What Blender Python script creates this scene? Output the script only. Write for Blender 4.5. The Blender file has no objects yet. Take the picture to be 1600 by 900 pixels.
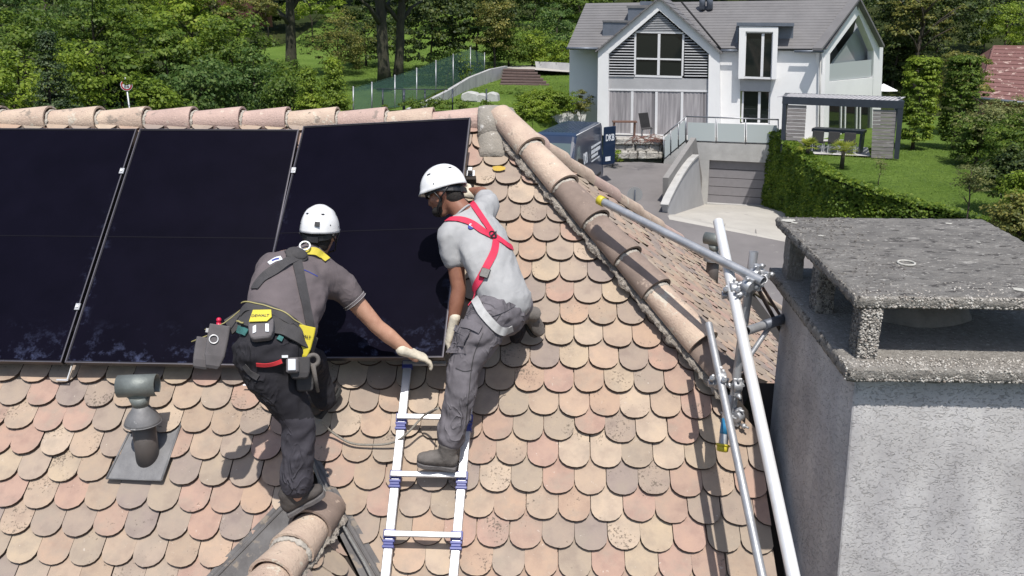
import bpy, bmesh, math, random
import numpy as np
from mathutils import Vector, Matrix, noise
from mathutils.bvhtree import BVHTree
R = math.radians
rnd = random.Random(7)
S = bpy.context.scene
C = S.collection

# ---------------------------------------------------------------- camera
PITCH, YAW, ROLL, FOC = R(17.0), R(2.636), R(-0.04), 1312.0
fwd = Vector((-math.sin(YAW)*math.cos(PITCH), math.cos(YAW)*math.cos(PITCH), -math.sin(PITCH)))
rgt = Vector((math.cos(YAW), math.sin(YAW), 0)); upv = rgt.cross(fwd)
rr = math.cos(ROLL)*rgt + math.sin(ROLL)*upv
uu = -math.sin(ROLL)*rgt + math.cos(ROLL)*upv
cam_data = bpy.data.cameras.new('camera'); cam = bpy.data.objects.new('camera', cam_data); C.objects.link(cam)
M = Matrix((rr, uu, -fwd)).transposed().to_4x4(); cam.matrix_world = M
cam_data.sensor_width = 36; cam_data.lens = 36*FOC/1600; cam_data.clip_start = 0.05; cam_data.clip_end = 2000
S.camera = cam
# ---------------------------------------------------------------- sky and sun
SUN = Vector((0.10, -0.42, 0.90)).normalized()
elev = math.asin(SUN.z); az = math.atan2(SUN.x, SUN.y)
W = bpy.data.worlds.new('World'); S.world = W; W.use_nodes = True
nt = W.node_tree; sk = nt.nodes.new('ShaderNodeTexSky'); sk.sky_type = 'NISHITA'; sk.sun_disc = False
sk.sun_elevation = elev; sk.sun_rotation = az; sk.air_density = 1.0; sk.dust_density = 1.6
bgn = nt.nodes['Background']; nt.links.new(sk.outputs[0], bgn.inputs[0]); bgn.inputs[1].default_value = 0.11
sd = bpy.data.lights.new('sun', 'SUN'); sd.energy = 3.9; sd.angle = R(0.53); sd.color = (1.0, 0.955, 0.89)
so = bpy.data.objects.new('sun', sd); C.objects.link(so); so.rotation_euler = SUN.to_track_quat('Z', 'Y').to_euler()
S.view_settings.view_transform = 'Standard'; S.view_settings.look = 'None'
S.view_settings.exposure = 0.33; S.view_settings.gamma = 1.0

# ---------------------------------------------------------------- geometry of the place
PA = R(43.63)                                   # pitch of the near roof
RO = Vector((.416, 4.2726, -2.2013)); RX = Vector((1, 0, 0)); RU = Vector((0, math.cos(PA), math.sin(PA))); RN = Vector((0, -math.sin(PA), math.cos(PA)))
def ray(px, py): return fwd + (px-800)/FOC*rr - (py-450)/FOC*uu
def PZ(px, py, z): d = ray(px, py); return d*(z/d.z)
def PX(px, py, x): d = ray(px, py); return d*(x/d.x)
def PY(px, py, y): d = ray(px, py); return d*(y/d.y)
def J(px, py, t=0.0): d = ray(px, py); return d*((RO+RN*t).dot(RN)/d.dot(RN))    # a point t metres above the near roof
def PPL(px, py, o, n): d = ray(px, py); return d*(o.dot(n)/d.dot(n))
def proj(p): d = p.dot(fwd); return 800+FOC*p.dot(rr)/d, 450-FOC*p.dot(uu)/d
def lat(P): q = P-RO; return q.x, q.dot(RU)
def RPT(x, s, t=0.0): return RO + RX*x + RU*s + RN*t
TW, TH = .1749, .1484

# ---------------------------------------------------------------- helpers
def tag(o, label=None, cat=None, group=None, kind=None):
    if label: o['label'] = label
    if cat: o['category'] = cat
    if group: o['group'] = group
    if kind: o['kind'] = kind
    return o
def empty(name, loc, label=None, cat=None, group=None, kind=None):
    o = bpy.data.objects.new(name, None); C.objects.link(o); o.location = loc; o.empty_display_size = .1
    return tag(o, label, cat, group, kind)
def org(o):
    v = Vector((0, 0, 0))
    while o: v += Vector(o.location); o = o.parent
    return v
class MB:
    def __init__(s): s.v = []; s.f = []; s.sm = []
    def add(s, vs, fs, smooth=False):
        k = len(s.v); s.v += [Vector(v) for v in vs]; s.f += [tuple(i+k for i in f) for f in fs]; s.sm += [smooth]*len(fs); return s
    def box(s, c, d, ax=None, ay=None, az=None):
        ax = Vector(ax or (1, 0, 0)); ay = Vector(ay or (0, 1, 0)); az = Vector(az or (0, 0, 1)); c = Vector(c)
        vs = [c+ax*(i*d[0]/2)+ay*(j*d[1]/2)+az*(k*d[2]/2) for k in (-1, 1) for j in (-1, 1) for i in (-1, 1)]
        return s.add(vs, [(0, 2, 3, 1), (4, 5, 7, 6), (0, 1, 5, 4), (2, 6, 7, 3), (0, 4, 6, 2), (1, 3, 7, 5)])
    def prism(s, poly, ext):
        n = len(poly); ext = Vector(ext); a = [Vector(p) for p in poly]
        return s.add(a+[p+ext for p in a], [tuple(range(n))[::-1], tuple(range(n, 2*n))]+[(i, (i+1) % n, n+(i+1) % n, n+i) for i in range(n)])
    def tube(s, pts, r, seg=10, cap=True, smooth=True, side=None, r2=None):
        pts = [Vector(p) for p in pts]; n = len(pts); rs = r if isinstance(r, (list, tuple)) else [r]*n
        r2 = rs if r2 is None else (r2 if isinstance(r2, (list, tuple)) else [r2]*n)
        k = len(s.v); prev = None
        for i, p in enumerate(pts):
            t = (pts[min(i+1, n-1)]-pts[max(i-1, 0)]).normalized()
            if side is not None: a = Vector(side if not isinstance(side, list) else side[i])
            elif prev is not None: a = prev
            else: a = Vector((0, 0, 1)) if abs(t.z) < .9 else Vector((1, 0, 0))
            a = (a - t*a.dot(t)).normalized(); prev = a; b = t.cross(a)
            for j in range(seg):
                w = 2*math.pi*j/seg; s.v.append(p+a*(math.cos(w)*rs[i])+b*(math.sin(w)*r2[i]))
        for i in range(n-1):
            for j in range(seg):
                s.f.append((k+i*seg+j, k+i*seg+(j+1) % seg, k+(i+1)*seg+(j+1) % seg, k+(i+1)*seg+j)); s.sm.append(smooth)
        if cap:
            s.f.append(tuple(k+j for j in range(seg))[::-1]); s.sm.append(False)
            s.f.append(tuple(k+(n-1)*seg+j for j in range(seg))); s.sm.append(False)
        return s
    def ball(s, c, r, ax=None, ay=None, az=None, seg=14, rings=8):
        c = Vector(c); ax = Vector(ax or (1, 0, 0)); ay = Vector(ay or (0, 1, 0)); az = Vector(az or (0, 0, 1))
        r = r if isinstance(r, (list, tuple)) else (r, r, r); vs = []; fs = []
        for i in range(1, rings):
            a = math.pi*i/rings
            for j in range(seg):
                b = 2*math.pi*j/seg
                vs.append(c+ax*(r[0]*math.sin(a)*math.cos(b))+ay*(r[1]*math.sin(a)*math.sin(b))+az*(r[2]*math.cos(a)))
        vs += [c+az*r[2], c-az*r[2]]; T = len(vs)-2
        for i in range(rings-2):
            for j in range(seg): fs.append((i*seg+j, (i+1)*seg+j, (i+1)*seg+(j+1) % seg, i*seg+(j+1) % seg))
        for j in range(seg):
            fs.append((T, j, (j+1) % seg)); fs.append((T+1, (rings-2)*seg+(j+1) % seg, (rings-2)*seg+j))
        return s.add(vs, fs, True)
    def torus(s, c, R_, r, n, seg=24, sub=8):
        n = Vector(n).normalized(); a = n.orthogonal().normalized(); b = n.cross(a); c = Vector(c); vs = []; fs = []
        for i in range(seg):
            w = 2*math.pi*i/seg; d = a*math.cos(w)+b*math.sin(w)
            for j in range(sub):
                q = 2*math.pi*j/sub; vs.append(c+d*(R_+r*math.cos(q))+n*(r*math.sin(q)))
        for i in range(seg):
            for j in range(sub): fs.append((i*sub+j, ((i+1) % seg)*sub+j, ((i+1) % seg)*sub+(j+1) % sub, i*sub+(j+1) % sub))
        return s.add(vs, fs, True)
    def mesh(s, name, o=Vector((0, 0, 0))):
        me = bpy.data.meshes.new(name); me.from_pydata([tuple(v-o) for v in s.v], [], s.f)
        me.polygons.foreach_set('use_smooth', s.sm); me.update(); return me
    def build(s, name, m, parent=None, loc=None, bevel=0, fix=True):
        o0 = org(parent) if parent else (Vector(loc) if loc is not None else Vector((0, 0, 0)))
        me = s.mesh(name, o0)
        if fix or bevel:
            bm = bmesh.new(); bm.from_mesh(me)
            if bevel:
                bmesh.ops.remove_doubles(bm, verts=bm.verts, dist=1e-5)
                es = [e for e in bm.edges if len(e.link_faces) == 2 and e.calc_face_angle(0) > .6]
                bmesh.ops.bevel(bm, geom=es, offset=bevel, segments=1, affect='EDGES', clamp_overlap=True)
            bmesh.ops.recalc_face_normals(bm, faces=bm.faces); bm.to_mesh(me); bm.free()
        ms = m if isinstance(m, (list, tuple)) else [m]
        for q in ms: me.materials.append(q)
        o = bpy.data.objects.new(name, me); C.objects.link(o)
        if parent: o.parent = parent
        else: o.location = o0
        return o
def box_part(name, m, parent, c, d, ax=None, ay=None, az=None, bevel=0):
    return MB().box(c, d, ax, ay, az).build(name, m, parent, bevel=bevel)

def cr(pts, n=6):
    """Catmull-Rom through points"""
    P = [Vector(p) for p in pts]; P = [P[0]*2-P[1]]+P+[P[-1]*2-P[-2]]; out = []
    for i in range(1, len(P)-2):
        for k in range(n):
            t = k/n; out.append(.5*((2*P[i])+(P[i+1]-P[i-1])*t+(2*P[i-1]-5*P[i]+4*P[i+1]-P[i+2])*t*t+(3*P[i]-P[i-1]-3*P[i+1]+P[i+2])*t**3))
    return out+[P[-2]]
# ---------------------------------------------------------------- materials
def newmat(name):
    m = bpy.data.materials.new(name); m.use_nodes = True; n = m.node_tree
    return m, n, n.nodes['Principled BSDF']
def N(n, t, **k):
    x = n.nodes.new(t)
    for a, b in k.items():
        if a in ('operation', 'blend_type', 'data_type', 'noise_dimensions', 'feature', 'distance', 'wave_type', 'bands_direction'): setattr(x, a, b)
        else: x.inputs[a].default_value = b
    return x
def ramp(n, stops, interp='LINEAR'):
    r = n.nodes.new('ShaderNodeValToRGB'); r.color_ramp.interpolation = interp; e = r.color_ramp.elements
    while len(e) < len(stops): e.new(.5)
    for q, (p, c) in zip(e, stops): q.position = p; q.color = (*c[:3], 1) if len(c) >= 3 else (c[0], c[0], c[0], 1)
    return r
def coords(n, stretch=None):
    tc = n.nodes.new('ShaderNodeNewGeometry'); mp = n.nodes.new('ShaderNodeMapping'); n.links.new(tc.outputs['Position'], mp.inputs[0])
    if stretch: mp.inputs['Scale'].default_value = stretch
    return mp
def pmat(name, c1, c2=None, rough=.7, metal=0, scale=5, bump=.1, bscale=60, stretch=None, spots=None, spec=.5, bdist=.01, detail=6, coat=0):
    m, n, b = newmat(name); L = n.links; c2 = c2 or tuple(x*.75 for x in c1)
    mp = coords(n, stretch); t = N(n, 'ShaderNodeTexNoise', Scale=scale, Detail=detail, Roughness=.6); L.new(mp.outputs[0], t.inputs[0])
    r = ramp(n, [(.32, c2), (.68, c1)]); L.new(t.outputs[0], r.inputs[0]); out = r.outputs[0]
    for sp in (spots or []):                    # (scale, threshold, colour)
        t2 = N(n, 'ShaderNodeTexNoise', Scale=sp[0], Detail=4, Roughness=.65); L.new(mp.outputs[0], t2.inputs[0])
        r2 = ramp(n, [(sp[1], (0, 0, 0)), (min(1, sp[1]+.05), (1, 1, 1))]); L.new(t2.outputs[0], r2.inputs[0])
        mx = n.nodes.new('ShaderNodeMix'); mx.data_type = 'RGBA'; L.new(r2.outputs[0], mx.inputs[0]); L.new(out, mx.inputs[6]); mx.inputs[7].default_value = (*sp[2], 1); out = mx.outputs[2]
    L.new(out, b.inputs['Base Color']); b.inputs['Roughness'].default_value = rough; b.inputs['Metallic'].default_value = metal
    b.inputs['Specular IOR Level'].default_value = spec; b.inputs['Coat Weight'].default_value = coat
    if bump:
        t3 = N(n, 'ShaderNodeTexNoise', Scale=bscale, Detail=5, Roughness=.65); L.new(mp.outputs[0], t3.inputs[0])
        bp = N(n, 'ShaderNodeBump', Strength=bump, Distance=bdist); L.new(t3.outputs[0], bp.inputs['Height']); L.new(bp.outputs[0], b.inputs['Normal'])
    return m
def s2l(*c): return tuple(((x/255+.055)/1.055)**2.4 if x > 10 else x/255/12.92 for x in c)

def tile_mat(name, dark=1.0):
    m, n, b = newmat(name); L = n.links
    oi = n.nodes.new('ShaderNodeObjectInfo'); ge = n.nodes.new('ShaderNodeNewGeometry')
    ad = N(n, 'ShaderNodeMath', operation='ADD'); L.new(oi.outputs['Random'], ad.inputs[0]); L.new(ge.outputs['Random Per Island'], ad.inputs[1])
    fr = N(n, 'ShaderNodeMath', operation='FRACT'); L.new(ad.outputs[0], fr.inputs[0])
    k = dark
    cols = [(.47, .33, .245), (.40, .31, .235), (.47, .365, .28), (.345, .29, .245), (.45, .29, .235), (.50, .41, .30), (.41, .34, .28), (.27, .235, .225), (.51, .375, .285), (.46, .30, .25), (.33, .275, .235), (.55, .45, .35), (.42, .29, .235), (.37, .315, .25)]
    mean = (.385, .285, .218); cols = [tuple(a*.56+b*.31 for a, b in zip(c, mean)) for c in cols]
    rp = ramp(n, [(i/len(cols), tuple(x*k for x in c)) for i, c in enumerate(cols)], 'CONSTANT'); L.new(fr.outputs[0], rp.inputs[0])
    # mottling inside each tile
    cmb = n.nodes.new('ShaderNodeCombineXYZ'); mu = N(n, 'ShaderNodeMath', operation='MULTIPLY'); mu.inputs[1].default_value = 37.0
    L.new(fr.outputs[0], mu.inputs[0]); L.new(mu.outputs[0], cmb.inputs[0])
    va = n.nodes.new('ShaderNodeVectorMath'); va.operation = 'ADD'; L.new(ge.outputs['Position'], va.inputs[0]); L.new(cmb.outputs[0], va.inputs[1])
    t = N(n, 'ShaderNodeTexNoise', Scale=9, Detail=5, Roughness=.6); L.new(va.outputs[0], t.inputs[0])
    r1 = ramp(n, [(.33, (.84, .83, .85)), (.5, (1, 1, 1)), (.7, (1.10, 1.09, 1.05))]); L.new(t.outputs[0], r1.inputs[0])
    mx = n.nodes.new('ShaderNodeMix'); mx.data_type = 'RGBA'; mx.blend_type = 'MULTIPLY'; mx.inputs[0].default_value = 1
    L.new(rp.outputs[0], mx.inputs[6]); L.new(r1.outputs[0], mx.inputs[7])
    # grey weathering patches and dark lichen specks
    t2 = N(n, 'ShaderNodeTexNoise', Scale=5.5, Detail=6, Roughness=.7); L.new(va.outputs[0], t2.inputs[0])
    r2 = ramp(n, [(.48, (0, 0, 0)), (.70, (.65, .65, .65))]); L.new(t2.outputs[0], r2.inputs[0])
    m2 = n.nodes.new('ShaderNodeMix'); m2.data_type = 'RGBA'; L.new(r2.outputs[0], m2.inputs[0]); L.new(mx.outputs[2], m2.inputs[6]); m2.inputs[7].default_value = (.29*k, .245*k, .20*k, 1)
    t3 = N(n, 'ShaderNodeTexNoise', Scale=75, Detail=3, Roughness=.6); L.new(va.outputs[0], t3.inputs[0])
    t4 = N(n, 'ShaderNodeTexNoise', Scale=4, Detail=2); L.new(va.outputs[0], t4.inputs[0])
    pr = N(n, 'ShaderNodeMath', operation='MULTIPLY'); L.new(t3.outputs[0], pr.inputs[0]); L.new(t4.outputs[0], pr.inputs[1])
    r3 = ramp(n, [(.375, (0, 0, 0)), (.42, (.8, .8, .8))]); L.new(pr.outputs[0], r3.inputs[0])
    m3 = n.nodes.new('ShaderNodeMix'); m3.data_type = 'RGBA'; L.new(r3.outputs[0], m3.inputs[0]); L.new(m2.outputs[2], m3.inputs[6]); m3.inputs[7].default_value = (.11, .09, .07, 1)
    t5 = N(n, 'ShaderNodeTexNoise', Scale=28, Detail=4, Roughness=.75); L.new(va.outputs[0], t5.inputs[0])
    r5 = ramp(n, [(.66, (0, 0, 0)), (.73, (.6, .6, .6))]); L.new(t5.outputs[0], r5.inputs[0])
    m5 = n.nodes.new('ShaderNodeMix'); m5.data_type = 'RGBA'; L.new(r5.outputs[0], m5.inputs[0]); L.new(m3.outputs[2], m5.inputs[6]); m5.inputs[7].default_value = (.62, .57, .50, 1)
    L.new(m5.outputs[2], b.inputs['Base Color']); b.inputs['Roughness'].default_value = .8; b.inputs['Specular IOR Level'].default_value = .3
    bt = N(n, 'ShaderNodeTexNoise', Scale=110, Detail=4); L.new(ge.outputs['Position'], bt.inputs[0])
    bp = N(n, 'ShaderNodeBump', Strength=.25, Distance=.003); L.new(bt.outputs[0], bp.inputs['Height']); L.new(bp.outputs[0], b.inputs['Normal'])
    return m
def leaf_mat(name, stops, trans=.35):
    stops = [(p, tuple(x*1.1 for x in c)) for p, c in stops]; trans = min(.5, trans+.1)
    m, n, b = newmat(name); L = n.links
    ge = n.nodes.new('ShaderNodeNewGeometry'); rp = ramp(n, stops); L.new(ge.outputs['Random Per Island'], rp.inputs[0])
    t = N(n, 'ShaderNodeTexNoise', Scale=.8, Detail=2); L.new(ge.outputs['Position'], t.inputs[0])
    r1 = ramp(n, [(.35, (.7, .75, .75)), (.65, (1.15, 1.1, 1.0))]); L.new(t.outputs[0], r1.inputs[0])
    mx = n.nodes.new('ShaderNodeMix'); mx.data_type = 'RGBA'; mx.blend_type = 'MULTIPLY'; mx.inputs[0].default_value = 1
    L.new(rp.outputs[0], mx.inputs[6]); L.new(r1.outputs[0], mx.inputs[7])
    L.new(mx.outputs[2], b.inputs['Base Color']); b.inputs['Roughness'].default_value = .55; b.inputs['Specular IOR Level'].default_value = .35
    tr = n.nodes.new('ShaderNodeBsdfTranslucent'); L.new(mx.outputs[2], tr.inputs[0]); ms = n.nodes.new('ShaderNodeMixShader'); ms.inputs[0].default_value = trans
    L.new(b.outputs[0], ms.inputs[1]); L.new(tr.outputs[0], ms.inputs[2]); L.new(ms.outputs[0], n.nodes['Material Output'].inputs[0])
    return m
def glass_mat(name, col, rough=.05, alpha=1.0, trans=0.0, spec=.5):
    m, n, b = newmat(name); b.inputs['Base Color'].default_value = (*col, 1); b.inputs['Roughness'].default_value = rough
    b.inputs['Specular IOR Level'].default_value = spec; b.inputs['Transmission Weight'].default_value = trans; b.inputs['Alpha'].default_value = alpha
    return m

def cloth(name, c1, c2, rough=.92, fold=1.0, scale=9):
    m = pmat(name, c1, c2, rough, scale=scale, bump=.35, bscale=240, bdist=.001, spec=.25); n = m.node_tree; L = n.links; b = n.nodes['Principled BSDF']; bp0 = b.inputs['Normal'].links[0].from_node
    mp = coords(n, (1, 1, .55)); t = N(n, 'ShaderNodeTexNoise', Scale=10, Detail=2, Roughness=.5, Distortion=1.1); L.new(mp.outputs[0], t.inputs[0])
    s = N(n, 'ShaderNodeMath', operation='SUBTRACT'); s.inputs[1].default_value = .5; L.new(t.outputs[0], s.inputs[0]); a = N(n, 'ShaderNodeMath', operation='ABSOLUTE'); L.new(s.outputs[0], a.inputs[0]); r = ramp(n, [(0, (1, 1, 1)), (.05, (.45, .45, .45)), (.16, (0, 0, 0))]); L.new(a.outputs[0], r.inputs[0])
    t2 = N(n, 'ShaderNodeTexNoise', Scale=5, Detail=2); L.new(mp.outputs[0], t2.inputs[0]); r2 = ramp(n, [(.42, (0, 0, 0)), (.6, (1, 1, 1))]); L.new(t2.outputs[0], r2.inputs[0]); mu = N(n, 'ShaderNodeMath', operation='MULTIPLY'); L.new(r.outputs[0], mu.inputs[0]); L.new(r2.outputs[0], mu.inputs[1])
    bp = N(n, 'ShaderNodeBump', Strength=.9*fold, Distance=.012); L.new(mu.outputs[0], bp.inputs['Height']); L.new(bp0.outputs[0], bp.inputs['Normal']); L.new(bp.outputs[0], b.inputs['Normal']); return m
M_TILE = tile_mat('clay_tile'); M_RIDGE = pmat('ridge_clay', (.57, .45, .35), (.43, .32, .255), .85, scale=7, bump=.7, bscale=70, spots=[(11, .60, (.56, .50, .41)), (8, .62, (.27, .22, .18)), (34, .66, (.16, .13, .10)), (22, .69, (.64, .60, .52))])
M_RIDGE2 = pmat('ridge_clay_pink', (.52, .375, .32), (.41, .295, .255), .85, scale=6, bump=.7, bscale=70, spots=[(11, .60, (.54, .44, .37)), (8, .64, (.28, .22, .19)), (34, .67, (.16, .13, .10))])
M_TEDGE = pmat('shaded_sooty_edge', (.075, .048, .036), (.045, .030, .024), .95, scale=30, bump=.3, bscale=120)  # edge faces: shade put into the colour, together with soot and dirt
M_MORTL = pmat('pale_mortar', (.52, .48, .42), (.36, .33, .29), .95, scale=30, bump=1, bscale=90, bdist=.01)
M_RIDGE3 = pmat('ridge_clay_brown', (.27, .205, .17), (.185, .14, .115), .8, scale=7, bump=.3, bscale=90, spots=[(10, .62, (.40, .31, .25))])
M_MORTAR = pmat('mortar', (.42, .38, .33), (.25, .22, .19), .95, scale=22, bump=1, bscale=70, bdist=.02, spots=[(40, .62, (.14, .12, .10)), (12, .68, (.60, .58, .52))])
M_CAPM = pmat('ridge_cap_stone', (.33, .30, .26), (.25, .23, .20), .95, scale=16, bump=.8, bscale=80, bdist=.01, spots=[(16, .62, (.60, .58, .54)), (45, .66, (.14, .12, .1))])
M_VALLEY = pmat('dark_valley_lead', (.135, .13, .13), (.085, .08, .08), .7, .15, scale=9, bump=.4, bscale=20, spots=[(7, .58, (.20, .17, .14)), (20, .66, (.26, .23, .19))])
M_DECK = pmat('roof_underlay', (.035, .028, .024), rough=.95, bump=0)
M_LEAD = pmat('lead_flashing', (.205, .205, .21), (.135, .135, .142), .62, .25, scale=9, bump=.35, bscale=18, spots=[(8, .68, (.42, .42, .41))])
M_VENT = pmat('weathered_metal', (.21, .23, .22), (.14, .155, .15), .55, .35, scale=10, bump=.3, bscale=25)
M_VENTD = pmat('brown_pipe', (.12, .105, .10), (.09, .08, .075), .6, .1, bump=.1)
M_GALV = pmat('galvanised_steel', (.46, .47, .49), (.34, .35, .37), .48, .55, scale=14, bump=.12, bscale=50, spots=[(10, .68, (.35, .33, .31))])
M_GALVL = pmat('aluminium_tube', (.80, .80, .80), (.70, .70, .70), .45, .35, scale=9, bump=.08, bscale=40)
M_ALU = pmat('ladder_aluminium', (.70, .71, .73), (.56, .57, .60), .40, .6, scale=12, bump=.05)
M_BLUEP = pmat('blue_plastic', (.055, .07, .27), (.04, .05, .2), .4, bump=0)
M_YEL = pmat('yellow_plastic', (.62, .52, .03), (.5, .42, .03), .45, bump=0)
M_CYAN = pmat('blue_tape', (.03, .22, .42), (.03, .18, .35), .4, bump=0)
M_PFRAME = pmat('black_frame', (.045, .043, .05), (.035, .034, .04), .35, .7, bump=0)
M_PEDGE = pmat('frame_edge', (.22, .205, .22), (.17, .16, .175), .35, .8, bump=0)
M_CONC = pmat('washed_concrete', (.33, .31, .28), (.21, .195, .175), .95, scale=34, bump=1, bscale=75, bdist=.02, spots=[(60, .60, (.50, .48, .44)), (75, .66, (.07, .065, .06))])
M_SLABTOP = pmat('weathered_slab', (.20, .19, .175), (.12, .113, .106), .95, scale=11, bump=1, bscale=48, bdist=.02, stretch=(.55, 1.1, 1), spots=[(26, .57, (.055, .05, .047)), (9, .66, (.34, .325, .30)), (60, .60, (.36, .345, .32)), (44, .68, (.60, .58, .54))])
M_RENDER = None

# ================================================================ THE NEAR ROOF
roof = empty('tiled_roof', RPT(0, 0, -.06), 'steep near roof of pinkish beaver-tail clay tiles that the two workers stand on', 'roof')
pk = J(775, 180)
HN = Vector((math.sin(PA), 0, math.cos(PA))); HU = Vector((-math.cos(PA), 0, math.sin(PA))); HX = Vector((0, 1, 0))
def HP(px, py, t=0): d = ray(px, py); return d*((pk+HN*t).dot(HN)/d.dot(HN))
xp, sp = lat(pk); xh, sh = lat(J(1158, 640))
V1 = HP(1214, 607); V0 = HP(1150, 563); VD = (V1-V0).normalized(); V2 = V1+VD*3.0
def halfplane(p, q, inside):
    """returns (a,b,c) with a*x+b*y+c>=0 on the side of point inside"""
    a, b = -(q[1]-p[1]), (q[0]-p[0]); c = -(a*p[0]+b*p[1])
    if a*inside[0]+b*inside[1]+c < 0: a, b, c = -a, -b, -c
    l = math.hypot(a, b); return a/l, b/l, c/l
def clip(poly, hp):
    out = []; n = len(poly)
    for i in range(n):
        p, q = poly[i], poly[(i+1) % n]; dp = hp[0]*p[0]+hp[1]*p[1]+hp[2]; dq = hp[0]*q[0]+hp[1]*q[1]+hp[2]
        if dp >= 0: out.append(p)
        if (dp >= 0) != (dq >= 0): k = dp/(dp-dq); out.append((p[0]+(q[0]-p[0])*k, p[1]+(q[1]-p[1])*k))
    return out
def outline(w, d=.073, top=.31, n=9):
    a = w/2; pts = [(-a, top)]
    for k in range(n+1):
        u = -math.cos(math.pi*k/n); pts.append((a*u, d*(1-(max(0, 1-abs(u)**2.15))**.5)))
    pts.append((a, top)); return pts
LAY = .150
def tile_solid(mb, poly, frame, cx, cs, sk=(0, 0), yaw=0, lift=0):
    """poly in local tile coordinates (tip at 0,0); frame=(origin, ex, eu, n)"""
    o, ex, eu, n = frame; th = .0225; c, s_ = math.cos(yaw), math.sin(yaw); top = []; bot = []
    for (x, s) in poly:
        X = cx+x*c-s*s_; Sx = cs+x*s_+s*c; h = lift*max(0, 1-s/.3)-LAY*s+sk[0]*x
        top.append(o+ex*X+eu*Sx+n*h); bot.append(o+ex*X+eu*Sx+n*(h-th))
    k = len(top); mb.add(top+bot, [tuple(range(k)), tuple(range(k, 2*k))[::-1]]+[(i, k+i, k+(i+1) % k, (i+1) % k) for i in range(k)])
def area(p): return abs(sum(p[i][0]*p[(i+1) % len(p)][1]-p[(i+1) % len(p)][0]*p[i][1] for i in range(len(p))))/2

# dormer valley lines, in roof coordinates (x along the eave, s up the slope)
la, lb = lat(J(445, 782)), lat(J(330, 900)); ra_, rb_ = lat(J(490, 716)), lat(J(595, 896))
def isect(p1, p2, p3, p4):
    d = (p1[0]-p2[0])*(p3[1]-p4[1])-(p1[1]-p2[1])*(p3[0]-p4[0]); a = p1[0]*p2[1]-p1[1]*p2[0]; b = p3[0]*p4[1]-p3[1]*p4[0]
    return ((a*(p3[0]-p4[0])-(p1[0]-p2[0])*b)/d, (a*(p3[1]-p4[1])-(p1[1]-p2[1])*b)/d)
dap = isect(la, lb, ra_, rb_)
hL = halfplane(la, lb, (-4, 0)); hR = halfplane(ra_, rb_, (1, 0))
hHip = halfplane((xp, sp), (xh, sh), (-2, 0)); hRight = (-1, 0, 1.195-RO.x)
vx0, vs1 = lat(J(207, 656)); vx1 = lat(J(281, 656))[0]; vs0 = lat(J(210, 751))[1]; vx0 = (vx0+lat(J(168, 749))[0])/2
FR = (RO, RX, RU, RN); OUT = outline(TW-.0035)
variants = []
for k in range(12):
    mb = MB(); w = TW-.0035; aa_, bb_ = rnd.uniform(-.004, .004), rnd.uniform(.90, 1.12); po = [(x, (s*bb_+aa_*math.sin(x*30)+rnd.uniform(-.0018, .0018)) if s < .1 else s) for x, s in OUT]
    tile_solid(mb, po, (Vector((0, 0, 0)), Vector((1, 0, 0)), Vector((0, 1, 0)), Vector((0, 0, 1))), 0, 0)
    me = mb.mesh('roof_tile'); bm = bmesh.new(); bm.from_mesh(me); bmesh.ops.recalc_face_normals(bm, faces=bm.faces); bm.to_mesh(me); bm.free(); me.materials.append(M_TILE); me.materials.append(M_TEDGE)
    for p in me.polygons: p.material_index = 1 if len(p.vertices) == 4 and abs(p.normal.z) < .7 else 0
    variants.append(me)
full = []; stuff = MB()
for i in range(-9, 17):
    for j2 in range(-62, 22):
        if (j2+i) % 2: continue
        x = j2*TW/2+rnd.uniform(-.002, .002); s = i*TH+rnd.uniform(-.0055, .0055)
        if i == 0 and j2 == -2: s += .042        # the tile that has slipped up
        P = RPT(x, s+.05); px, py = proj(P)
        if px < -120 or py > 1010: continue
        poly = [(x+a, s+b) for a, b in OUT]; cutp = poly
        if vx0 < x < vx1 and vs0-.02 < s < vs1-.11: continue
        if vs0-.02 < s < vs1-.11:
            cutp = clip(cutp, (-1, 0, vx0+.008) if x < vx0 else (1, 0, -vx1+.008))
        if s < dap[1]+.05: cutp = clip(cutp, hL if x < dap[0] else hR)
        cutp = clip(cutp, (0, -1, sp-.02)) if cutp else cutp
        cutp = clip(cutp, hHip) if cutp else cutp
        if cutp: cutp = clip(cutp, hRight)
        if not cutp or area(cutp) < 4e-4: continue
        hid = (P.x < -.62 and lat(P)[1] > .52)
        yaw = rnd.gauss(0, .011); sk = rnd.gauss(0, .022); lift = max(0, rnd.gauss(.001, .0016))
        if len(cutp) == len(poly) and abs(area(cutp)-area(poly)) < 1e-7 and not hid and 0 < px < 1240 and py < 925:
            full.append((P.length, x, s, yaw, sk, lift))
        else:
            tile_solid(stuff, [(a-x, b-s) for a, b in cutp], FR, x, s)
full.sort(); BAS = Matrix((RX, RU, RN)).transposed()
for k, (d, x, s, yaw, sk, lift) in enumerate(full):
    if k < 290:
        o = bpy.data.objects.new('roof_tile', variants[rnd.randrange(12)]); C.objects.link(o); o.parent = roof
        o.location = RPT(x, s, lift)-roof.location
        o.rotation_euler = (BAS @ Matrix.Rotation(yaw, 3, 'Z') @ Matrix.Rotation(-sk, 3, 'Y') @ Matrix.Rotation(-lift*1.5, 3, 'X')).to_euler()
    else: tile_solid(stuff, OUT, FR, x, s, (sk, 0), yaw, lift)
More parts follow.
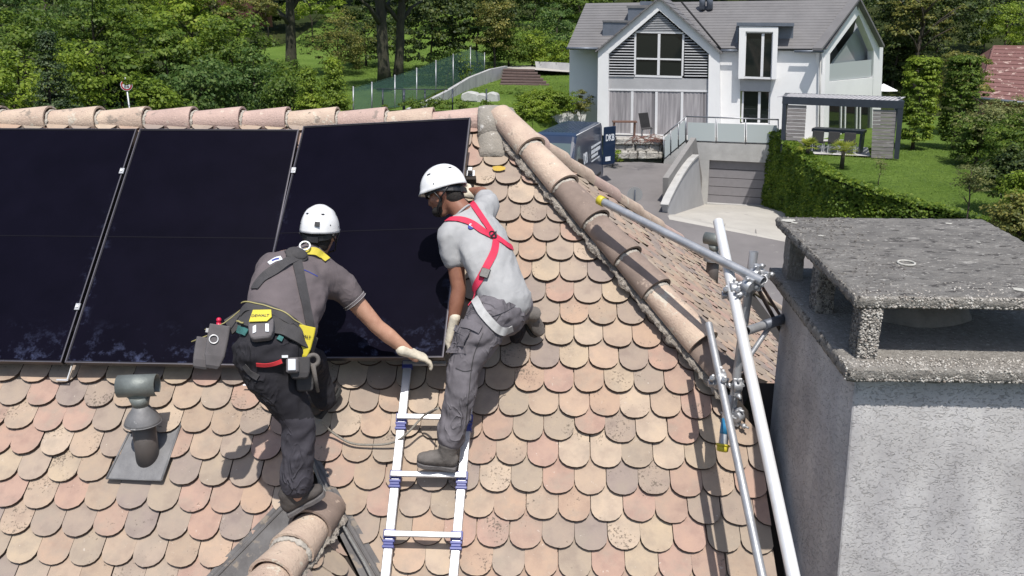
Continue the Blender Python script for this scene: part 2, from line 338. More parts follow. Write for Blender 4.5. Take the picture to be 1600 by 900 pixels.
# tiles of the hipped end
FH = (pk, HX, HU, HN); kf = (lat(pk)[1]-sh)*math.cos(PA)/(xh-xp)
def hl(P): q = P-pk; return q.y, q.dot(HU)
def hip_front(dx): return pk+Vector((dx, -kf*dx, -math.tan(PA)*dx))
def hip_back(dx): return pk+Vector((dx, 2.08*dx, -math.tan(PA)*dx))
hf = halfplane((0, 0), hl(hip_front(1.0)), (1, -2)); hb = halfplane((0, 0), hl(hip_back(1.0)), (1, -2)); hv = halfplane(hl(V0), hl(V1), (1, 0))
for i in range(0, 32):
    for j2 in range(-30, 100):
        if (j2+i) % 2: continue
        a = j2*TW/2+rnd.uniform(-.003, .003); s = -i*TH*.93-.02+rnd.uniform(-.003, .003)
        cp = [(a+u, s+v) for u, v in OUT]
        for h in (hf, hb, hv):
            if cp: cp = clip(cp, h)
        if not cp or area(cp) < 6e-4: continue
        px, py = proj(pk+HX*a+HU*s)
        if px > 1330: continue
        tile_solid(stuff, [(u-a, v-s) for u, v in cp], FH, a, s, (rnd.gauss(0, .03), 0), rnd.gauss(0, .02), abs(rnd.gauss(.003, .004)))
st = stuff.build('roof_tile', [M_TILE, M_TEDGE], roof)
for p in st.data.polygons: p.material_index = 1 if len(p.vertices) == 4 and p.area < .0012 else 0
tag(st, kind='stuff')
# boarding below the tiles, wall and eaves in the gap by the chimney
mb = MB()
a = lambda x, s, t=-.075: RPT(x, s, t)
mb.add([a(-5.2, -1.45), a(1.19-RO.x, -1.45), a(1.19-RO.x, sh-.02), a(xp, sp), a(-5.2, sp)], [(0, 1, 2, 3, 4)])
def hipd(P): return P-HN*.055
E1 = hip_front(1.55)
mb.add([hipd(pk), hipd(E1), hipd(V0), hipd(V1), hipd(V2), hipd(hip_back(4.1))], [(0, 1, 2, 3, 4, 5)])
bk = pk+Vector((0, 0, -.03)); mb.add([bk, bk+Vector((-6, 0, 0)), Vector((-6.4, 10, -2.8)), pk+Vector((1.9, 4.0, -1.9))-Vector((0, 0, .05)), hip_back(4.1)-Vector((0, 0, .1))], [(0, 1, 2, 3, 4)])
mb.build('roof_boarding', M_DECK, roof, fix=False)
M_SHADEBROWN = pmat('shade_brown', (.075, .055, .05), (.05, .038, .034), .8, bump=.1)  # brown with the recess shade put into it; also one rod's own brown
dn = Vector((0, 0, -1.3)); mb = MB(); mb.add([hipd(V0)+HN*.045-VD*.35, hipd(V2)+HN*.045, hipd(V2)+dn, hipd(V0)+dn-VD*.35], [(0, 1, 2, 3)]); mb.build('shaded_recess_wall', M_SHADEBROWN, roof)  # dark sheet below the verge, coloured as the shaded recess
mb = MB(); mb.add([a(1.19-RO.x, .35, -.02), a(1.19-RO.x, -1.45, -.02), a(1.19-RO.x, -1.45, -.35), a(1.19-RO.x, .35, -.35)], [(0, 1, 2, 3)])
mb.add([a(1.19-RO.x, .5, -.30), a(1.9-RO.x, .5, -.30), a(1.9-RO.x, -1.45, -.30), a(1.19-RO.x, -1.45, -.30)], [(0, 1, 2, 3)]); mb.build('gutter_channel', M_DECK, roof)  # near-black channel: shadow of the gap put into the colour

def barrel(p0, p1, r0, r1, up, th=.014, a0=-8, a1=188, seg=14, m=M_RIDGE, name='ridge_tile', flat=.93):
    """half-round tapered tile between p0 (small end) and p1 (wide end)"""
    p0, p1 = Vector(p0), Vector(p1); t = (p1-p0).normalized(); up = (Vector(up)-t*Vector(up).dot(t)).normalized(); sd_ = t.cross(up)
    mb = MB(); vs = []; nl = 3
    for li in range(nl+1):
        f = li/nl; c = p0.lerp(p1, f); r = r0+(r1-r0)*f
        for q in (0, 1):
            for k in range(seg+1):
                w = R(a0+(a1-a0)*k/seg); rr_ = r-th*q
                vs.append(c+sd_*(math.cos(w)*rr_)+up*(math.sin(w)*rr_*flat))
    W_ = 2*(seg+1); fs = []
    for li in range(nl):
        for k in range(seg):
            b = li*W_; fs.append((b+k, b+k+1, b+W_+k+1, b+W_+k)); b += seg+1; fs.append((b+k, b+W_+k, b+W_+k+1, b+k+1))
        for k in (0, seg):
            b = li*W_; fs.append((b+k, b+W_+k, b+W_+seg+1+k, b+seg+1+k))
    for li in (0, nl):
        for k in range(seg): b = li*W_; fs.append((b+k, b+seg+1+k, b+seg+2+k, b+k+1))
    mb.add(vs, fs, True); o = mb.build(name, m, roof)
    md = o.modifiers.new('e', 'EDGE_SPLIT'); md.split_angle = R(40); return o
def mortar_line(pts, r, name='mortar_bed', seed=1, dens=.009, m=None, nrm=None):
    """lumpy mortar bead along a line"""
    mb = MB(); g = random.Random(seed); P = [Vector(p) for p in pts]; L = []
    for i in range(len(P)-1):
        n = max(2, int((P[i+1]-P[i]).length/dens))
        for k in range(n): L.append(P[i].lerp(P[i+1], k/n))
    rs = [r*(.95+.75*noise.noise(p*9+Vector((seed, 0, 0)))+.35*noise.noise(p*31)) for p in L]
    mb.tube(L, rs, 12, side=nrm or RN, r2=[q*1.55 for q in rs]); mb.v = [v+(Vector((noise.noise(v*38), noise.noise(v*38+Vector((7, 0, 0))), noise.noise(v*38+Vector((0, 9, 0)))))*.55+Vector((noise.noise(v*110), noise.noise(v*110+Vector((3, 0, 0))), noise.noise(v*110+Vector((0, 5, 0)))))*.35)*r for v in mb.v]
    o = mb.build(name, m or M_MORTAR, roof)
    for p in o.data.polygons: p.use_smooth = False
    return o
def collar(c, t, up, r, w=.03, seed=0, fl=.93):
    c = Vector(c); t = Vector(t).normalized(); up = (Vector(up)-t*Vector(up).dot(t)).normalized(); s_ = t.cross(up); g = random.Random(seed); pts = []
    for k in range(13):
        q = R(-12+204*k/12); pts.append(c+s_*(math.cos(q)*r)+up*(math.sin(q)*r*fl)+t*g.uniform(-.004, .004))
    mb = MB(); mb.tube(cr(pts, 3), [w*.5*g.uniform(.55, 1.15) for _ in cr(pts, 3)], 7, side=t, r2=[w*.22]*len(cr(pts, 3))); mb.v = [v+Vector((noise.noise(v*60), noise.noise(v*60+Vector((4, 0, 0))), noise.noise(v*60+Vector((0, 4, 0)))))*.006 for v in mb.v]
    return mb.build('mortar_joint', M_MORTL, roof)
# main ridge
bx = [-72, 5, 80, 157, 231, 304, 380, 451, 528, 604, 678, 752]
ry, rz = 6.02, -.622
ridge_m = [M_RIDGE, M_RIDGE, M_RIDGE, M_RIDGE, M_RIDGE2, M_RIDGE2, M_RIDGE2, M_RIDGE, M_RIDGE2, M_RIDGE, M_RIDGE2, M_RIDGE2]
for k in range(len(bx)-1):
    x0 = (PY(bx[k], 180, ry)).x; x1 = (PY(bx[k+1], 180, ry)).x
    barrel((x0-.03, ry, rz-.004), (x1, ry, rz+.002), .082, .117, (0, 0, 1), m=ridge_m[k], a0=-34, a1=214, seg=18)
    if k < 9: collar((x1+.006, ry, rz-.006), (1, 0, 0), (0, 0, 1), .090, .024, k)
x0 = PY(-80, 180, ry).x
mortar_line([(x0, ry-.095, rz-.075), (PY(750, 180, ry).x, ry-.095, rz-.075)], .026, seed=5)
# stone cap over the ridge end
mb = MB(); cx = PY(775, 180, ry-.02).x; pts = []
cap0 = Vector((cx-.115, ry-.03, rz-.035)); cap1 = Vector((cx+.10, ry-.03, rz-.03))
mb.tube([cap0, cap0.lerp(cap1, .2), cap0.lerp(cap1, .5), cap0.lerp(cap1, .8), cap1, cap1+Vector((.035, 0, -.01))], [.155, .158, .158, .155, .14, .09], 24, side=(0, 0, 1))
mb.tube([Vector((cx, ry-.03, rz+.03)), Vector((cx-.005, ry-.17, rz-.10)), Vector((cx-.01, ry-.24, rz-.175)), Vector((cx-.01, ry-.27, rz-.205))], [.12, .115, .10, .09], 18, side=(1, 0, 0), r2=[.07, .06, .04, .02])
g = random.Random(3); mb.v = [v+Vector((g.uniform(-1, 1), g.uniform(-1, 1), g.uniform(-1, 1)))*.004 for v in mb.v]
mb.build('ridge_cap', M_CAPM, roof)
# front hip
def on_hip(f, pxx, up=.045):
    lo, hi = 0.0, 6.0
    for _ in range(40):
        mid = (lo+hi)/2
        if proj(f(mid)+Vector((0, 0, up)))[0] < pxx: lo = mid
        else: hi = mid
    return f(lo)+Vector((0, 0, up)), lo
hb_px = [786, 830, 882, 930, 980, 1025, 1098]; hm = [M_RIDGE, M_RIDGE, M_RIDGE3, M_RIDGE3, M_RIDGE3, M_RIDGE]
pts = [on_hip(hip_front, p)[0] for p in hb_px]
hup = (RN+HN).normalized()
for k in range(6):
    d = (pts[k+1]-pts[k]).normalized(); barrel(pts[k]-d*.045-hup*.010, pts[k+1]+hup*.004, .094, .120, hup, m=hm[k], th=.018, flat=.80, a0=-26, a1=206, seg=18)
    if k < 5: collar(pts[k+1]+d*.008-hup*.012, d, hup, .098, .030, 20+k, .80)
d = (pts[6]-pts[5]).normalized(); e7 = on_hip(hip_front, 1150)[0]
barrel(pts[6]-d*.06-hup*.04, e7-hup*.02, .09, .118, hup, m=M_RIDGE3, th=.016, flat=.74)
hdir = (hip_front(1)-pk).normalized(); v1_ = hdir.cross(RN).normalized(); v1_ = v1_ if v1_.x < 0 else -v1_; v2_ = hdir.cross(HN).normalized(); v2_ = v2_ if v2_.y > 0 else -v2_
fs_ = [hip_front(t)+v1_*.088+RN*.008 for t in (.12, .4, .7, 1.0, 1.3, 1.5)]
mortar_line(fs_, .019, seed=8); mortar_line([hip_front(t)+v2_*.098+HN*.006 for t in (.15, .5, 1.0, 1.45)], .022, seed=9, nrm=HN)
# back hip
bpx = [800, 838, 872, 911, 953, 990, 1024, 1056, 1088, 1118, 1150, 1186, 1222]
pts = [on_hip(hip_back, p, -.035)[0] for p in bpx]; bup = (HN+Vector((0, .3, 1))).normalized()
for k in range(len(pts)-1):
    d = (pts[k+1]-pts[k]).normalized(); barrel(pts[k]-d*.03, pts[k+1]+d*.02, .085, .112, bup, m=(M_RIDGE if k % 3 else M_RIDGE2), th=.016, name='ridge_tile')
mortar_line([hip_back(t)+Vector((-.02, -.10, -.03)) for t in (.1, .5, 1.2, 2.0, 3.0, 3.8)], .030, seed=11, dens=.03, nrm=HN)
# dormer roof at the foot of the picture
A3 = J(499, 772); vL = (J(388, 900)-A3); vR = (J(562, 900)-A3); BK = Vector((0, -1, 0)); vL = vL*2.2; vR = vR*2.2
def dface(v, sgn):
    ex = BK; n = ex.cross(v).normalized(); n = n if n.z > 0 else -n; eu = n.cross(ex).normalized(); eu = eu if eu.z > 0 else -eu
    if (ex.cross(eu)).dot(n) < 0: pass
    return ex, eu, n
mbd = MB()
for v, sg in ((vL, -1), (vR, 1)):
    ex, eu, n = dface(v, sg); o0 = A3.copy()
    mbd.add([o0-n*.05, o0+v-n*.05, o0+v+BK*1.6-n*.05, o0+BK*1.6-n*.05], [(0, 1, 2, 3)])
    loc = lambda P: ((P-o0).dot(ex), (P-o0).dot(eu))
    fl = .012                                                     # tiles stop short of the valley, where the lead shows
    vv = loc(o0+v); nv = halfplane((0, 0), vv, (1, 0)); nv = (nv[0], nv[1], nv[2]-fl)
    stf = MB()
    for i in range(1, 9):
        for j2 in range(-2, 30):
            if (j2+i) % 2: continue
            a_ = j2*TW/2; s = -i*TH-.03; cp = clip([(a_+u, s+w) for u, w in OUT], nv)
            if cp: cp = clip(cp, (0, -1, -.02))
            if not cp or area(cp) < 6e-4: continue
            tile_solid(stf, [(u-a_, w-s) for u, w in cp], (o0, ex, eu, n), a_, s, (rnd.gauss(0, .03), 0), rnd.gauss(0, .012), .004)
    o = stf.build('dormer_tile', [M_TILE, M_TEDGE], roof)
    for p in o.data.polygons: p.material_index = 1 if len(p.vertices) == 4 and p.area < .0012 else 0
    tag(o, kind='stuff')
    q = MB(); e0_, e1_ = (la, lb) if sg < 0 else (ra_, rb_); E0_, E1_ = RPT(e0_[0], e0_[1], -.012), RPT(e1_[0], e1_[1], -.012); dE_ = E1_-E0_; E0_ = E0_-dE_*.12; E1_ = E1_+dE_*.9
    sx_ = RX*(-sg)*-1; q.prism([E0_-RX*sg*-.03, E1_-RX*sg*-.03, A3+v-RN*.012, A3-RN*.012], RN*.004)
    q.tube([E0_, E1_], .007, 6); q.tube([E0_+RX*sg*-.03+RN*.006, E1_+RX*sg*-.03+RN*.006], .005, 6); q.build('valley_flashing', M_VALLEY, roof)
mbd.build('dormer_boarding', M_DECK, roof, fix=False)
c0 = J(511, 792, .03); c9 = PZ(424, 905, c0.z-.015); dd_ = (c9-c0).normalized(); Ld = (c9-c0).length; nb_ = 3
for k in range(nb_+1):
    a0 = c0+dd_*(Ld/nb_*k); a1 = c0+dd_*(Ld/nb_*(k+1)); barrel(a0-dd_*.03+Vector((0, 0, -.006)), a1+Vector((0, 0, .008)), .096, .120, (0, 0, 1), m=(M_RIDGE if k else M_RIDGE3), th=.016, a0=-26, a1=206, seg=18, flat=.85)
    if k == 1: collar(a1+dd_*.010, dd_, (0, 0, 1), .104, .040, 60+k, .85)
sd0 = dd_.cross(Vector((0, 0, 1))).normalized()
for q_, sd_n in ((-1, 31), (1, 32)): mortar_line([c0+sd0*.085*q_+Vector((0, 0, -.055)), c9+sd0*.085*q_+Vector((0, 0, -.055))], .022, seed=sd_n, nrm=Vector((0, 0, 1)))

# ---- vent stack with lead plate, standing in the tiles
def vent(name, loc, label, up, base_n, plate=None, sc=1.0, twist=0):
    v = empty(name, loc, label, 'roof vent'); L0 = Vector(loc); z = Vector((0, 0, 1))
    if plate:
        mb = MB(); mb.prism(plate, RN*.004); 
        mb.tube([plate[0]+RN*.006, plate[3]+RN*.006], .006, 6); mb.tube([plate[1]+RN*.006, plate[2]+RN*.006], .006, 6); mb.tube([plate[2]+RN*.006, plate[3]+RN*.006], .0045, 6)
        mb.build('base_plate', M_LEAD, v)
    mb = MB(); mb.tube([L0-z*.12, L0+z*.23*sc], [.058*sc, .056*sc], 24); mb.build('pipe', M_VENTD, v)
    mb = MB(); mb.tube([L0+z*.185*sc, L0+z*.20*sc, L0+z*.235*sc, L0+z*.262*sc, L0+z*.285*sc], [.088*sc, .086*sc, .066*sc, .046*sc, .034*sc], 24); mb.torus(L0+z*.187*sc, .087*sc, .0035, z); 
    mb.build('storm_collar', M_LEAD, v)
    mb = MB(); mb.tube([L0+z*.27*sc, L0+z*.33*sc], [.036*sc, .052*sc], 20); mb.build('neck', M_VENT, v)
    dx = Vector((math.cos(twist), math.sin(twist), 0)); dy = z.cross(dx); mb = MB(); c = L0+z*.385*sc; vs = []; fs = []; seg = 20; hl_ = .092*sc; r = .056*sc
    for e in (-1, 1):
        for q in (0, 1):
            for k in range(seg+1):
                w = R(-62+304*k/seg); vs.append(c+dx*hl_*e+dy*(math.cos(w)*(r-.004*q))+z*(math.sin(w)*(r-.004*q)))
    n1 = seg+1
    for k in range(seg):
        fs += [(k, k+1, 2*n1+k+1, 2*n1+k), (n1+k, 3*n1+k, 3*n1+k+1, n1+k+1), (k, n1+k, n1+k+1, k+1), (2*n1+k, 2*n1+k+1, 3*n1+k+1, 3*n1+k)]
    mb.add(vs, fs, True)
    mb.prism([c+dx*-.06*sc+dy*-.036*sc-z*.034*sc, c+dx*.06*sc+dy*-.036*sc-z*.034*sc, c+dx*.035*sc+dy*-.03*sc-z*.062*sc, c-dx*.035*sc+dy*-.03*sc-z*.062*sc], dy*.004)
    mb.build('cowl', M_VENT, v); mb = MB(); mb.tube([c-dx*.07*sc, c+dx*.07*sc], r*.55, 12); mb.build('duct_core', M_DECK, v)
    return v
plate = [RPT(*lat(J(207, 658)), -.030), RPT(*lat(J(281, 658)), -.030), RPT(*lat(J(254, 752)), .008), RPT(*lat(J(168, 749)), .008)]
vb = J(231, 712, -.01)
vent('roof_vent', vb, 'grey metal vent pipe with round cowl on a lead plate, lower left of the roof', None, RN, plate, 1.12, R(8))
vb2 = HP(1112, 437, -.02)
vent('roof_vent', vb2, 'dark vent pipe with round cowl on the hipped roof end behind the scaffold tubes', None, HN, None, 1.25, R(-35))

# ================================================================ SOLAR PANELS
def panel_mat():
    m, n, b = newmat('panel_glass'); L = n.links; ge = n.nodes.new('ShaderNodeNewGeometry')
    t = N(n, 'ShaderNodeTexNoise', Scale=3, Detail=5, Roughness=.6); L.new(ge.outputs['Position'], t.inputs[0])
    r = ramp(n, [(.3, (.0026, .0022, .0058)), (.7, (.0042, .0035, .0088))]); L.new(t.outputs[0], r.inputs[0])
    uv = n.nodes.new('ShaderNodeUVMap'); sx = n.nodes.new('ShaderNodeSeparateXYZ'); L.new(uv.outputs[0], sx.inputs[0])
    rb = ramp(n, [(.0, (1, 1, 1)), (.03, (.55, .55, .55)), (.16, (0, 0, 0))]); L.new(sx.outputs[1], rb.inputs[0])
    re = ramp(n, [(.0, (.7, .7, .7)), (.05, (0, 0, 0)), (.95, (0, 0, 0)), (1, (.7, .7, .7))]); L.new(sx.outputs[0], re.inputs[0])
    rm = ramp(n, [(.15, (1, 1, 1)), (.75, (0, 0, 0))]); L.new(sx.outputs[1], rm.inputs[0])
    e2 = N(n, 'ShaderNodeMath', operation='MULTIPLY'); L.new(re.outputs[0], e2.inputs[0]); L.new(rm.outputs[0], e2.inputs[1])
    mxm = N(n, 'ShaderNodeMath', operation='MAXIMUM'); L.new(rb.outputs[0], mxm.inputs[0]); L.new(e2.outputs[0], mxm.inputs[1])
    t2 = N(n, 'ShaderNodeTexNoise', Scale=11, Detail=7, Roughness=.75); L.new(ge.outputs['Position'], t2.inputs[0])
    r2 = ramp(n, [(.53, (0, 0, 0)), (.74, (.75, .75, .75))]); L.new(t2.outputs[0], r2.inputs[0])
    mu = N(n, 'ShaderNodeMath', operation='MULTIPLY'); L.new(mxm.outputs[0], mu.inputs[0]); L.new(r2.outputs[0], mu.inputs[1])
    mx = n.nodes.new('ShaderNodeMix'); mx.data_type = 'RGBA'; L.new(mu.outputs[0], mx.inputs[0]); L.new(r.outputs[0], mx.inputs[6]); mx.inputs[7].default_value = (.10, .12, .22, 1)
    L.new(mx.outputs[2], b.inputs['Base Color']); b.inputs['Roughness'].default_value = .3; b.inputs['Specular IOR Level'].default_value = .06
    return m
M_PGLASS = panel_mat()
M_CELL = pmat('cell_gap', (.0050, .0046, .0088), (.004, .0036, .007), .6, bump=0, spec=.08)
def panel(label, o, ex, eu, w=1.134, h=1.76):
    n = ex.cross(eu).normalized(); p = empty('solar_panel', o, label, 'solar panel', 'black solar panels laid side by side on the tiles'); th = .035
    g = MB(); c = [o+ex*.012+eu*.012, o+ex*(w-.012)+eu*.012, o+ex*(w-.012)+eu*(h-.012), o+ex*.012+eu*(h-.012)]
    g.add([q-n*.003 for q in c], [(0, 1, 2, 3)]); ob = g.build('glass', M_PGLASS, p, fix=False); me = ob.data; uvl = me.uv_layers.new(name='UVMap')
    for li, uvc in enumerate(((0, 0), (1, 0), (1, 1), (0, 1))): uvl.data[li].uv = uvc
    f = MB()
    for (c_, d_) in ((o+ex*(w/2)+eu*.006, (w, .012, th)), (o+ex*(w/2)+eu*(h-.006), (w, .012, th)), (o+ex*.006+eu*(h/2), (.012, h-.024, th)), (o+ex*(w-.006)+eu*(h/2), (.012, h-.024, th))):
        f.box(c_-n*th/2, d_, ex, eu, n)
    f.build('frame', M_PFRAME, p); e = MB(); k = .0045
    for (c_, d_) in ((o+ex*(w/2)+eu*.002, (w, .004, k)), (o+ex*(w/2)+eu*(h-.002), (w, .004, k)), (o+ex*.003+eu*(h/2), (.006, h-.01, k)), (o+ex*(w-.003)+eu*(h/2), (.006, h-.01, k))):
        e.box(c_+n*.0022, d_, ex, eu, n)
    e.build('frame_lip', M_PEDGE, p)
    m_ = MB(); m_.box(o+ex*(w/2)+eu*(h/2)-n*.0022, (w-.03, .007, .001), ex, eu, n); m_.build('cell_gap', M_CELL, p)
    b = MB(); b.add([q-n*.03 for q in c], [(0, 1, 2, 3)]); b.build('back_sheet', M_DECK, p)
    return p, n
xl = lat(J(216, 202, .12))[0]; xm = lat(J(470, 200.7, .12))[0]; st_ = lat(J(300, 202, .12))[1]
PW = (xm-xl)-.022
o1 = RPT(xl+.011, st_-1.76, .12); o0 = RPT(xl-.011-PW, st_-1.76, .12)
panel('leftmost black solar panel, cut off by the left edge of the photo', o0, RX, RU, PW)
panel('middle black solar panel behind the worker in the dark grey polo shirt', o1, RX, RU, PW)
ex3 = Vector((.99328, -.09701, .06320)); o3 = Vector((-1.7250, 4.4691, -1.8184))-ex3*.022; eu3 = Vector((.02833, .73294, .67970))
panel('rightmost black solar panel, slightly raised and held by both workers', o3, ex3, eu3, 1.170, 1.76)
def clamp(P, ex, eu, n, sz=(.030, .045)):
    c = empty('mounting_clamp', P, None, 'clamp', 'small silver clamps between the solar panels')
    MB().box(P+n*.006, (sz[0], sz[1], .008), ex, eu, n).build('clamp_plate', M_GALV, c, bevel=.001); m_ = MB(); m_.tube([P+n*.008, P+n*.016], .009, 10); m_.build('bolt', M_GALVL, c); return c
for (px, py, lb_) in ((191, 268, 'silver clamp in the left seam between panels, upper of two'), (122, 480, 'silver clamp in the left seam between panels, lower of two'), (459, 267, 'silver clamp in the seam above the dark-polo worker, by the white helmet side')):
    tag(clamp(J(px, py, .122), RX, RU, RN), lb_)
c = clamp(J(735, 272, .07), RX, RU, RN, (.06, .05)); c['label'] = 'shiny end clamp at the right edge of the right panel above the white gloved hand'
MB().box(J(735, 268, .10), (.03, .03, .06), RX, RU, RN).build('clamp_hook', M_GALV, c, bevel=.002); MB().box(J(735, 281, .06), (.075, .03, .05), RX, RU, RN).build('rail_end', M_DECK, c)
for s_, lb_ in ((.62, 'lower'), (1.75, 'upper')):
    r_ = MB().box(RPT((xl+xm)/2-.6, s_-.0, .055), (4.0, .04, .045), RX, RU, RN).build('mounting_rail', M_PFRAME, None, loc=RPT((xl+xm)/2-.6, s_, .03)); tag(r_, 'dark mounting rail under the solar panels, '+lb_+' of the two', 'rail')
rl = MB(); a_ = J(630, 568, .06); b_ = J(697, 568, .06); rl.box((a_+b_)/2, ((b_-a_).length, .018, .03), (b_-a_).normalized(), RU, RN); tag(rl.build('support_rail', M_ALU, None, loc=a_), 'short silver rail under the gloved hand at the top of the ladder', 'rail')
tag(MB().box(J(728, 292, .03), (.07, .06, .02), RX, RU, RN).build('grey_bracket', M_LEAD, None, loc=J(728, 292, 0)), 'small grey bracket on the tiles beside the right panel edge', 'bracket')
for px, py in ((109, 582), (401, 590)):
    hk = MB(); a_ = J(px+3, py-10, .02); b_ = J(px-4, py+12, .02); hk.box((a_+b_)/2, (.008, (b_-a_).length, .006), RX, (b_-a_).normalized(), RN); b2 = b_; hk.box(b2+RX*-.03, (.07, .008, .006), RX, RU, RN)
    tag(hk.build('tile_hook', M_ALU, None, loc=b_), 'pale metal hook on a shaded tile below the '+('left' if px < 200 else 'middle')+' panel', 'hook', 'tile hooks below the panels')
ym = MB(); yc = J(779, 263, .003); ym.add([yc+RX*(.045*math.cos(R(q))*(1+.15*math.sin(q)))+RU*(.022*math.sin(R(q))) for q in range(0, 360, 20)], [tuple(range(18))])
M_YPAINT = pmat('yellow_paint', (.52, .36, .035), (.42, .28, .04), .7, bump=.2)
ym.build('paint_spot', M_YPAINT, roof)

# ================================================================ ROOF LADDER
lad = empty('roof_ladder', J(660, 740, 0), 'aluminium roof ladder with blue joints lying on the tiles below the right panel', 'ladder')
lx0 = lat(J(637, 572, .05))[0]; lx0b = lat(J(603, 895, .05))[0]; lx1 = lat(J(736, 600, .05))[0]; lx1b = lat(J(709, 895, .05))[0]
def rail(x0, x1, s0, s1):
    a_ = RPT(x0, s0, .055); b_ = RPT(x1, s1, .055); u = (b_-a_).normalized(); sd_ = u.cross(RN).normalized()
    m_ = MB(); m_.box((a_+b_)/2, (.048, (b_-a_).length, .026), sd_, u, RN); r_ = m_.build('rail', M_ALU, lad, bevel=.004); return r_
sT = lat(J(637, 572, .05))[1]; sB = -1.0
ys = [650, 740, 834, 932]; slots = []
def xat(x0, x0b, s): k = (s-sT)/(lat(J(603, 895, .05))[1]-sT); return x0+(x0b-x0)*k
for (x0, xb, nm) in ((lx0, lx0b, 'l'), (lx1, lx1b, 'r')): rail(xat(x0, xb, sB), x0, sB, sT)
for yy in ys:
    s_ = lat(J(668, yy, .10))[1]; xa, xb = xat(lx0, lx0b, s_), xat(lx1, lx1b, s_); a_ = RPT(xa-.025, s_, .085); b_ = RPT(xb+.025, s_, .085); d_ = (b_-a_).normalized()
    m_ = MB(); m_.box((a_+b_)/2, ((b_-a_).length, .030, .022), d_, RU, RN); m_.build('rung', M_ALU, lad, bevel=.004)
    for q in (xa, xb):
        m_ = MB()
        for kk, (o_, w_) in enumerate(((-.045, .062), (-.06, .052), (-.075, .062))): m_.box(RPT(q, s_+o_+.01, .062), (w_, .014, .036), RX, RU, RN)
        m_.box(RPT(q, s_+.002, .060), (.064, .046, .030), RX, RU, RN); m_.build('joint', M_BLUEP, lad, bevel=.002)
for q in (lx0, lx1): MB().box(RPT(q, sT+.004, .055), (.06, .05, .032), RX, RU, RN).build('end_cap', M_BLUEP, lad, bevel=.003)

# ================================================================ CHIMNEY
def render_mat():
    m, n, b = newmat('rough_render'); L = n.links; mp = coords(n)
    t = N(n, 'ShaderNodeTexNoise', Scale=3, Detail=6, Roughness=.6); L.new(mp.outputs[0], t.inputs[0])
    r = ramp(n, [(.3, (.42, .405, .40)), (.7, (.61, .595, .585))]); L.new(t.outputs[0], r.inputs[0])
    mp2 = coords(n, (5, 5, .6)); t2 = N(n, 'ShaderNodeTexNoise', Scale=1, Detail=5, Roughness=.6); L.new(mp2.outputs[0], t2.inputs[0])
    r2 = ramp(n, [(.44, (1, 1, 1)), (.72, (.78, .78, .81))]); L.new(t2.outputs[0], r2.inputs[0])
    mx = n.nodes.new('ShaderNodeMix'); mx.data_type = 'RGBA'; mx.blend_type = 'MULTIPLY'; mx.inputs[0].default_value = 1; L.new(r.outputs[0], mx.inputs[6]); L.new(r2.outputs[0], mx.inputs[7])
    t5 = N(n, 'ShaderNodeTexNoise', Scale=9, Detail=5, Roughness=.7); L.new(mp.outputs[0], t5.inputs[0]); r5 = ramp(n, [(.70, (0, 0, 0)), (.74, (.8, .8, .8))]); L.new(t5.outputs[0], r5.inputs[0])
    m5 = n.nodes.new('ShaderNodeMix'); m5.data_type = 'RGBA'; L.new(r5.outputs[0], m5.inputs[0]); L.new(mx.outputs[2], m5.inputs[6]); m5.inputs[7].default_value = (.72, .71, .70, 1)
    L.new(m5.outputs[2], b.inputs['Base Color']); b.inputs['Roughness'].default_value = .95; b.inputs['Specular IOR Level'].default_value = .15
    mp3 = coords(n, (1, 1, 1.8)); w = N(n, 'ShaderNodeTexNoise', Scale=42, Detail=3, Roughness=.55, Distortion=1.6); L.new(mp3.outputs[0], w.inputs[0])
    rw = ramp(n, [(.33, (0, 0, 0)), (.44, (1, 1, 1))]); L.new(w.outputs[0], rw.inputs[0])
    t3 = N(n, 'ShaderNodeTexNoise', Scale=150, Detail=4, Roughness=.7); L.new(mp.outputs[0], t3.inputs[0])
    ad = N(n, 'ShaderNodeMath', operation='MULTIPLY_ADD'); ad.inputs[1].default_value = .5; L.new(t3.outputs[0], ad.inputs[0]); L.new(rw.outputs[0], ad.inputs[2])
    bp = N(n, 'ShaderNodeBump', Strength=.8, Distance=.006); L.new(ad.outputs[0], bp.inputs['Height']); L.new(bp.outputs[0], b.inputs['Normal'])
    return m
M_REND = render_mat()
ch = empty('chimney', (1.75, 3.9, -3.6), 'wide rendered chimney with two stacked washed concrete slabs on top, right foreground', 'chimney')
def chy(z): return 3.385+(z+1.40)*.10
XL, XR, YB = 1.312, 2.55, 4.56
mb = MB(); zt, zb = -1.405, -4.2; vs = []
for z in (zt, zb):
    for (x, y) in ((XL, chy(z)), (XR, chy(z)), (XR, YB), (XL, YB)): vs.append((x, y, z))
mb.add(vs, [(0, 1, 2, 3), (4, 5, 6, 7), (0, 4, 5, 1), (1, 5, 6, 2), (2, 6, 7, 3), (3, 7, 4, 0)]); mb.build('shaft', M_REND, ch, bevel=.006)
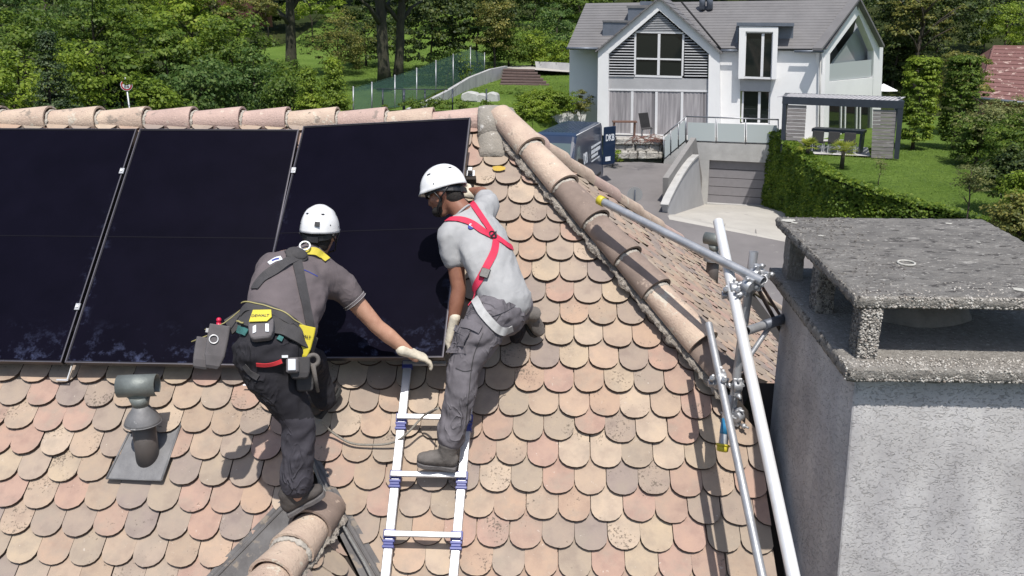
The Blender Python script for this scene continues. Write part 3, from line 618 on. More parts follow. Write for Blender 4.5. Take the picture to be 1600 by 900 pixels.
def rough_slab(name, corners, th, m, amp=.006, holes=None, res=.03, seed=1):
    """slab with chipped, pebbly edges: corners of the top face in order FL FR BR BL"""
    c = [Vector(q) for q in corners]; g = random.Random(seed); nu = int((c[1]-c[0]).length/res); nv = int((c[3]-c[0]).length/res); bm = bmesh.new(); n = (c[1]-c[0]).cross(c[3]-c[0]).normalized()
    nz = 3; grid = {}
    def P(i, j, k):
        if (i, j, k) in grid: return grid[(i, j, k)]
        u, v = i/nu, j/nv; p = (c[0]*(1-u)+c[1]*u)*(1-v)+(c[3]*(1-u)+c[2]*u)*v-n*(th*k/nz)
        edge = i in (0, nu) or j in (0, nv)
        if edge:
            q = p*26; d = noise.noise(q)*1.3+noise.noise(q*2.7)*.9; inn = ((c[0]+c[2])/2-p); inn -= n*inn.dot(n)
            p = p+inn.normalized()*abs(d)*amp*1.6 + n*(noise.noise(q*1.3)*amp*.6)
            if k in (0, nz): p = p+inn.normalized()*amp*.8
        else: p = p+n*(noise.noise(p*9)*.003+noise.noise(p*40)*.0016)
        grid[(i, j, k)] = bm.verts.new(p); return grid[(i, j, k)]
    def F(a, b, c_, d): bm.faces.new((a, b, c_, d))
    for i in range(nu):
        for j in range(nv):
            F(P(i, j, 0), P(i+1, j, 0), P(i+1, j+1, 0), P(i, j+1, 0)); F(P(i, j, nz), P(i, j+1, nz), P(i+1, j+1, nz), P(i+1, j, nz))
    for k in range(nz):
        for i in range(nu): F(P(i, 0, k), P(i, 0, k+1), P(i+1, 0, k+1), P(i+1, 0, k)); F(P(i, nv, k), P(i+1, nv, k), P(i+1, nv, k+1), P(i, nv, k+1))
        for j in range(nv): F(P(0, j, k), P(0, j+1, k), P(0, j+1, k+1), P(0, j, k+1)); F(P(nu, j, k), P(nu, j, k+1), P(nu, j+1, k+1), P(nu, j+1, k))
    me = bpy.data.meshes.new(name); bmesh.ops.recalc_face_normals(bm, faces=bm.faces); bm.to_mesh(me); bm.free(); me.transform(Matrix.Translation(-org(ch)))
    for q in m: me.materials.append(q)
    if len(m) > 1:
        for p in me.polygons: p.material_index = 0 if p.normal.dot(n) > .6 else 1
    for p in me.polygons: p.use_smooth = True
    o = bpy.data.objects.new(name, me); C.objects.link(o); o.parent = ch; return o
# lower slab: a ring around the flue, upper slab: the lid
ls = [(1.243, 3.298, -1.340), (2.62, 3.298, -1.335), (2.62, 4.66, -1.285), (1.245, 4.66, -1.285)]
rough_slab('lower_slab', ls, .062, [M_CONC], seed=2)
us = [(1.275, 3.385, -1.055), (2.405, 3.385, -1.055), (2.405, 4.70, -1.000), (1.268, 4.70, -1.000)]
rough_slab('upper_slab', us, .052, [M_SLABTOP, M_CONC], seed=3, amp=.008)
for (x, y) in ((1.355, 3.45), (1.335, 3.98), (1.335, 4.50), (2.33, 3.47), (2.33, 4.5), (1.85, 4.58)):
    w_ = .085; mb = MB(); f = (y-3.385)/1.315; z1 = -1.055+.055*f-.048; z0 = -1.34+.055*f-.01
    mb.box((x, y, (z0+z1)/2), (w_, .10, z1-z0)); o = mb.build('pillar', M_CONC, ch); md = o.modifiers.new('s', 'SUBSURF'); md.subdivision_type = 'SIMPLE'; md.levels = md.render_levels = 4
    tx = bpy.data.textures.get('grit') or bpy.data.textures.new('grit', 'CLOUDS'); tx.noise_scale = .02; dm = o.modifiers.new('d', 'DISPLACE'); dm.texture = tx; dm.strength = .014; dm.texture_coords = 'GLOBAL'
M_SOOT = pmat('sooty_flue', (.06, .052, .046), (.025, .022, .02), .95, scale=20, bump=.6)
M_FLUE = pmat('flue_mortar', (.24, .22, .195), (.15, .14, .125), .95, scale=12, bump=.8, bscale=40)
mb = MB(); fx, fy = 1.78, 3.98
mb.tube([(fx, fy, -1.36), (fx, fy, -1.27), (fx, fy, -1.215)], [.30, .235, .20], 20, side=(1, 0, 0), r2=[.24, .19, .155]); g = random.Random(5)
mb.v = [v+Vector((g.uniform(-1, 1), g.uniform(-1, 1), g.uniform(-1, 1)))*.008 for v in mb.v]; mb.build('flue_collar', M_FLUE, ch)
mb = MB(); mb.tube([(fx, fy, -1.22), (fx, fy, -1.2085)], .16, 20, side=(1, 0, 0), r2=.12); mb.build('flue_opening', M_SOOT, ch)
mb = MB(); mb.torus(PPL(1416, 412, Vector((1.8, 4, -1.03)), Vector((0, -.042, 1)))+Vector((0, 0, .004)), .037, .005, (0, -.042, 1), 28, 6)
def pebbles(name, faces, n, m, seed=1, smin=.0032, smax=.0075):
    g = random.Random(seed); ic = [(0, .526, .851), (0, -.526, .851), (0, .526, -.851), (0, -.526, -.851), (.526, .851, 0), (-.526, .851, 0), (.526, -.851, 0), (-.526, -.851, 0), (.851, 0, .526), (-.851, 0, .526), (.851, 0, -.526), (-.851, 0, -.526)]
    fi = [(0, 1, 8), (0, 9, 1), (0, 8, 4), (0, 4, 5), (0, 5, 9), (1, 6, 8), (1, 7, 6), (1, 9, 7), (2, 10, 3), (2, 3, 11), (2, 4, 10), (2, 5, 4), (2, 11, 5), (3, 10, 6), (3, 6, 7), (3, 7, 11), (4, 8, 10), (5, 11, 9), (6, 10, 8), (7, 9, 11)]
    ar = [(Vector(b)-Vector(a)).cross(Vector(d)-Vector(a)).length for a, b, d in faces]; tot = sum(ar); vs = []; fs = []
    for (a, b, d), A_ in zip(faces, ar):
        a, b, d = Vector(a), Vector(b), Vector(d)
        for _ in range(int(n*A_/tot)):
            p = a+(b-a)*g.random()+(d-a)*g.random(); r = g.uniform(smin, smax); sc = Vector((g.uniform(.7, 1.3), g.uniform(.7, 1.3), g.uniform(.6, 1))); rot = Matrix.Rotation(g.uniform(0, 6), 3, Vector((g.random(), g.random(), 1)).normalized()); k = len(vs)
            vs += [p+rot @ Vector((v[0]*sc.x, v[1]*sc.y, v[2]*sc.z))*r for v in ic]; fs += [(x+k, y+k, z+k) for x, y, z in fi]
    mb = MB(); mb.add(vs, fs, True); o = mb.build(name, m, ch, fix=False); tag(o, kind='stuff'); return o
mp_, np_, bp_ = newmat('pebble'); ge_ = np_.nodes.new('ShaderNodeNewGeometry'); rp_ = ramp(np_, [(0, (.16, .145, .13)), (.3, (.30, .28, .25)), (.6, (.42, .39, .35)), (.85, (.55, .53, .49)), (1, (.24, .20, .17))]); np_.links.new(ge_.outputs['Random Per Island'], rp_.inputs[0]); np_.links.new(rp_.outputs[0], bp_.inputs['Base Color']); bp_.inputs['Roughness'].default_value = .85
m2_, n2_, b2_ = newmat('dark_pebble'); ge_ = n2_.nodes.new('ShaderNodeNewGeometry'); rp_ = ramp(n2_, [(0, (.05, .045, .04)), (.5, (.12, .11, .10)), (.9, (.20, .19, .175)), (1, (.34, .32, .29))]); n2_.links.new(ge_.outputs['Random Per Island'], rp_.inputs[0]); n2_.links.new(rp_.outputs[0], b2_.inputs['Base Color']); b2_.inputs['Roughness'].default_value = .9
def ledge(c, th, k0, k1, o_=.004):     # side face of a slab between corners k0, k1
    a, b = Vector(c[k0]), Vector(c[k1]); out = ((a+b)/2-(Vector(c[0])+Vector(c[2]))/2); out.z = 0; out = out.normalized()*-.010; return (a+out-Vector((0, 0, .004)), b+out-Vector((0, 0, .004)), a+out-Vector((0, 0, th-.004)))
pebbles('pebbles', [ledge(us, .052, 0, 1), ledge(ls, .062, 0, 1)], 4600, mp_, 1); pebbles('pebbles', [ledge(us, .052, 3, 0), ledge(ls, .062, 3, 0)], 3600, m2_, 2)  # left faces take the darker copy, their shade put into the pebble colour
pebbles('pebbles', [((1.24, 3.31, -1.338), (2.62, 3.31, -1.333), (1.24, 3.42, -1.334))], 900, mp_, 3, .003, .006)
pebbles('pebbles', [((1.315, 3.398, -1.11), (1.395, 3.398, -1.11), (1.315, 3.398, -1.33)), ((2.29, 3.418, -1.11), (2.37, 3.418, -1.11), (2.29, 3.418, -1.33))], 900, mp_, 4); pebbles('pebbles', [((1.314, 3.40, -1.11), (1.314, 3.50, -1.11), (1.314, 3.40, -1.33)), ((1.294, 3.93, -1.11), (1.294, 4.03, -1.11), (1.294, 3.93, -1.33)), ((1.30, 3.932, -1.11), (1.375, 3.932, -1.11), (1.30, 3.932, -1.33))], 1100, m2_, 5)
pebbles('pebbles', [((1.28, 3.39, -1.058), (1.30, 4.70, -1.001), (1.62, 3.39, -1.058))], 900, m2_, 6, .003, .0075); pebbles('pebbles', [((1.28, 3.39, -1.058), (2.40, 3.39, -1.058), (1.28, 3.60, -1.050))], 700, mp_, 7, .003, .006)
M_LICH = pmat('lichen', (.50, .49, .45), (.38, .37, .33), .95, scale=40, bump=.6)
mb.build('lichen_ring', M_LICH, ch)
g = random.Random(12)
for (px, py, r) in ((1232, 344, .045), (1283, 368, .018), (1482, 349, .02), (1242, 348, .02), (1530, 379, .01), (1592, 452, .03)):
    c_ = PPL(px, py, Vector((1.8, 4, -1.0265)), Vector((0, -.042, 1))); n_ = 14
    mb = MB(); mb.add([c_+Vector((math.cos(6.283*k/n_), math.sin(6.283*k/n_)*1.1, 0))*r*g.uniform(.6, 1.1) for k in range(n_)], [tuple(range(n_))]); mb.build('lichen_patch', M_LICH, ch)

# ================================================================ SCAFFOLD TUBES
tr = .02415
def pd(px, py, d): r_ = ray(px, py); return r_*(d/r_.dot(fwd))     # point at camera depth d
def tubeobj(name, label, a, b, r=tr, m=M_GALV, group=None):
    mb = MB(); a, b = Vector(a), Vector(b); d = (b-a).normalized(); s_ = d.orthogonal().normalized(); q = d.cross(s_); seg = 20; vs = []; fs = []
    for (p, rr2) in ((a+d*.03, r*.86), (a, r*.86), (a, r), (b, r), (b, r*.86), (b-d*.03, r*.86)):
        for k in range(seg): w = 2*math.pi*k/seg; vs.append(p+s_*(math.cos(w)*rr2)+q*(math.sin(w)*rr2))
    for l in range(5):
        for k in range(seg): fs.append((l*seg+k, l*seg+(k+1) % seg, (l+1)*seg+(k+1) % seg, (l+1)*seg+k))
    mb.add(vs, fs, True); e = empty(name, (a+b)/2, label, 'scaffold tube', group); o = mb.build('tube', m, e, fix=True); md = o.modifiers.new('e', 'EDGE_SPLIT'); md.split_angle = R(40); return e
def coupler(P, ax1, ax2, label):
    P = Vector(P); a1 = Vector(ax1).normalized(); a2 = Vector(ax2).normalized(); n = a1.cross(a2); n = n.normalized() if n.length > .1 else a1.orthogonal().normalized()
    e = empty('scaffold_coupler', P, label, 'coupler', 'galvanised couplers on the scaffold tubes')
    for (ax, off) in ((a1, n*-.026), (a2, n*.026)):
        mb = MB(); mb.tube([P+off-ax*.024, P+off+ax*.024], .031, 18); s_ = ax.cross(n).normalized(); mb.box(P+off+s_*.040, (.035, .035, .030), s_, ax, n); mb.box(P+off-s_*.036, (.022, .05, .02), s_, ax, n); mb.build('clamp_band', M_GALV, e, bevel=.003)
        mb = MB(); mb.tube([P+off+s_*.045-n*.03, P+off+s_*.045+n*.034, P+off+s_*.045+n*.035, P+off+s_*.045+n*.052, P+off+s_*.045+n*.053, P+off+s_*.045+n*.075], [.0065, .0065, .015, .015, .0065, .0065], 8); mb.build('bolt', M_GALV, e); mb = MB(); mb.tube([P+off-s_*.04-n*.035, P+off-s_*.04+n*.035], .008, 8); mb.build('pin', M_GALV, e)
    return e
A0, A1 = J(1107, 506, .42), J(1196, 925, .66)
B0, B1 = pd(1122, 346, 4.75), pd(1246, 930, 3.45)
tubeobj('scaffold_tube', 'grey galvanised tube with a flat cut top, next to the last hip tile', A0, A1, r=.0205)
tubeobj('scaffold_tube', 'long pale aluminium tube crossing in front of the others, nearest to the chimney', B0, B1, r=.0285, m=M_GALVL)
C0, C1 = pd(938, 313, 5.1), pd(1192, 440, 4.35)
ct = tubeobj('scaffold_tube', 'grey tube with a yellow end cap running down over the hip tiles', C0, C1)
dC = (C1-C0).normalized(); mb = MB(); mb.tube([C0-dC*.02, C0-dC*.012, C0+dC*.03], [.02, .030, .030], 20); mb.build('end_cap', M_YEL, ct)
D0, D1 = pd(1178, 393, 4.55), pd(1142, 652, 4.75)
tubeobj('scaffold_tube', 'upright grey tube standing behind the pale tube, with couplers', D0, D1)
E0, E1_ = pd(1167, 517, 4.5), pd(1235, 494, 4.75)
et = tubeobj('scaffold_tube', 'short level tube with a dark sleeve ending at the chimney', E0, E1_); dE = (E1_-E0).normalized()
mb = MB(); mb.tube([pd(1193, 508.5, 4.58), pd(1232, 495.5, 4.73)], .0285, 18); mb.build('sleeve', pmat('dark_sleeve', (.16, .18, .21), (.12, .13, .16), .5, .4), et)
tubeobj('scaffold_tube', 'thin brace slanting under the dark sleeve', pd(1172, 556, 4.6), pd(1204, 508, 4.62), r=.014)
tubeobj('scaffold_tube', 'thin rusty brown rod by the ringed coupler, left of two', pd(1185, 452, 4.5), pd(1232, 540, 4.9), r=.011, m=M_SHADEBROWN)
tubeobj('scaffold_tube', 'thin brown rod by the ringed coupler, right of two', pd(1192, 450, 4.6), pd(1236, 520, 5.0), r=.009, m=pmat('rust', (.22, .15, .13), (.15, .1, .09), .7))
G0, G1 = pd(1140, 618, 4.40), pd(1129, 700, 4.35)
gt = tubeobj('scaffold_tube', 'tube end with blue tape and yellow cap resting on the tiles', G0, G1); dG = (G1-G0).normalized()
mb = MB(); mb.tube([G1-dG*.012, G1+dG*.014, G1+dG*.02], [.031, .030, .022], 20); mb.torus(G1-dG*.014, .031, .006, dG); mb.build('end_cap', M_YEL, gt)
mb = MB(); mb.tube([G0+(G1-G0)*.45, G0+(G1-G0)*.74], .0255, 18); mb.build('tape', M_CYAN, gt)
mb = MB(); ringc = pd(1190, 438, 4.5); mb.tube([ringc-fwd*.03+rr*.0, ringc+fwd*.06], .029, 18); 
rt = tubeobj('scaffold_tube', 'short tube stub seen end on beside the upright tube', pd(1192, 436, 4.42), pd(1165, 462, 4.75))
aB = (B1-B0).normalized(); aA = (A1-A0).normalized(); aD = (D1-D0).normalized()
coupler(pd(1146, 456, 4.45), aB, rr, 'coupler clamped round the pale tube')
coupler(pd(1172, 446, 4.40), aD, dC, 'coupler on top of the upright tube beside the pale tube')
coupler(pd(1183, 428, 4.50), dC, aD, 'coupler right of the upright tube, holding the ringed stub')
coupler(J(1125, 594, .44), aA, rr, 'coupler round the grey tube with the flat cut top')
coupler(pd(1150, 601, 4.72), aD, rr, 'coupler at the foot of the upright tube')
coupler(pd(1147, 648, 4.74), aD, dE, 'small coupler on the tiles below the upright tube')

# ================================================================ PEOPLE
DG = bpy.context.evaluated_depsgraph_get
def remeshed(mb, name, m, parent, voxel=.010, smooth=4, wr=None, seed=0, extra=None, fac=.6):
    """one continuous surface from overlapping lofts"""
    me = mb.mesh('tmp'); bm = bmesh.new(); bm.from_mesh(me); bmesh.ops.recalc_face_normals(bm, faces=bm.faces); bm.to_mesh(me); bm.free()
    t = bpy.data.objects.new('tmp', me); C.objects.link(t); r_ = t.modifiers.new('r', 'REMESH'); r_.mode = 'VOXEL'; r_.voxel_size = voxel
    s_ = t.modifiers.new('s', 'SMOOTH'); s_.factor = fac; s_.iterations = smooth
    bpy.context.view_layer.update(); me2 = bpy.data.meshes.new_from_object(t.evaluated_get(DG())); bpy.data.objects.remove(t)
    if wr:                                       # cloth wrinkles: (amplitude, frequency, stretch axis)
        amp, fr, ax = wr; ax = Vector(ax).normalized(); off = Vector((seed*3.1, seed*1.7, 0))
        for v in me2.vertices:
            p = v.co; q = p-ax*(p.dot(ax)*.68); q = q*fr+off; n1 = noise.noise(q); n2 = noise.noise(q*2.3+Vector((5, 2, 1)))
            big = noise.noise(p*6+off); n3 = noise.noise(q*4.6+Vector((1, 8, 3))); d = (1-abs(n1)*2.4)*max(0, .45+big)+.45*(n2)+.30*n3*max(0, .5+big)
            v.co = p+v.normal*(d*amp)
    me2.name = name; me2.transform(Matrix.Translation(-org(parent))); me2.materials.clear(); me2.materials.append(m)
    for p in me2.polygons: p.use_smooth = True
    o = bpy.data.objects.new(name, me2); C.objects.link(o); o.parent = parent; return o
def loft(mb, pts, rs, side=None, r2=None, seg=16, round_=True):
    pts = [Vector(p) for p in pts]; r2 = r2 or rs
    if round_:                                   # rounded ends
        d0 = (pts[0]-pts[1]).normalized(); d1 = (pts[-1]-pts[-2]).normalized(); a, b = min(rs[0], r2[0]), min(rs[-1], r2[-1])
        pts = [pts[0]+d0*a*.8, pts[0]+d0*a*.5]+pts+[pts[-1]+d1*b*.5, pts[-1]+d1*b*.8]
        rs = [rs[0]*.45, rs[0]*.82]+list(rs)+[rs[-1]*.82, rs[-1]*.45]; r2 = [r2[0]*.45, r2[0]*.82]+list(r2)+[r2[-1]*.82, r2[-1]*.45]
        if isinstance(side, list): side = [side[0]]*2+side+[side[-1]]*2
    mb.tube(pts, rs, seg, side=side, r2=r2)
def bvh_of(obs):
    vs = []; fs = []
    for o in obs:
        k = len(vs); q = org(o); vs += [v.co+q for v in o.data.vertices]; fs += [tuple(i+k for i in p.vertices) for p in o.data.polygons]
    return BVHTree.FromPolygons(vs, fs)
def strap(name, m, parent, bvh, pix, w=.045, th=.004, off=.004, n=10):
    """webbing that lies on the clothing: path given where it runs over the body"""
    P2 = cr([Vector((a, b, 0)) for a, b in pix], n); hit = []
    for p in P2:
        d = ray(p.x, p.y).normalized(); h = bvh.ray_cast(Vector((0, 0, 0)), d)
        if h[0] is not None: hit.append((h[0], h[1], d))
        elif hit:                                 # just past the silhouette: stay on the nearest surface
            q = d*hit[-1][0].length; nr = bvh.find_nearest(q)
            if nr[0] is not None: hit.append((nr[0], nr[1], d))
    if len(hit) < 3: return None
    pos = [h[0] for h in hit]
    for _ in range(2): pos = [pos[0]]+[(pos[i-1]+pos[i]*2+pos[i+1])/4 for i in range(1, len(pos)-1)]+[pos[-1]]
    nor = [h[1] for h in hit]
    for _ in range(4): nor = [nor[0]]+[(nor[i-1]+nor[i]+nor[i+1]).normalized() for i in range(1, len(nor)-1)]+[nor[-1]]
    mb = MB(); vs = []; fs = []
    for i, (p, nn) in enumerate(zip(pos, nor)):
        t = (pos[min(i+1, len(pos)-1)]-pos[max(0, i-1)]).normalized(); s_ = t.cross(nn).normalized()
        for (a, b) in ((-1, 0), (1, 0), (1, 1), (-1, 1)): vs.append(p+s_*(w/2*a)+nn*(off+th*b))
    for i in range(len(pos)-1):
        for k in range(4): fs.append((i*4+k, i*4+(k+1) % 4, (i+1)*4+(k+1) % 4, (i+1)*4+k))
    fs += [(0, 1, 2, 3), tuple(4*(len(pos)-1)+k for k in (3, 2, 1, 0))]
    mb.add(vs, fs, False); return mb.build(name, m, parent)
def surf(bvh, px, py, off=0):
    d = ray(px, py).normalized(); h = bvh.ray_cast(Vector((0, 0, 0)), d)
    if h[0] is None:
        h = bvh.find_nearest(d*5.0)
    return h[0]+h[1]*off, h[1]
def glove(name, m, parent, wrist, dirv, nrm, thumb_side, curl=.5, spread=.25, L=.18, seed=0, fdirs=None):
    """a hand: palm, four unequal bent fingers, thumb from the side of the palm"""
    g = random.Random(seed); d = Vector(dirv).normalized(); n = Vector(nrm); n = (n-d*n.dot(d)).normalized(); s_ = d.cross(n)*thumb_side; mb = MB(); w = Vector(wrist); K_ = 1.14
    loft(mb, [w-d*.06, w-d*.02, w+d*.02, w+d*.05, w+d*.078], [.033, .030, .034, .041, .040], side=s_, r2=[.028, .025, .021, .018, .016], seg=14)
    for k, (o_, l_) in enumerate(((.030, .070), (.010, .078), (-.011, .073), (-.031, .058))):
        c = curl*(1+.15*k)+g.uniform(-.08, .08); a = w+d*.075+s_*o_; p = [a]; ang = c*.35; fd = d+s_*(spread*o_*9)
        for sg in (.45, .32, .23): dd = (fd.normalized()*math.cos(ang)-n*math.sin(ang)); p.append(p[-1]+dd*(l_*sg)); ang += c*.75
        loft(mb, p, [.0105, .0102, .0096, .0085], seg=10)
    a = w+d*.02+s_*.030; td = (d*.62+s_*.75-n*.25).normalized(); b = a+td*.038; c_ = b+(d*.85+s_*.35-n*.3).normalized()*.032; e = c_+(d*.95-n*.4).normalized()*.024
    loft(mb, [a-td*.012, a, b, c_, e], [.016, .016, .013, .0115, .0095], seg=10)
    mb.v = [w+(v-w)*K_ for v in mb.v]
    return remeshed(mb, name, m, parent, .0042, 2, wr=(.0012, 60, s_), seed=seed)
def boot(parent, m, msole, heel, toe, up, ankle, cuff, lace=None, sc=1.0):
    h, t, up = Vector(heel), Vector(toe), Vector(up); d = (t-h).normalized(); up = (up-d*up.dot(d)).normalized(); s_ = d.cross(up); L = (t-h).length; mb = MB(); k = sc
    loft(mb, [h+d*(L*.10)+up*.045, h+d*(L*.3)+up*.052, h+d*(L*.55)+up*.045, h+d*(L*.76)+up*.036, h+d*(L*.91)+up*.031], [.036*k, .040*k, .044*k, .048*k, .038*k], side=s_, r2=[.045*k, .052*k, .042*k, .033*k, .026*k])
    loft(mb, [h+d*(L*.24)+up*.05, h+d*(L*.25)+up*.10, (h+d*(L*.25)+up*.10).lerp(Vector(cuff), .6), Vector(cuff)], [.044*k, .044*k, .046*k, .050*k], side=s_, r2=[.052*k, .050*k, .052*k, .054*k])
    o = remeshed(mb, 'boot', m, parent, .007, 3, wr=(.0022, 34, s_), seed=3)
    prof = [(-.02, -.034), (-.02, .034), (.2, .038), (.42, .034), (.62, .046), (.82, .048), (.97, .032), (1.02, 0), (.97, -.032), (.82, -.046), (.62, -.042), (.42, -.030), (.2, -.036)]
    ms = MB(); ms.prism([h+d*(L*a)+s_*b*k-up*.012 for a, b in prof], up*.026); ms.build('sole', msole, o, bevel=.004)
    if lace:
        ml = MB()
        for q in (.40, .47, .54, .61): ml.tube([h+d*(L*q)+up*.088-s_*.025, h+d*(L*(q+.03))+up*.094, h+d*(L*q)+up*.088+s_*.025], .0025, 6)
        ml.build('laces', lace, o)
    return o
def head(mb, c, f, up):
    """skull, jaw, nose, ears and brow around centre c, facing f"""
    f = Vector(f).normalized(); up = Vector(up); up = (up-f*up.dot(f)).normalized(); s_ = f.cross(up); c = Vector(c)
    mb.ball(c+up*.02-f*.008, (.077, .096, .105), s_, f, up, 20, 14)
    loft(mb, [c+f*.02-up*.0, c+f*.035-up*.055, c+f*.045-up*.095], [.066, .058, .034], side=s_, r2=[.075, .060, .034])
    mb.ball(c+f*.078-up*.092, (.022, .018, .018), s_, f, up)                    # chin
    loft(mb, [c+f*.086+up*.018, c+f*.100-up*.010, c+f*.104-up*.028], [.009, .013, .015], seg=8)  # nose
    for q in (-1, 1):
        mb.ball(c+s_*(.080*q)-up*.008-f*.008, (.009, .020, .033), s_, f, up)    # ears
        mb.ball(c+f*.080+s_*(.033*q)+up*.030, (.024, .014, .010), s_, f, up)    # brow
        mb.ball(c+f*.070+s_*(.042*q)-up*.022, (.022, .018, .020), s_, f, up)    # cheek
    mb.ball(c+f*.089-up*.052, (.026, .010, .006), s_, f, up); mb.ball(c+f*.089-up*.063, (.022, .010, .006), s_, f, up)  # lips
    return s_, f, up
def face_bits(parent, c, s_, f, up, hairm, beard=False):
    me_ = MB()
    for q in (-1, 1): me_.ball(c+f*.083+s_*(.032*q)+up*.012, (.013, .010, .010), s_, f, up)
    me_.build('eyes', pmat('eye_white', (.7, .7, .68), rough=.2, bump=0), parent)
    hb = MB(); hb.ball(c+up*.026-f*.013, (.081, .100, .108), s_, f, up, 20, 14)
    hb.ball(c-f*.05-up*.035, (.066, .056, .062), s_, f, up, 16, 10)
    o = remeshed(hb, 'hair', hairm, parent, .009, 2, wr=(.002, 90, up), seed=4)
    bm = bmesh.new(); bm.from_mesh(o.data); q0 = org(parent)
    dl = [v for v in bm.verts if ((v.co+q0-c).dot(f) > .035 and (v.co+q0-c).dot(up) < .075) or (abs((v.co+q0-c).dot(s_)) > .06 and (v.co+q0-c).dot(up) < -.02 and (v.co+q0-c).dot(f) > -.02)]
    bmesh.ops.delete(bm, geom=dl, context='VERTS'); bm.to_mesh(o.data); bm.free()
    if beard:
        bb = MB(); bb.ball(c+f*.062-up*.085, (.052, .045, .034), s_, f, up); loft(bb, [c+s_*.07+f*.0-up*.03, c+s_*.062+f*.03-up*.07, c+f*.075-up*.098, c-s_*.062+f*.03-up*.07, c-s_*.07+f*.0-up*.03], [.008, .014, .02, .014, .008])
        remeshed(bb, 'beard', hairm, parent, .007, 2, wr=(.002, 110, up), seed=2)
def helmet(parent, c, s_, f, up, m, mdark, vents=True, tilt=0, hk=1.0, strapm=None, rear_clip=True, lab=None):
    f2 = f*math.cos(tilt)+up*math.sin(tilt); u2 = up*math.cos(tilt)-f*math.sin(tilt); c0 = c+up*.028
    seg, rings = 48, 18; vs = []; fs = []
    def R3(a, b):                              # a: polar from the top, b: azimuth (0=front)
        cb, sb = math.cos(b), math.sin(b); rx, ry_, rz_ = .112*hk, .142*hk, .146*hk
        low = (.50*math.pi)+.10*math.cos(2*b)*-1+(.20 if cb < 0 else .06)*abs(cb)**2      # rim dips at the nape and rises above the ears
        th_ = a*low; x = math.sin(th_)*sb*rx; y = math.sin(th_)*cb*ry_; z = math.cos(th_)*rz_
        ridge = .006*math.exp(-(x/.028)**2)*max(0, math.sin(th_))**.5 + .003*math.exp(-((abs(x)-.062)/.012)**2)
        k = 1+ridge/.13; flare = (.005*max(0, (a-.90)/.10)**1.5)*(2.2 if cb > .6 else .7)
        return c0+s_*(x*k*(1+flare/.11))+f2*(y*k*(1+flare/.14*(1.3 if cb > 0 else 1)))+u2*(z*k)
    for i in range(1, rings+1):
        for j in range(seg): vs.append(R3(i/rings, 2*math.pi*j/seg))
    vs.append(R3(0.0001, 0)); T = len(vs)-1
    for i in range(rings-1):
        for j in range(seg): fs.append((i*seg+j, (i+1)*seg+j, (i+1)*seg+(j+1) % seg, i*seg+(j+1) % seg))
    for j in range(seg): fs.append((T, j, (j+1) % seg))
    mb = MB(); mb.add(vs, fs, True); o = mb.build('helmet', m, parent); sm = o.modifiers.new('s', 'SOLIDIFY'); sm.thickness = .006; sm.offset = -1
    if lab: o['label'] = lab
    d = MB()
    for q in (-1, 1):
        for (a, b) in ((.52, 2.5), (.55, 1.2)):
            p = R3(a, q*b); p2 = R3(a, q*(b+.16)); nn = (p-c0).normalized(); d.box((p+p2)/2+nn*.0005, ((p2-p).length*1.3, .009, .004), (p2-p).normalized(), nn.cross(p2-p).normalized(), nn)
        for (a, b) in ((.80, 2.2), (.86, 1.5)): p = R3(a, q*b); nn = (p-c0).normalized(); d.tube([p-nn*.002, p+nn*.0015], .0035, 8)
    if rear_clip:
        p = R3(.78, math.pi-.25); nn = (p-c0).normalized(); t_ = s_; d.box(p+nn*.003, (.026, .024, .010), (t_-nn*t_.dot(nn)).normalized(), nn.cross(t_).normalized(), nn)
    d.build('vent', mdark, o)
    # head band, adjuster and chin strap
    b_ = MB(); pts = [c0+s_*(.094*math.sin(w))+f2*(.112*math.cos(w))-u2*(.012+.030*max(0, -math.cos(w))) for w in [math.pi*2*k/24 for k in range(25)]]
    for i in range(24): b_.box((pts[i]+pts[i+1])/2, ((pts[i+1]-pts[i]).length*1.05, .004, .026), (pts[i+1]-pts[i]).normalized(), (pts[i+1]-pts[i]).normalized().cross(u2), u2)
    b_.box(c0-f2*.116-u2*.046, (.06, .016, .03), s_, f2, u2); b_.build('head_band', mdark, o)
    cs = MB()
    for q in (-1, 1): cs.tube([c0+s_*.098*q+f2*.03-u2*.01, c+s_*.086*q+f*.005-up*.04, c+s_*.066*q+f*.05-up*.095, c+f*.062-up*.122], .0045, 6); cs.tube([c0+s_*.09*q-f2*.06-u2*.02, c+s_*.086*q+f*.005-up*.04], .0045, 6)
    cs.build('chin_strap', mdark, o)
    return o
M_SKIN = pmat('skin', (.50, .29, .20), (.42, .22, .15), .5, scale=25, bump=.15, bscale=150, bdist=.002)
M_SKIN2 = pmat('tanned_skin', (.29, .135, .085), (.23, .10, .065), .5, scale=25, bump=.15, bscale=150, bdist=.002)
M_POLO = cloth('dark_grey_polo', (.145, .122, .128), (.115, .098, .103), fold=.22)
M_TEE = cloth('light_grey_shirt', (.41, .412, .415), (.33, .333, .34), fold=.12)
M_TRD = cloth('dark_trousers', (.030, .029, .034), (.020, .019, .024))
M_TRDL = cloth('worn_knee_panel', (.068, .064, .076), (.048, .045, .056))
M_TRG = cloth('grey_trousers', (.175, .162, .178), (.105, .098, .108), fold=1.3)
M_BOOTD = pmat('dark_boot', (.075, .065, .06), (.05, .043, .04), .8, scale=20, bump=.3)
M_BOOTG = pmat('grey_boot', (.15, .135, .125), (.105, .095, .088), .85, scale=20, bump=.3)
M_SOLE = pmat('rubber_sole', (.13, .12, .12), (.09, .085, .085), .8, scale=25, bump=.4)
M_SOLED = pmat('black_sole', (.03, .03, .03), rough=.8, bump=.2)
M_GLOVE = pmat('white_work_glove', (.66, .61, .50), (.52, .47, .38), .92, scale=24, bump=.6, bscale=300, bdist=.001)
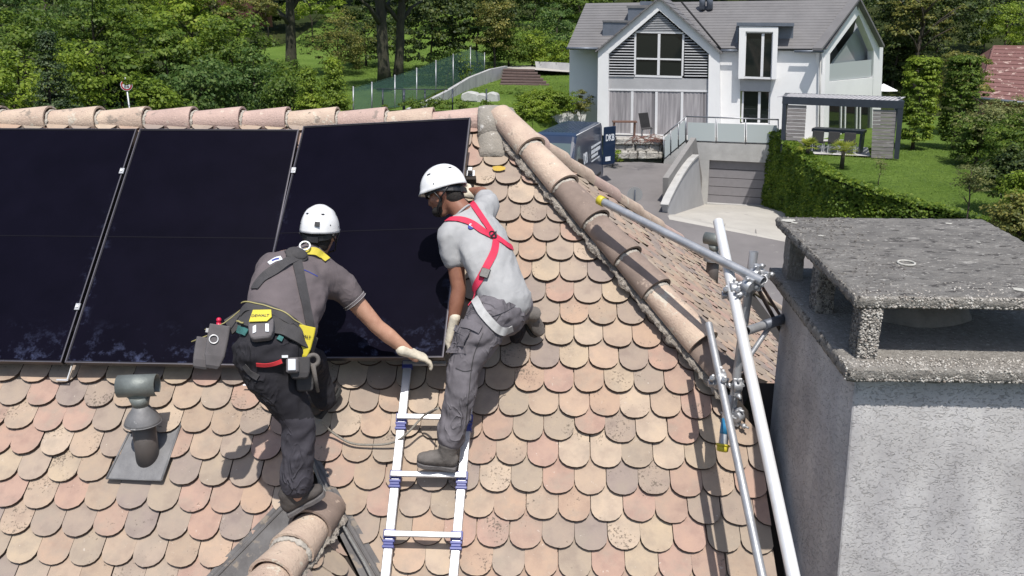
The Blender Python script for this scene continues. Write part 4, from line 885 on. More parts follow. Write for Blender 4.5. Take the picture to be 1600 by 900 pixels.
M_HAIR = pmat('dark_hair', (.018, .013, .010), (.010, .008, .007), .7, scale=60, bump=.8, bscale=200)
M_WHITE = pmat('white_helmet_shell', (.80, .80, .80), (.76, .76, .77), .28, scale=6, bump=0, spots=[(30, .74, (.55, .54, .52))], coat=.3)
M_BLACK = pmat('black_plastic', (.018, .018, .02), (.012, .012, .014), .45, bump=.1)
M_RED = pmat('red_webbing', (.62, .030, .085), (.50, .022, .06), .75, scale=30, bump=.4, bscale=300, bdist=.001)
M_GWEB = pmat('grey_webbing', (.46, .46, .46), (.36, .36, .36), .8, scale=30, bump=.4, bscale=300, bdist=.001)
M_DWEB = pmat('charcoal_webbing', (.055, .052, .055), (.04, .038, .04), .8, scale=30, bump=.4, bscale=300, bdist=.001)
M_YWEB = pmat('yellow_webbing', (.60, .50, .05), (.48, .40, .04), .7, bump=.2)
M_PIPING = pmat('yellow_piping', (.36, .32, .13), (.26, .23, .10), .7, bump=0)
M_POUCH = pmat('grey_pouch', (.125, .115, .12), (.095, .088, .092), .85, scale=15, bump=.4, bscale=200, bdist=.002)
M_POUCHD = pmat('dark_pouch', (.06, .057, .058), (.042, .04, .042), .85, scale=15, bump=.4, bscale=200, bdist=.002)
M_TEAL = pmat('teal_cloth', (.04, .16, .15), (.03, .10, .1), .85, scale=30, bump=.2)
M_REDP = pmat('red_trim', (.60, .04, .05), (.5, .03, .04), .6, bump=0)
M_PINKP = pmat('bright_red_plastic', (.75, .02, .08), rough=.4, bump=0)
M_LOGOB = pmat('blue_print', (.03, .05, .30), rough=.7, bump=0)
M_LOGOW = pmat('white_print', (.75, .78, .82), rough=.7, bump=0)
def text_obj(txt, name, m, parent, P, x, n, size, th=.0008, align='CENTER', shear=0, sx=1, spacing=1.0):
    cu = bpy.data.curves.new('t', 'FONT'); cu.body = txt; cu.size = size; cu.extrude = th; cu.align_x = align; cu.align_y = 'CENTER'; cu.shear = shear; cu.space_character = spacing; cu.offset = size*.025
    t = bpy.data.objects.new('t', cu); C.objects.link(t); bpy.context.view_layer.update(); me = bpy.data.meshes.new_from_object(t.evaluated_get(DG())); bpy.data.objects.remove(t)
    x = Vector(x).normalized(); n = Vector(n); n = (n-x*n.dot(x)).normalized(); y = n.cross(x); mt = Matrix((x*sx, y, n)).transposed().to_4x4(); mt.translation = Vector(P)-org(parent)
    me.transform(mt); me.materials.clear(); me.materials.append(m); me.name = name; o = bpy.data.objects.new(name, me); C.objects.link(o); o.parent = parent; return o

# ---------------------------------------------------------------- worker in the dark grey polo
w1 = empty('person', J(470, 800, .2), 'worker in dark grey polo and white helmet with loaded tool belt, reaching right', 'person')
sh_l, sh_r = J(424, 420, .84), J(533, 446, .64); neck = J(487, 398, .80); hd = J(500, 366, .80)
side1 = (sh_r-sh_l).normalized(); hipL, hipR = J(404, 548, .86), J(452, 560, .76); kneeL, ankL = J(466, 658, .60), J(464, 774, .33); kneeR, ankR = J(486, 566, .42), J(505, 632, .15)
elb, wri = J(589, 510, .46), J(640, 551, .32); elbL, wriL = J(420, 470, .50), J(455, 440, .25)
b = MB(); bf = (hd-Vector((0, 0, 0))).normalized()
hf1 = (J(560, 330, .25)-hd).normalized(); hup1 = (Vector((.05, .25, 1))).normalized()
hs1, hf1, hup1 = head(b, hd, hf1, hup1)
loft(b, [J(480, 408, .78), neck, hd-hup1*.03], [.065, .058, .056])
tor = [J(432, 556, .84), J(436, 520, .86), J(444, 485, .86), J(454, 450, .83), J(474, 422, .79)]
loft(b, tor, [.155, .150, .150, .165, .165], side=side1, r2=[.11, .10, .10, .105, .085])
loft(b, [sh_r-side1*.05, sh_r, sh_r.lerp(elb, .5), elb, elb.lerp(wri, .35), wri, wri+(wri-elb).normalized()*.05], [.062, .060, .050, .043, .045, .030, .028])
loft(b, [sh_l, elbL, wriL], [.060, .045, .030]); loft(b, [hipL, kneeL, ankL], [.085, .055, .040]); loft(b, [hipR, kneeR, ankR], [.085, .055, .040])
body1 = remeshed(b, 'body', M_SKIN, w1, .009, 4)
face_bits(body1, hd, hs1, hf1, hup1, M_HAIR)
t = MB()
tor2 = [J(430, 535, .86), J(438, 512, .86), J(443, 485, .86), J(452, 455, .83), J(462, 430, .81), J(478, 408, .79)]
loft(t, tor2, [.178, .180, .186, .200, .190, .10], side=side1, r2=[.125, .125, .125, .130, .115, .08])
loft(t, [J(450, 425, .80), sh_l+Vector((0, 0, .01))], [.11, .083], side=RU, r2=[.09, .075]); loft(t, [J(495, 430, .74), sh_r], [.12, .085], r2=[.10, .078])
loft(t, [sh_r, sh_r.lerp(elb, .28)], [.082, .070], round_=True); loft(t, [sh_l, sh_l.lerp(elbL, .5)], [.080, .070]); loft(t, [J(480, 412, .79), neck-hup1*.0], [.075, .070])
shirt1 = remeshed(t, 'polo_shirt', M_POLO, w1, .010, 5, wr=(.0085, 11, side1+RU*.6), seed=2)
sl = sh_r.lerp(elb, .40); c_ = MB(); c_.tube([sh_r.lerp(elb, .33), sl], [.069, .070], 24, cap=False); o = c_.build('sleeve_cuff', M_POLO, shirt1)
for q in (.345, .395): mm = MB(); mm.torus(sh_r.lerp(elb, q), .0705, .0012, elb-sh_r, 28, 6); mm.build('cuff_stripe', M_GWEB, shirt1)
cl = MB(); cl.torus(neck-hup1*.012, .064, .011, (hd-neck), 28, 8); cl.build('collar', M_POLO, shirt1)
t = MB(); loft(t, [J(430, 528, .87), J(428, 552, .86)], [.168, .185], side=side1, r2=[.13, .14])
loft(t, [hipL-Vector((0, 0, .0)), J(420, 585, .80), J(446, 622, .70), kneeL, J(466, 700, .50), J(464, 730, .43), J(463, 754, .38)], [.128, .120, .100, .084, .080, .078, .082])
loft(t, [hipR, J(470, 566, .58), kneeR, J(496, 595, .28), J(503, 612, .21), J(508, 626, .17)], [.110, .098, .085, .076, .070, .062])
trs1 = remeshed(t, 'trousers', M_TRD, w1, .010, 4, wr=(.0110, 11, (1, 0, .3)), seed=6)
kn = [f for f in trs1.data.polygons]; q0 = org(w1); trs1.data.materials.append(M_TRDL)
for f in kn:
    c2 = f.center+q0; px, py = proj(c2)
    if 655 < py+(px-466)*.08 < 790 and px < 515 and c2.dot(RN)-RO.dot(RN) > .26: f.material_index = 1
boot(w1, M_BOOTD, M_SOLE, J(450, 803, .27), J(507, 768, .275), (0, .05, 1), J(463, 774, .34), J(463, 756, .38), M_GWEB)
boot(w1, M_BOOTD, M_SOLED, J(497, 652, .05), J(530, 606, .05), RN*.6+RU*.3-RX*.4, ankR, J(505, 622, .17), M_GWEB)
glove('glove', M_GLOVE, w1, J(643, 552, .315), J(670, 561, .24)-J(643, 552, .315), (RN*.8+RU*.5), -1, .50, .75, seed=1)
glove('glove', M_GLOVE, w1, wriL, RU*.7+RX*.4-RN*.5, RN, 1, .6, seed=2)
M_SHELLB = M_BLACK
helmet(w1, hd, hs1, hf1, hup1, M_WHITE, M_BLACK, tilt=R(-6), hk=.90)
# harness and belt
bv = bvh_of([shirt1, trs1]); bvs = bvh_of([shirt1, trs1, body1])
strap('back_strap', M_DWEB, w1, bv, [(470, 398), (440, 415), (412, 434), (398, 452)], .052)
strap('back_strap', M_DWEB, w1, bv, [(462, 400), (468, 430), (474, 460), (480, 490), (485, 515)], .052)
strap('shoulder_strap', M_YWEB, w1, bv, [(474, 396), (490, 393), (500, 398), (511, 407)], .042, off=.006)
strap('shoulder_strap', M_DWEB, w1, bv, [(478, 402), (462, 396), (448, 398)], .055, off=.007)
p, n_ = surf(bvs, 463, 401, .012); mb = MB(); mb.ball(p, (.060, .045, .012), side1, RU, n_, 18, 8); mb.ball(p+n_*.008+side1*.01, (.042, .030, .010), side1, RU, n_, 14, 8); mb.build('dorsal_pad', M_DWEB, w1)
p2, n2 = surf(bvs, 477, 390, .030); mb = MB(); mb.torus(p2+RU*.0, .026, .0048, (n2+Vector((.1, -.6, .5))).normalized(), 28, 8); mb.build('dorsal_ring', M_GALVL, w1)
strap('shirt_seam', M_LOGOB, shirt1, bvh_of([shirt1]), [(466, 419), (480, 424), (496, 432)], .006, .001, .001)
p, n_ = surf(bv, 433, 407, .003)
strap('shoulder_logo', M_LOGOW, shirt1, bvh_of([shirt1]), [(420, 412), (430, 406), (440, 403)], .030, .001, .0015)
strap('shoulder_logo', M_LOGOB, shirt1, bvh_of([shirt1]), [(425, 408), (431, 405.5), (436, 404.5)], .012, .001, .003)
strap('belt', M_POUCHD, w1, bv, [(362, 506), (382, 497), (410, 504), (440, 514), (465, 526), (487, 540)], .085, .010, .012)
bb = strap('belt_top', M_POUCHD, w1, bv, [(378, 500), (392, 482), (420, 486), (448, 500), (462, 512), (480, 521)], .045, .012, .014)
strap('belt_piping', M_PIPING, w1, bv, [(374, 496), (382, 480), (392, 475), (420, 483), (444, 492), (456, 502), (466, 508), (482, 517)], .0055, .004, .026)
strap('belt_piping', M_PIPING, w1, bv, [(358, 508), (368, 505), (378, 506), (386, 509)], .007, .005, .026)
def pouch(pix, w, h, dep, m, name='pouch', lean=0, t_off=.02, up=None, taper=.8, b_=None):
    p, n_ = surf(b_ or bv, *pix, 0); n_ = (n_+RN*.4).normalized(); up_ = Vector(up) if up else Vector((math.sin(lean), .25, math.cos(lean))); up_ = (up_-n_*up_.dot(n_)).normalized(); s_ = up_.cross(n_)
    c = p+n_*(t_off+dep/2); mb = MB(); vs = []
    for k, (f, wd, dp) in enumerate(((.5, 1, 1), (.2, 1.02, 1.05), (-.2, .96, 1.08), (-.42, taper, .9), (-.5, taper*.75, .6))):
        for (a, b2) in ((-.5, -.42), (-.42, -.5), (.42, -.5), (.5, -.42), (.5, .42), (.42, .5), (-.42, .5), (-.5, .42)): vs.append(c+s_*(w*wd*a)+n_*(dep*dp*b2)+up_*(h*f))
    fs = [tuple(range(8)), tuple(range(32, 40))[::-1]]+[(l*8+k, (l+1)*8+k, (l+1)*8+(k+1) % 8, l*8+(k+1) % 8) for l in range(4) for k in range(8)]
    mb.add(vs, fs); o = mb.build(name, m, w1, bevel=.003); return o, c, s_, up_, n_
def pouch_at(c, s_, up_, n_, w, h, dep, m, name='pouch', taper=.8):
    mb = MB(); vs = []
    for k, (f, wd, dp) in enumerate(((.5, 1, 1), (.2, 1.02, 1.05), (-.2, .96, 1.08), (-.42, taper, .9), (-.5, taper*.75, .6))):
        for (a, b2) in ((-.5, -.42), (-.42, -.5), (.42, -.5), (.5, -.42), (.5, .42), (.42, .5), (-.42, .5), (-.5, .42)): vs.append(c+s_*(w*wd*a)+n_*(dep*dp*b2)+up_*(h*f))
    mb.add(vs, [tuple(range(8)), tuple(range(32, 40))[::-1]]+[(l*8+k, (l+1)*8+k, (l+1)*8+(k+1) % 8, l*8+(k+1) % 8) for l in range(4) for k in range(8)]); return mb.build(name, m, w1, bevel=.003)
vf = -ray(340, 540).normalized(); vu = (uu-vf*uu.dot(vf)).normalized(); vs_ = vu.cross(vf)
def at(px, py, t): return J(px, py, t)
# side pouches hanging from the belt, camera left
u1 = (vu*.985+vs_*.17).normalized(); s1 = u1.cross(vf)
o = pouch_at(at(318, 552, .86), s1, u1, vf, .088, .155, .06, M_POUCH, taper=.85); pp = MB(); pp.tube([at(299, 534, .90), at(312, 529, .90), at(325, 524, .90)], .003, 6); pp.build('piping', M_PIPING, o)
o = pouch_at(at(338, 542, .88), s1, u1, vf, .098, .215, .07, M_POUCH, taper=.7); pp = MB(); pp.tube([at(320, 515, .93), at(336, 511, .93), at(350, 505, .93), at(362, 496, .92), at(376, 484, .90)], .003, 6); pp.build('piping', M_PIPING, o)
pp = MB(); pp.torus(at(334, 530, .935), .020, .003, vf); pp.build('ring', M_GALVL, o); pp = MB(); pp.box(at(337, 518, .925), (.092, .02, .01), s1, u1, vf); pp.build('trim', M_GWEB, o)
hb_ = MB(); hb_.tube([at(341, 516, .86), at(342, 504, .88)], [.009, .012], 12); hb_.ball(at(342, 500, .885), .013); hb_.build('tool_handle', M_PINKP, w1)
st2 = MB(); st2.add([at(350, 500, .86), at(384, 478, .88), at(388, 500, .88), at(362, 522, .86)], [(0, 1, 2, 3)]); o = st2.build('belt_wing', M_POUCHD, w1); sm = o.modifiers.new('s', 'SOLIDIFY'); sm.thickness = .012
# middle pouch with the yellow patch
o, c, s_, up_, n_ = pouch((411, 523), .115, .105, .045, M_POUCH, lean=-.12, t_off=.010)
for q, (dx_, hh) in enumerate(((-.028, .04), (.030, .045))): mm = MB(); mm.box(c+s_*dx_-up_*.005+n_*.027, (.016, hh, .004), (s_*.9+up_*(.4 if q == 0 else -.2)).normalized(), up_, n_); mm.build('reflective_strip', M_LOGOW, o)
pc = c+up_*.062+n_*.030; mm = MB(); mm.prism([pc+s_*a+up_*b2 for a, b2 in ((-.052, -.026), (.030, -.034), (.052, -.012), (.050, .030), (-.034, .040))], n_*.006); o = mm.build('belt_patch', M_YEL, w1)
text_obj('DEWALT', 'lettering', M_BLACK, o, pc+n_*.0068, (s_*.98-up_*.10), n_, .0205, .0004)
tl = strap('cloth', M_TEAL, w1, bv, [(370, 511), (378, 516), (388, 521)], .035, .006, .008); strap('cloth', M_TEAL, w1, bv, [(434, 529), (441, 532)], .025, .006, .008)
# right hand pouches with the yellow pocket, tape measure and dark tool bag
s3 = (vs_*.97-vu*.22).normalized(); u3 = vf.cross(s3).normalized()
o = pouch_at(at(475, 534, .90), s3, u3*1.0, vf, .080, .155, .035, M_YEL, 'yellow_pocket', .75); text_obj('DEWALT', 'lettering', M_BLACK, o, at(474, 525, .935), s3, vf, .0175, .0004)
pouch_at(at(449, 541, .88), (vs_*.75-vu*.65).normalized(), (vu*.75+vs_*.65).normalized(), vf, .05, .12, .02, M_POUCH)
o = pouch_at(at(468, 575, .88), vs_, vu, vf, .095, .105, .055, M_POUCHD); o2 = MB(); o2.box(at(457, 571, .93), (.058, .072, .03), vs_, vu, vf); o2 = o2.build('tape_measure', M_POUCH, w1, bevel=.008); o3_ = MB(); o3_.box(at(456, 570, .948), (.036, .054, .008), vs_, vu, vf); o3_.build('tape_label', M_LOGOW, o2, bevel=.003)
mm = MB(); mm.box(at(445, 557, .955), (.028, .012, .02), vs_, vu, vf); mm.build('belt_clip', M_GALVL, w1)
pouch_at(at(476, 592, .78), vs_, vu, vf, .085, .12, .06, M_POUCHD, taper=.9)
hd_ = MB(); hd_.torus(at(489, 563, .86), .026, .011, vf, 20, 8); hd_.tube([at(489, 570, .86), at(493, 592, .80), at(497, 612, .74)], [.012, .010, .008], 10); hd_.build('hammer', M_BOOTG, w1)
strap('red_trim', M_REDP, trs1, bvh_of([trs1]), [(401, 569), (414, 570), (428, 568), (440, 564)], .020, .004, .003)
strap('leg_strap', M_DWEB, w1, bv, [(382, 570), (392, 582), (404, 590)], .03)

# ---------------------------------------------------------------- worker in the light grey shirt
w2 = empty('person', J(690, 735, .05), 'worker in light grey shirt, red harness and white helmet, one boot on the ladder', 'person')
nk = J(720, 328, .62); hd2 = J(695, 302, .66); S_l, S_r = J(706, 368, .62), J(762, 322, .42); side2 = (S_r-S_l).normalized()
e2, wr2 = J(717, 452, .46), J(707, 510, .34); e3, wr3 = J(752, 302, .20), J(733, 300, .14)
hL2, hR2 = J(763, 492, .52), J(802, 478, .38); kL2, aL2 = J(726, 572, .42), J(699, 694, .20); kR2, aR2 = J(790, 490, .14), J(820, 492, .16)
b = MB(); hf2 = (vs_*-.80-vu*.42+Vector((0, .55, 0))).normalized(); hu2 = (vu*.95-vs_*.30+Vector((0, .15, 0))).normalized()
hs2, hf2, hu2 = head(b, hd2, hf2, hu2)
loft(b, [J(728, 340, .58), nk, hd2-hu2*.03-hf2*.02], [.066, .060, .058])
loft(b, [J(786, 478, .46), J(778, 450, .50), J(764, 415, .54), J(750, 380, .56), J(736, 352, .56)], [.135, .135, .14, .155, .14], side=side2, r2=[.10, .10, .10, .105, .085])
loft(b, [S_l, S_l.lerp(e2, .5), e2, e2.lerp(wr2, .35), wr2, wr2+(wr2-e2)*.15], [.060, .050, .043, .044, .030, .028]); loft(b, [S_r, e3, wr3], [.06, .045, .03])
loft(b, [hL2, kL2, aL2], [.085, .055, .04]); loft(b, [hR2, kR2, aR2], [.08, .055, .04])
body2 = remeshed(b, 'body', M_SKIN2, w2, .009, 4); face_bits(body2, hd2, hs2, hf2, hu2, M_HAIR, beard=True)
t = MB(); loft(t, [J(792, 476, .46), J(784, 455, .49), J(774, 428, .52), J(762, 400, .55), J(750, 372, .56), J(738, 350, .57), J(727, 337, .59)], [.165, .168, .170, .172, .182, .150, .085], side=side2, r2=[.125, .120, .115, .115, .118, .10, .07])
loft(t, [J(735, 355, .57), S_l], [.11, .088], r2=[.10, .08]); loft(t, [J(745, 345, .52), S_r], [.10, .078], r2=[.09, .07]); loft(t, [S_l, S_l.lerp(e2, .42)], [.086, .074]); loft(t, [S_r, S_r.lerp(e3, .5)], [.075, .065])
shirt2 = remeshed(t, 'tshirt', M_TEE, w2, .010, 5, wr=(.0095, 11, side2*.6+RU), seed=9)
cl = MB(); cl.torus(nk-hu2*.018, .062, .006, (hd2-nk), 28, 8); cl.build('neckband', M_TEE, shirt2)
t = MB(); loft(t, [J(786, 472, .46), J(783, 492, .46)], [.150, .158], side=side2, r2=[.120, .125])
loft(t, [hL2, J(750, 525, .50), kL2, J(720, 615, .36), J(712, 650, .28), J(704, 684, .22)], [.120, .112, .088, .082, .076, .078])
loft(t, [hR2, J(800, 482, .28), kR2], [.110, .095, .075]); loft(t, [kR2, aR2], [.07, .06])
trs2 = remeshed(t, 'trousers', M_TRG, w2, .0095, 3, wr=(.0150, 11, side2+RU*.4), seed=12)
ck = MB(); loft(ck, [J(704, 684, .22), J(702, 694, .21)], [.058, .054]); remeshed(ck, 'sock', M_POUCHD, w2, .008, 2)
boot(w2, M_BOOTG, M_SOLE, J(712, 731, .115), J(652, 722, .125), (0, -.05, 1), aL2, J(701, 694, .22))
boot(w2, M_BOOTG, M_SOLED, J(812, 486, .16), J(842, 524, .05), RN*.7+RX*.3, aR2, J(812, 492, .20))
kp = MB(); loft(kp, [J(805, 490, .2), J(808, 515, .10), J(806, 528, .06)], [.06, .055, .04]); remeshed(kp, 'trouser_cuff', M_TRD, w2, .009, 3, wr=(.005, 14, (1, 0, 0)))
glove('glove', M_GLOVE, w2, J(706, 513, .335), J(697, 545, .25)-J(706, 513, .335), RN*.3-RX*.9, 1, .75, .2, seed=3)
glove('glove', M_GLOVE, w2, J(735, 303, .16), -RX*.7+RU*.3-RN*.2, RN, 1, .8, .1, seed=4)
helmet(w2, hd2, hs2, hf2, hu2, M_WHITE, M_BLACK, tilt=R(2), rear_clip=False, hk=.95)
bv2 = bvh_of([shirt2, trs2]); bs2 = bvh_of([shirt2])
strap('shoulder_strap', M_RED, w2, bv2, [(725, 306), (738, 320), (752, 340), (760, 352), (768, 364), (774, 371)], .042)
strap('shoulder_strap', M_RED, w2, bv2, [(690, 346), (706, 343), (722, 344), (738, 350), (755, 362), (774, 371)], .042)
strap('back_strap', M_RED, w2, bv2, [(774, 371), (785, 378), (793, 384), (801, 388)], .042)
strap('back_strap', M_RED, w2, bv2, [(775, 371), (772, 392), (763, 412), (758, 422), (748, 440), (736, 462), (732, 478)], .042)
strap('leg_strap', M_GWEB, w2, bv2, [(733, 446), (742, 466), (752, 486), (768, 506), (784, 518), (800, 512)], .045, off=.007)
strap('leg_strap', M_GWEB, w2, bv2, [(735, 450), (733, 465), (731, 472)], .042)
bt2 = bvh_of([trs2])
strap('cargo_pocket', M_TRG, trs2, bt2, [(724, 512), (718, 530), (713, 552)], .125, .006, .002); strap('pocket_flap', M_TRG, trs2, bt2, [(716, 505), (735, 508), (752, 516)], .045, .004, .009)
strap('seam', M_POUCHD, trs2, bt2, [(755, 520), (742, 550), (736, 580), (732, 620), (727, 670)], .004, .002, .001); strap('seam', M_POUCHD, trs2, bt2, [(712, 575), (725, 580), (738, 578)], .004, .002, .001); strap('seam', M_POUCHD, trs2, bt2, [(800, 455), (790, 480), (772, 505)], .004, .002, .001)
strap('waistband', M_TRG, trs2, bt2, [(752, 492), (770, 489), (795, 478), (818, 462), (826, 452)], .035, .005, .002)
p, n_ = surf(bv2, 769, 368, .009); mb = MB(); mb.torus(p, .021, .0045, n_); mb.box(p, (.05, .014, .008), side2, RU, n_); mb.box(p+side2*.03-RU*.01, (.02, .03, .008), side2, RU, n_); mb.build('back_buckle', M_BLACK, w2)
p, n_ = surf(bv2, 758, 427, .010); dd = (J(763, 412, .5)-J(752, 440, .5)).normalized(); mb = MB(); mb.box(p, (.05, .058, .014), dd.cross(n_).normalized(), dd, n_); mb.build('strap_buckle', M_BLACK, w2, bevel=.003)
p, n_ = surf(bs2, 737, 354, .004)
lg = MB(); sd2 = (side2-n_*side2.dot(n_)).normalized(); up2 = n_.cross(sd2); lg.ball(p, (.026, .019, .0015), sd2, up2, n_, 18, 6); lg = lg.build('shirt_logo', M_LOGOB, shirt2)
text_obj('R', 'lettering', M_LOGOW, shirt2, p+n_*.0035, sd2, n_, .038, .0006, shear=.2)

# ---------------------------------------------------------------- ropes
M_ROPE = pmat('braided_rope', (.33, .31, .27), (.20, .18, .155), .85, scale=120, bump=.6, bscale=400)
M_ROPED = pmat('grey_rope', (.27, .27, .26), (.16, .16, .155), .85, scale=120, bump=.6, bscale=400)
def rope(label, pts, m, r=.0065):
    P = cr(pts, 8); mb = MB(); mb.tube(P, r, 8); return tag(mb.build('rope', m, None, loc=P[0]), label, 'rope')
rope('pale rope drooping from the kneeling boot across the ladder to the light-shirted worker', [J(500, 656, .12), J(520, 676, .03), J(548, 692, .02), J(580, 695, .02), J(612, 692, .04), J(635, 678, .10), J(662, 650, .14), J(684, 638, .30)], M_ROPE)
rope('grey rope running down the right lead valley from behind the dark trousers', [J(484, 700, .22), J(486, 714, .16), J(498, 748, .08), J(520, 790, .04), J(545, 838, .03), J(572, 885, .03), J(590, 925, .03)], M_ROPED, .008)

# ================================================================ GROUND
def lerp_tab(tab, v):
    if v <= tab[0][0]: return tab[0][1]
    for (a, b), (c, d) in zip(tab, tab[1:]):
        if v <= c: return b+(d-b)*(v-a)/(c-a)
    return tab[-1][1]
def sst(a, b, v): t = max(0, min(1, (v-a)/(b-a))); return t*t*(3-2*t)
LT = [(-40, -9), (14, -8.6), (24, -7.0), (32, -5.2), (40, -4.2), (46, -3.75), (60, -3.0), (90, -.9), (130, 7), (200, 26), (420, 70)]
RT_ = [(14, -9.3), (46.6, -9.3), (47.0, -5.6), (58, -5.5), (66, -3.5), (90, 1.5), (130, 9), (200, 28), (420, 70)]
def T(x, y):
    k = sst(-1.5, -.4, x-max(0, y-47)*.30) if y < 60 else sst(.6, 12, x-max(0, 60-47)*.10)
    return lerp_tab(LT, y)*(1-k)+lerp_tab(RT_, y)*k+(noise.noise(Vector((x*.12, y*.12, 0)))*.25 if y > 30 else 0)
def grass_mat(name, a, b, dry):
    m, n, bs = newmat(name); L = n.links; mp = coords(n); t = N(n, 'ShaderNodeTexNoise', Scale=.35, Detail=5, Roughness=.6); L.new(mp.outputs[0], t.inputs[0]); r = ramp(n, [(.35, a), (.65, b)]); L.new(t.outputs[0], r.inputs[0])
    t2 = N(n, 'ShaderNodeTexNoise', Scale=5, Detail=6, Roughness=.75); L.new(mp.outputs[0], t2.inputs[0]); r2 = ramp(n, [(.3, (.62, .66, .6)), (.5, (1, 1, 1)), (.72, dry)]); L.new(t2.outputs[0], r2.inputs[0])
    mx = n.nodes.new('ShaderNodeMix'); mx.data_type = 'RGBA'; mx.blend_type = 'MULTIPLY'; mx.inputs[0].default_value = 1; L.new(r.outputs[0], mx.inputs[6]); L.new(r2.outputs[0], mx.inputs[7]); L.new(mx.outputs[2], bs.inputs['Base Color'])
    bs.inputs['Roughness'].default_value = .95; bs.inputs['Specular IOR Level'].default_value = .1
    t3 = N(n, 'ShaderNodeTexNoise', Scale=18, Detail=5, Roughness=.8); L.new(mp.outputs[0], t3.inputs[0]); bp = N(n, 'ShaderNodeBump', Strength=1, Distance=.12); L.new(t3.outputs[0], bp.inputs['Height']); L.new(bp.outputs[0], bs.inputs['Normal']); return m
M_GRASS = grass_mat('lawn', (.105, .175, .030), (.145, .225, .045), (1.35, 1.25, 1.1)); M_EARTH = grass_mat('undergrowth', (.030, .045, .014), (.05, .06, .02), (1.3, 1.2, 1.1))
M_ASPH = pmat('asphalt', (.185, .172, .170), (.145, .135, .134), .92, scale=.7, bump=.4, bscale=60, spots=[(2.2, .66, (.21, .20, .19)), (30, .68, (.11, .10, .10))])
M_DRIVE = pmat('concrete_drive', (.44, .42, .38), (.37, .35, .32), .9, scale=.9, bump=.3, bscale=40, spots=[(1.5, .63, (.33, .31, .29))])
mb = MB(); xs = [-220, -120, -70]+[-45+2.0*i for i in range(56)]+[80, 120, 220]; ys = [-60, 0]+[14+2.0*i for i in range(46)]+[115, 130, 150, 180, 220, 300, 420]
for y in ys:
    for x in xs: mb.v.append(Vector((x, y, T(x, y))))
nx = len(xs)
for j in range(len(ys)-1):
    for i in range(nx-1): mb.f.append((j*nx+i, j*nx+i+1, (j+1)*nx+i+1, (j+1)*nx+i)); mb.sm.append(True)
g_ = mb.build('ground', [M_EARTH, M_GRASS]); tag(g_, kind='structure')
for p in g_.data.polygons:
    c = p.center
    if (-27 < c.x < 3 and 44 < c.y < 105) : p.material_index = 1
def za(x, y): return -6.45-(43-y)*.118-max(0, x-5)*.06
def onz(px, py, f):
    P = PZ(px, py, -7)
    for _ in range(25): P = PZ(px, py, f(P.x, P.y)*.5+P.z*.5)
    return P
edge_px = [(1046, 343), (1062, 344), (1082, 349), (1100, 352), (1125, 354), (1150, 358), (1190, 367), (1236, 379), (1300, 392)]
edge = [onz(a, b, za) for a, b in edge_px]
GL = PZ(1100, 323, -8.72); GR = PZ(1215, 324, -8.72)
asp = [onz(a, b, za) for a, b in ((1300, 560), (820, 560), (845, 300), (925, 268), (945, 254), (1000, 253), (1062, 257), (1043, 326))]
def sheet(name, poly, m, kind='structure', dz=0):
    me = bpy.data.meshes.new(name); bm = bmesh.new(); vs = [bm.verts.new(p+Vector((0, 0, dz))) for p in poly]; f = bm.faces.new(vs); bmesh.ops.triangulate(bm, faces=[f], ngon_method='EAR_CLIP'); bmesh.ops.recalc_face_normals(bm, faces=bm.faces)
    for f in bm.faces:
        if f.normal.z < 0: f.normal_flip()
    bm.to_mesh(me); bm.free(); me.materials.append(m); o = bpy.data.objects.new(name, me); C.objects.link(o); return tag(o, kind=kind)
sheet('asphalt_road', asp+edge, M_ASPH)
sheet('driveway', [p+Vector((0, 0, .004)) for p in edge]+[GR+Vector((6, 0, 0)), GR+Vector((0, .6, 0)), GL+Vector((-.3, .8, 0)), PZ(1052, 334, -7.75), onz(1043, 336, za)], M_DRIVE)
# lawn of the white house
def wx(y): return lerp_tab([(14, 26), (22, 20), (27, 16.5), (30, 14.0), (33, 11.9), (36, 11.45), (45, 11.45), (46, 9), (60, 9)], y)
def hl_(x, y): return lerp_tab([(14, -7.6), (24, -6.9), (29, -6.3), (33, -5.9), (38, -5.50), (60, -5.46), (75, -3.8)], y)+noise.noise(Vector((x*.3, y*.3, 4)))*.05
mb = MB(); ys2 = [14+1.0*i for i in range(58)]; nn_ = 26
for y in ys2:
    for i in range(nn_): x = wx(y)+(60-wx(y))*(i/(nn_-1))**1.6; mb.v.append(Vector((x, y, hl_(x, y))))
for j in range(len(ys2)-1):
    for i in range(nn_-1): mb.f.append((j*nn_+i, j*nn_+i+1, (j+1)*nn_+i+1, (j+1)*nn_+i)); mb.sm.append(True)
tag(mb.build('lawn', M_GRASS), kind='structure')

# ================================================================ WHITE HOUSE
M_WHITE_W = pmat('white_render', (.80, .80, .80), (.74, .74, .745), .9, scale=.8, bump=.15, bscale=30, spots=[(1.3, .70, (.68, .68, .68))])
M_GREYW = pmat('grey_render', (.42, .42, .43), (.36, .36, .37), .9, scale=1.2, bump=.2, bscale=30)
M_GREYW2 = pmat('pale_stone', (.46, .46, .44), (.33, .33, .32), .9, scale=3, bump=.6, bscale=12)
M_CONCW = pmat('cast_concrete', (.45, .445, .43), (.34, .335, .325), .9, scale=1.4, bump=.3, bscale=20, spots=[(1.2, .6, (.30, .29, .28)), (8, .68, (.24, .23, .22))])
M_SLATE = pmat('slate', (.165, .16, .162), (.135, .131, .133), .75, scale=1.2, bump=.2, bscale=12, spots=[(5, .70, (.19, .185, .185))])
M_ZINC = pmat('zinc_cladding', (.17, .19, .23), (.13, .15, .18), .5, .4, scale=3, bump=.1)
M_WFRAME = pmat('window_frame', (.72, .72, .73), (.66, .66, .67), .5, bump=0)
M_GLASSD = glass_mat('dark_glass', (.012, .016, .015), .04, spec=.55)
M_GLASSG = glass_mat('curtained_glass', (.20, .19, .20), .12, spec=.5)
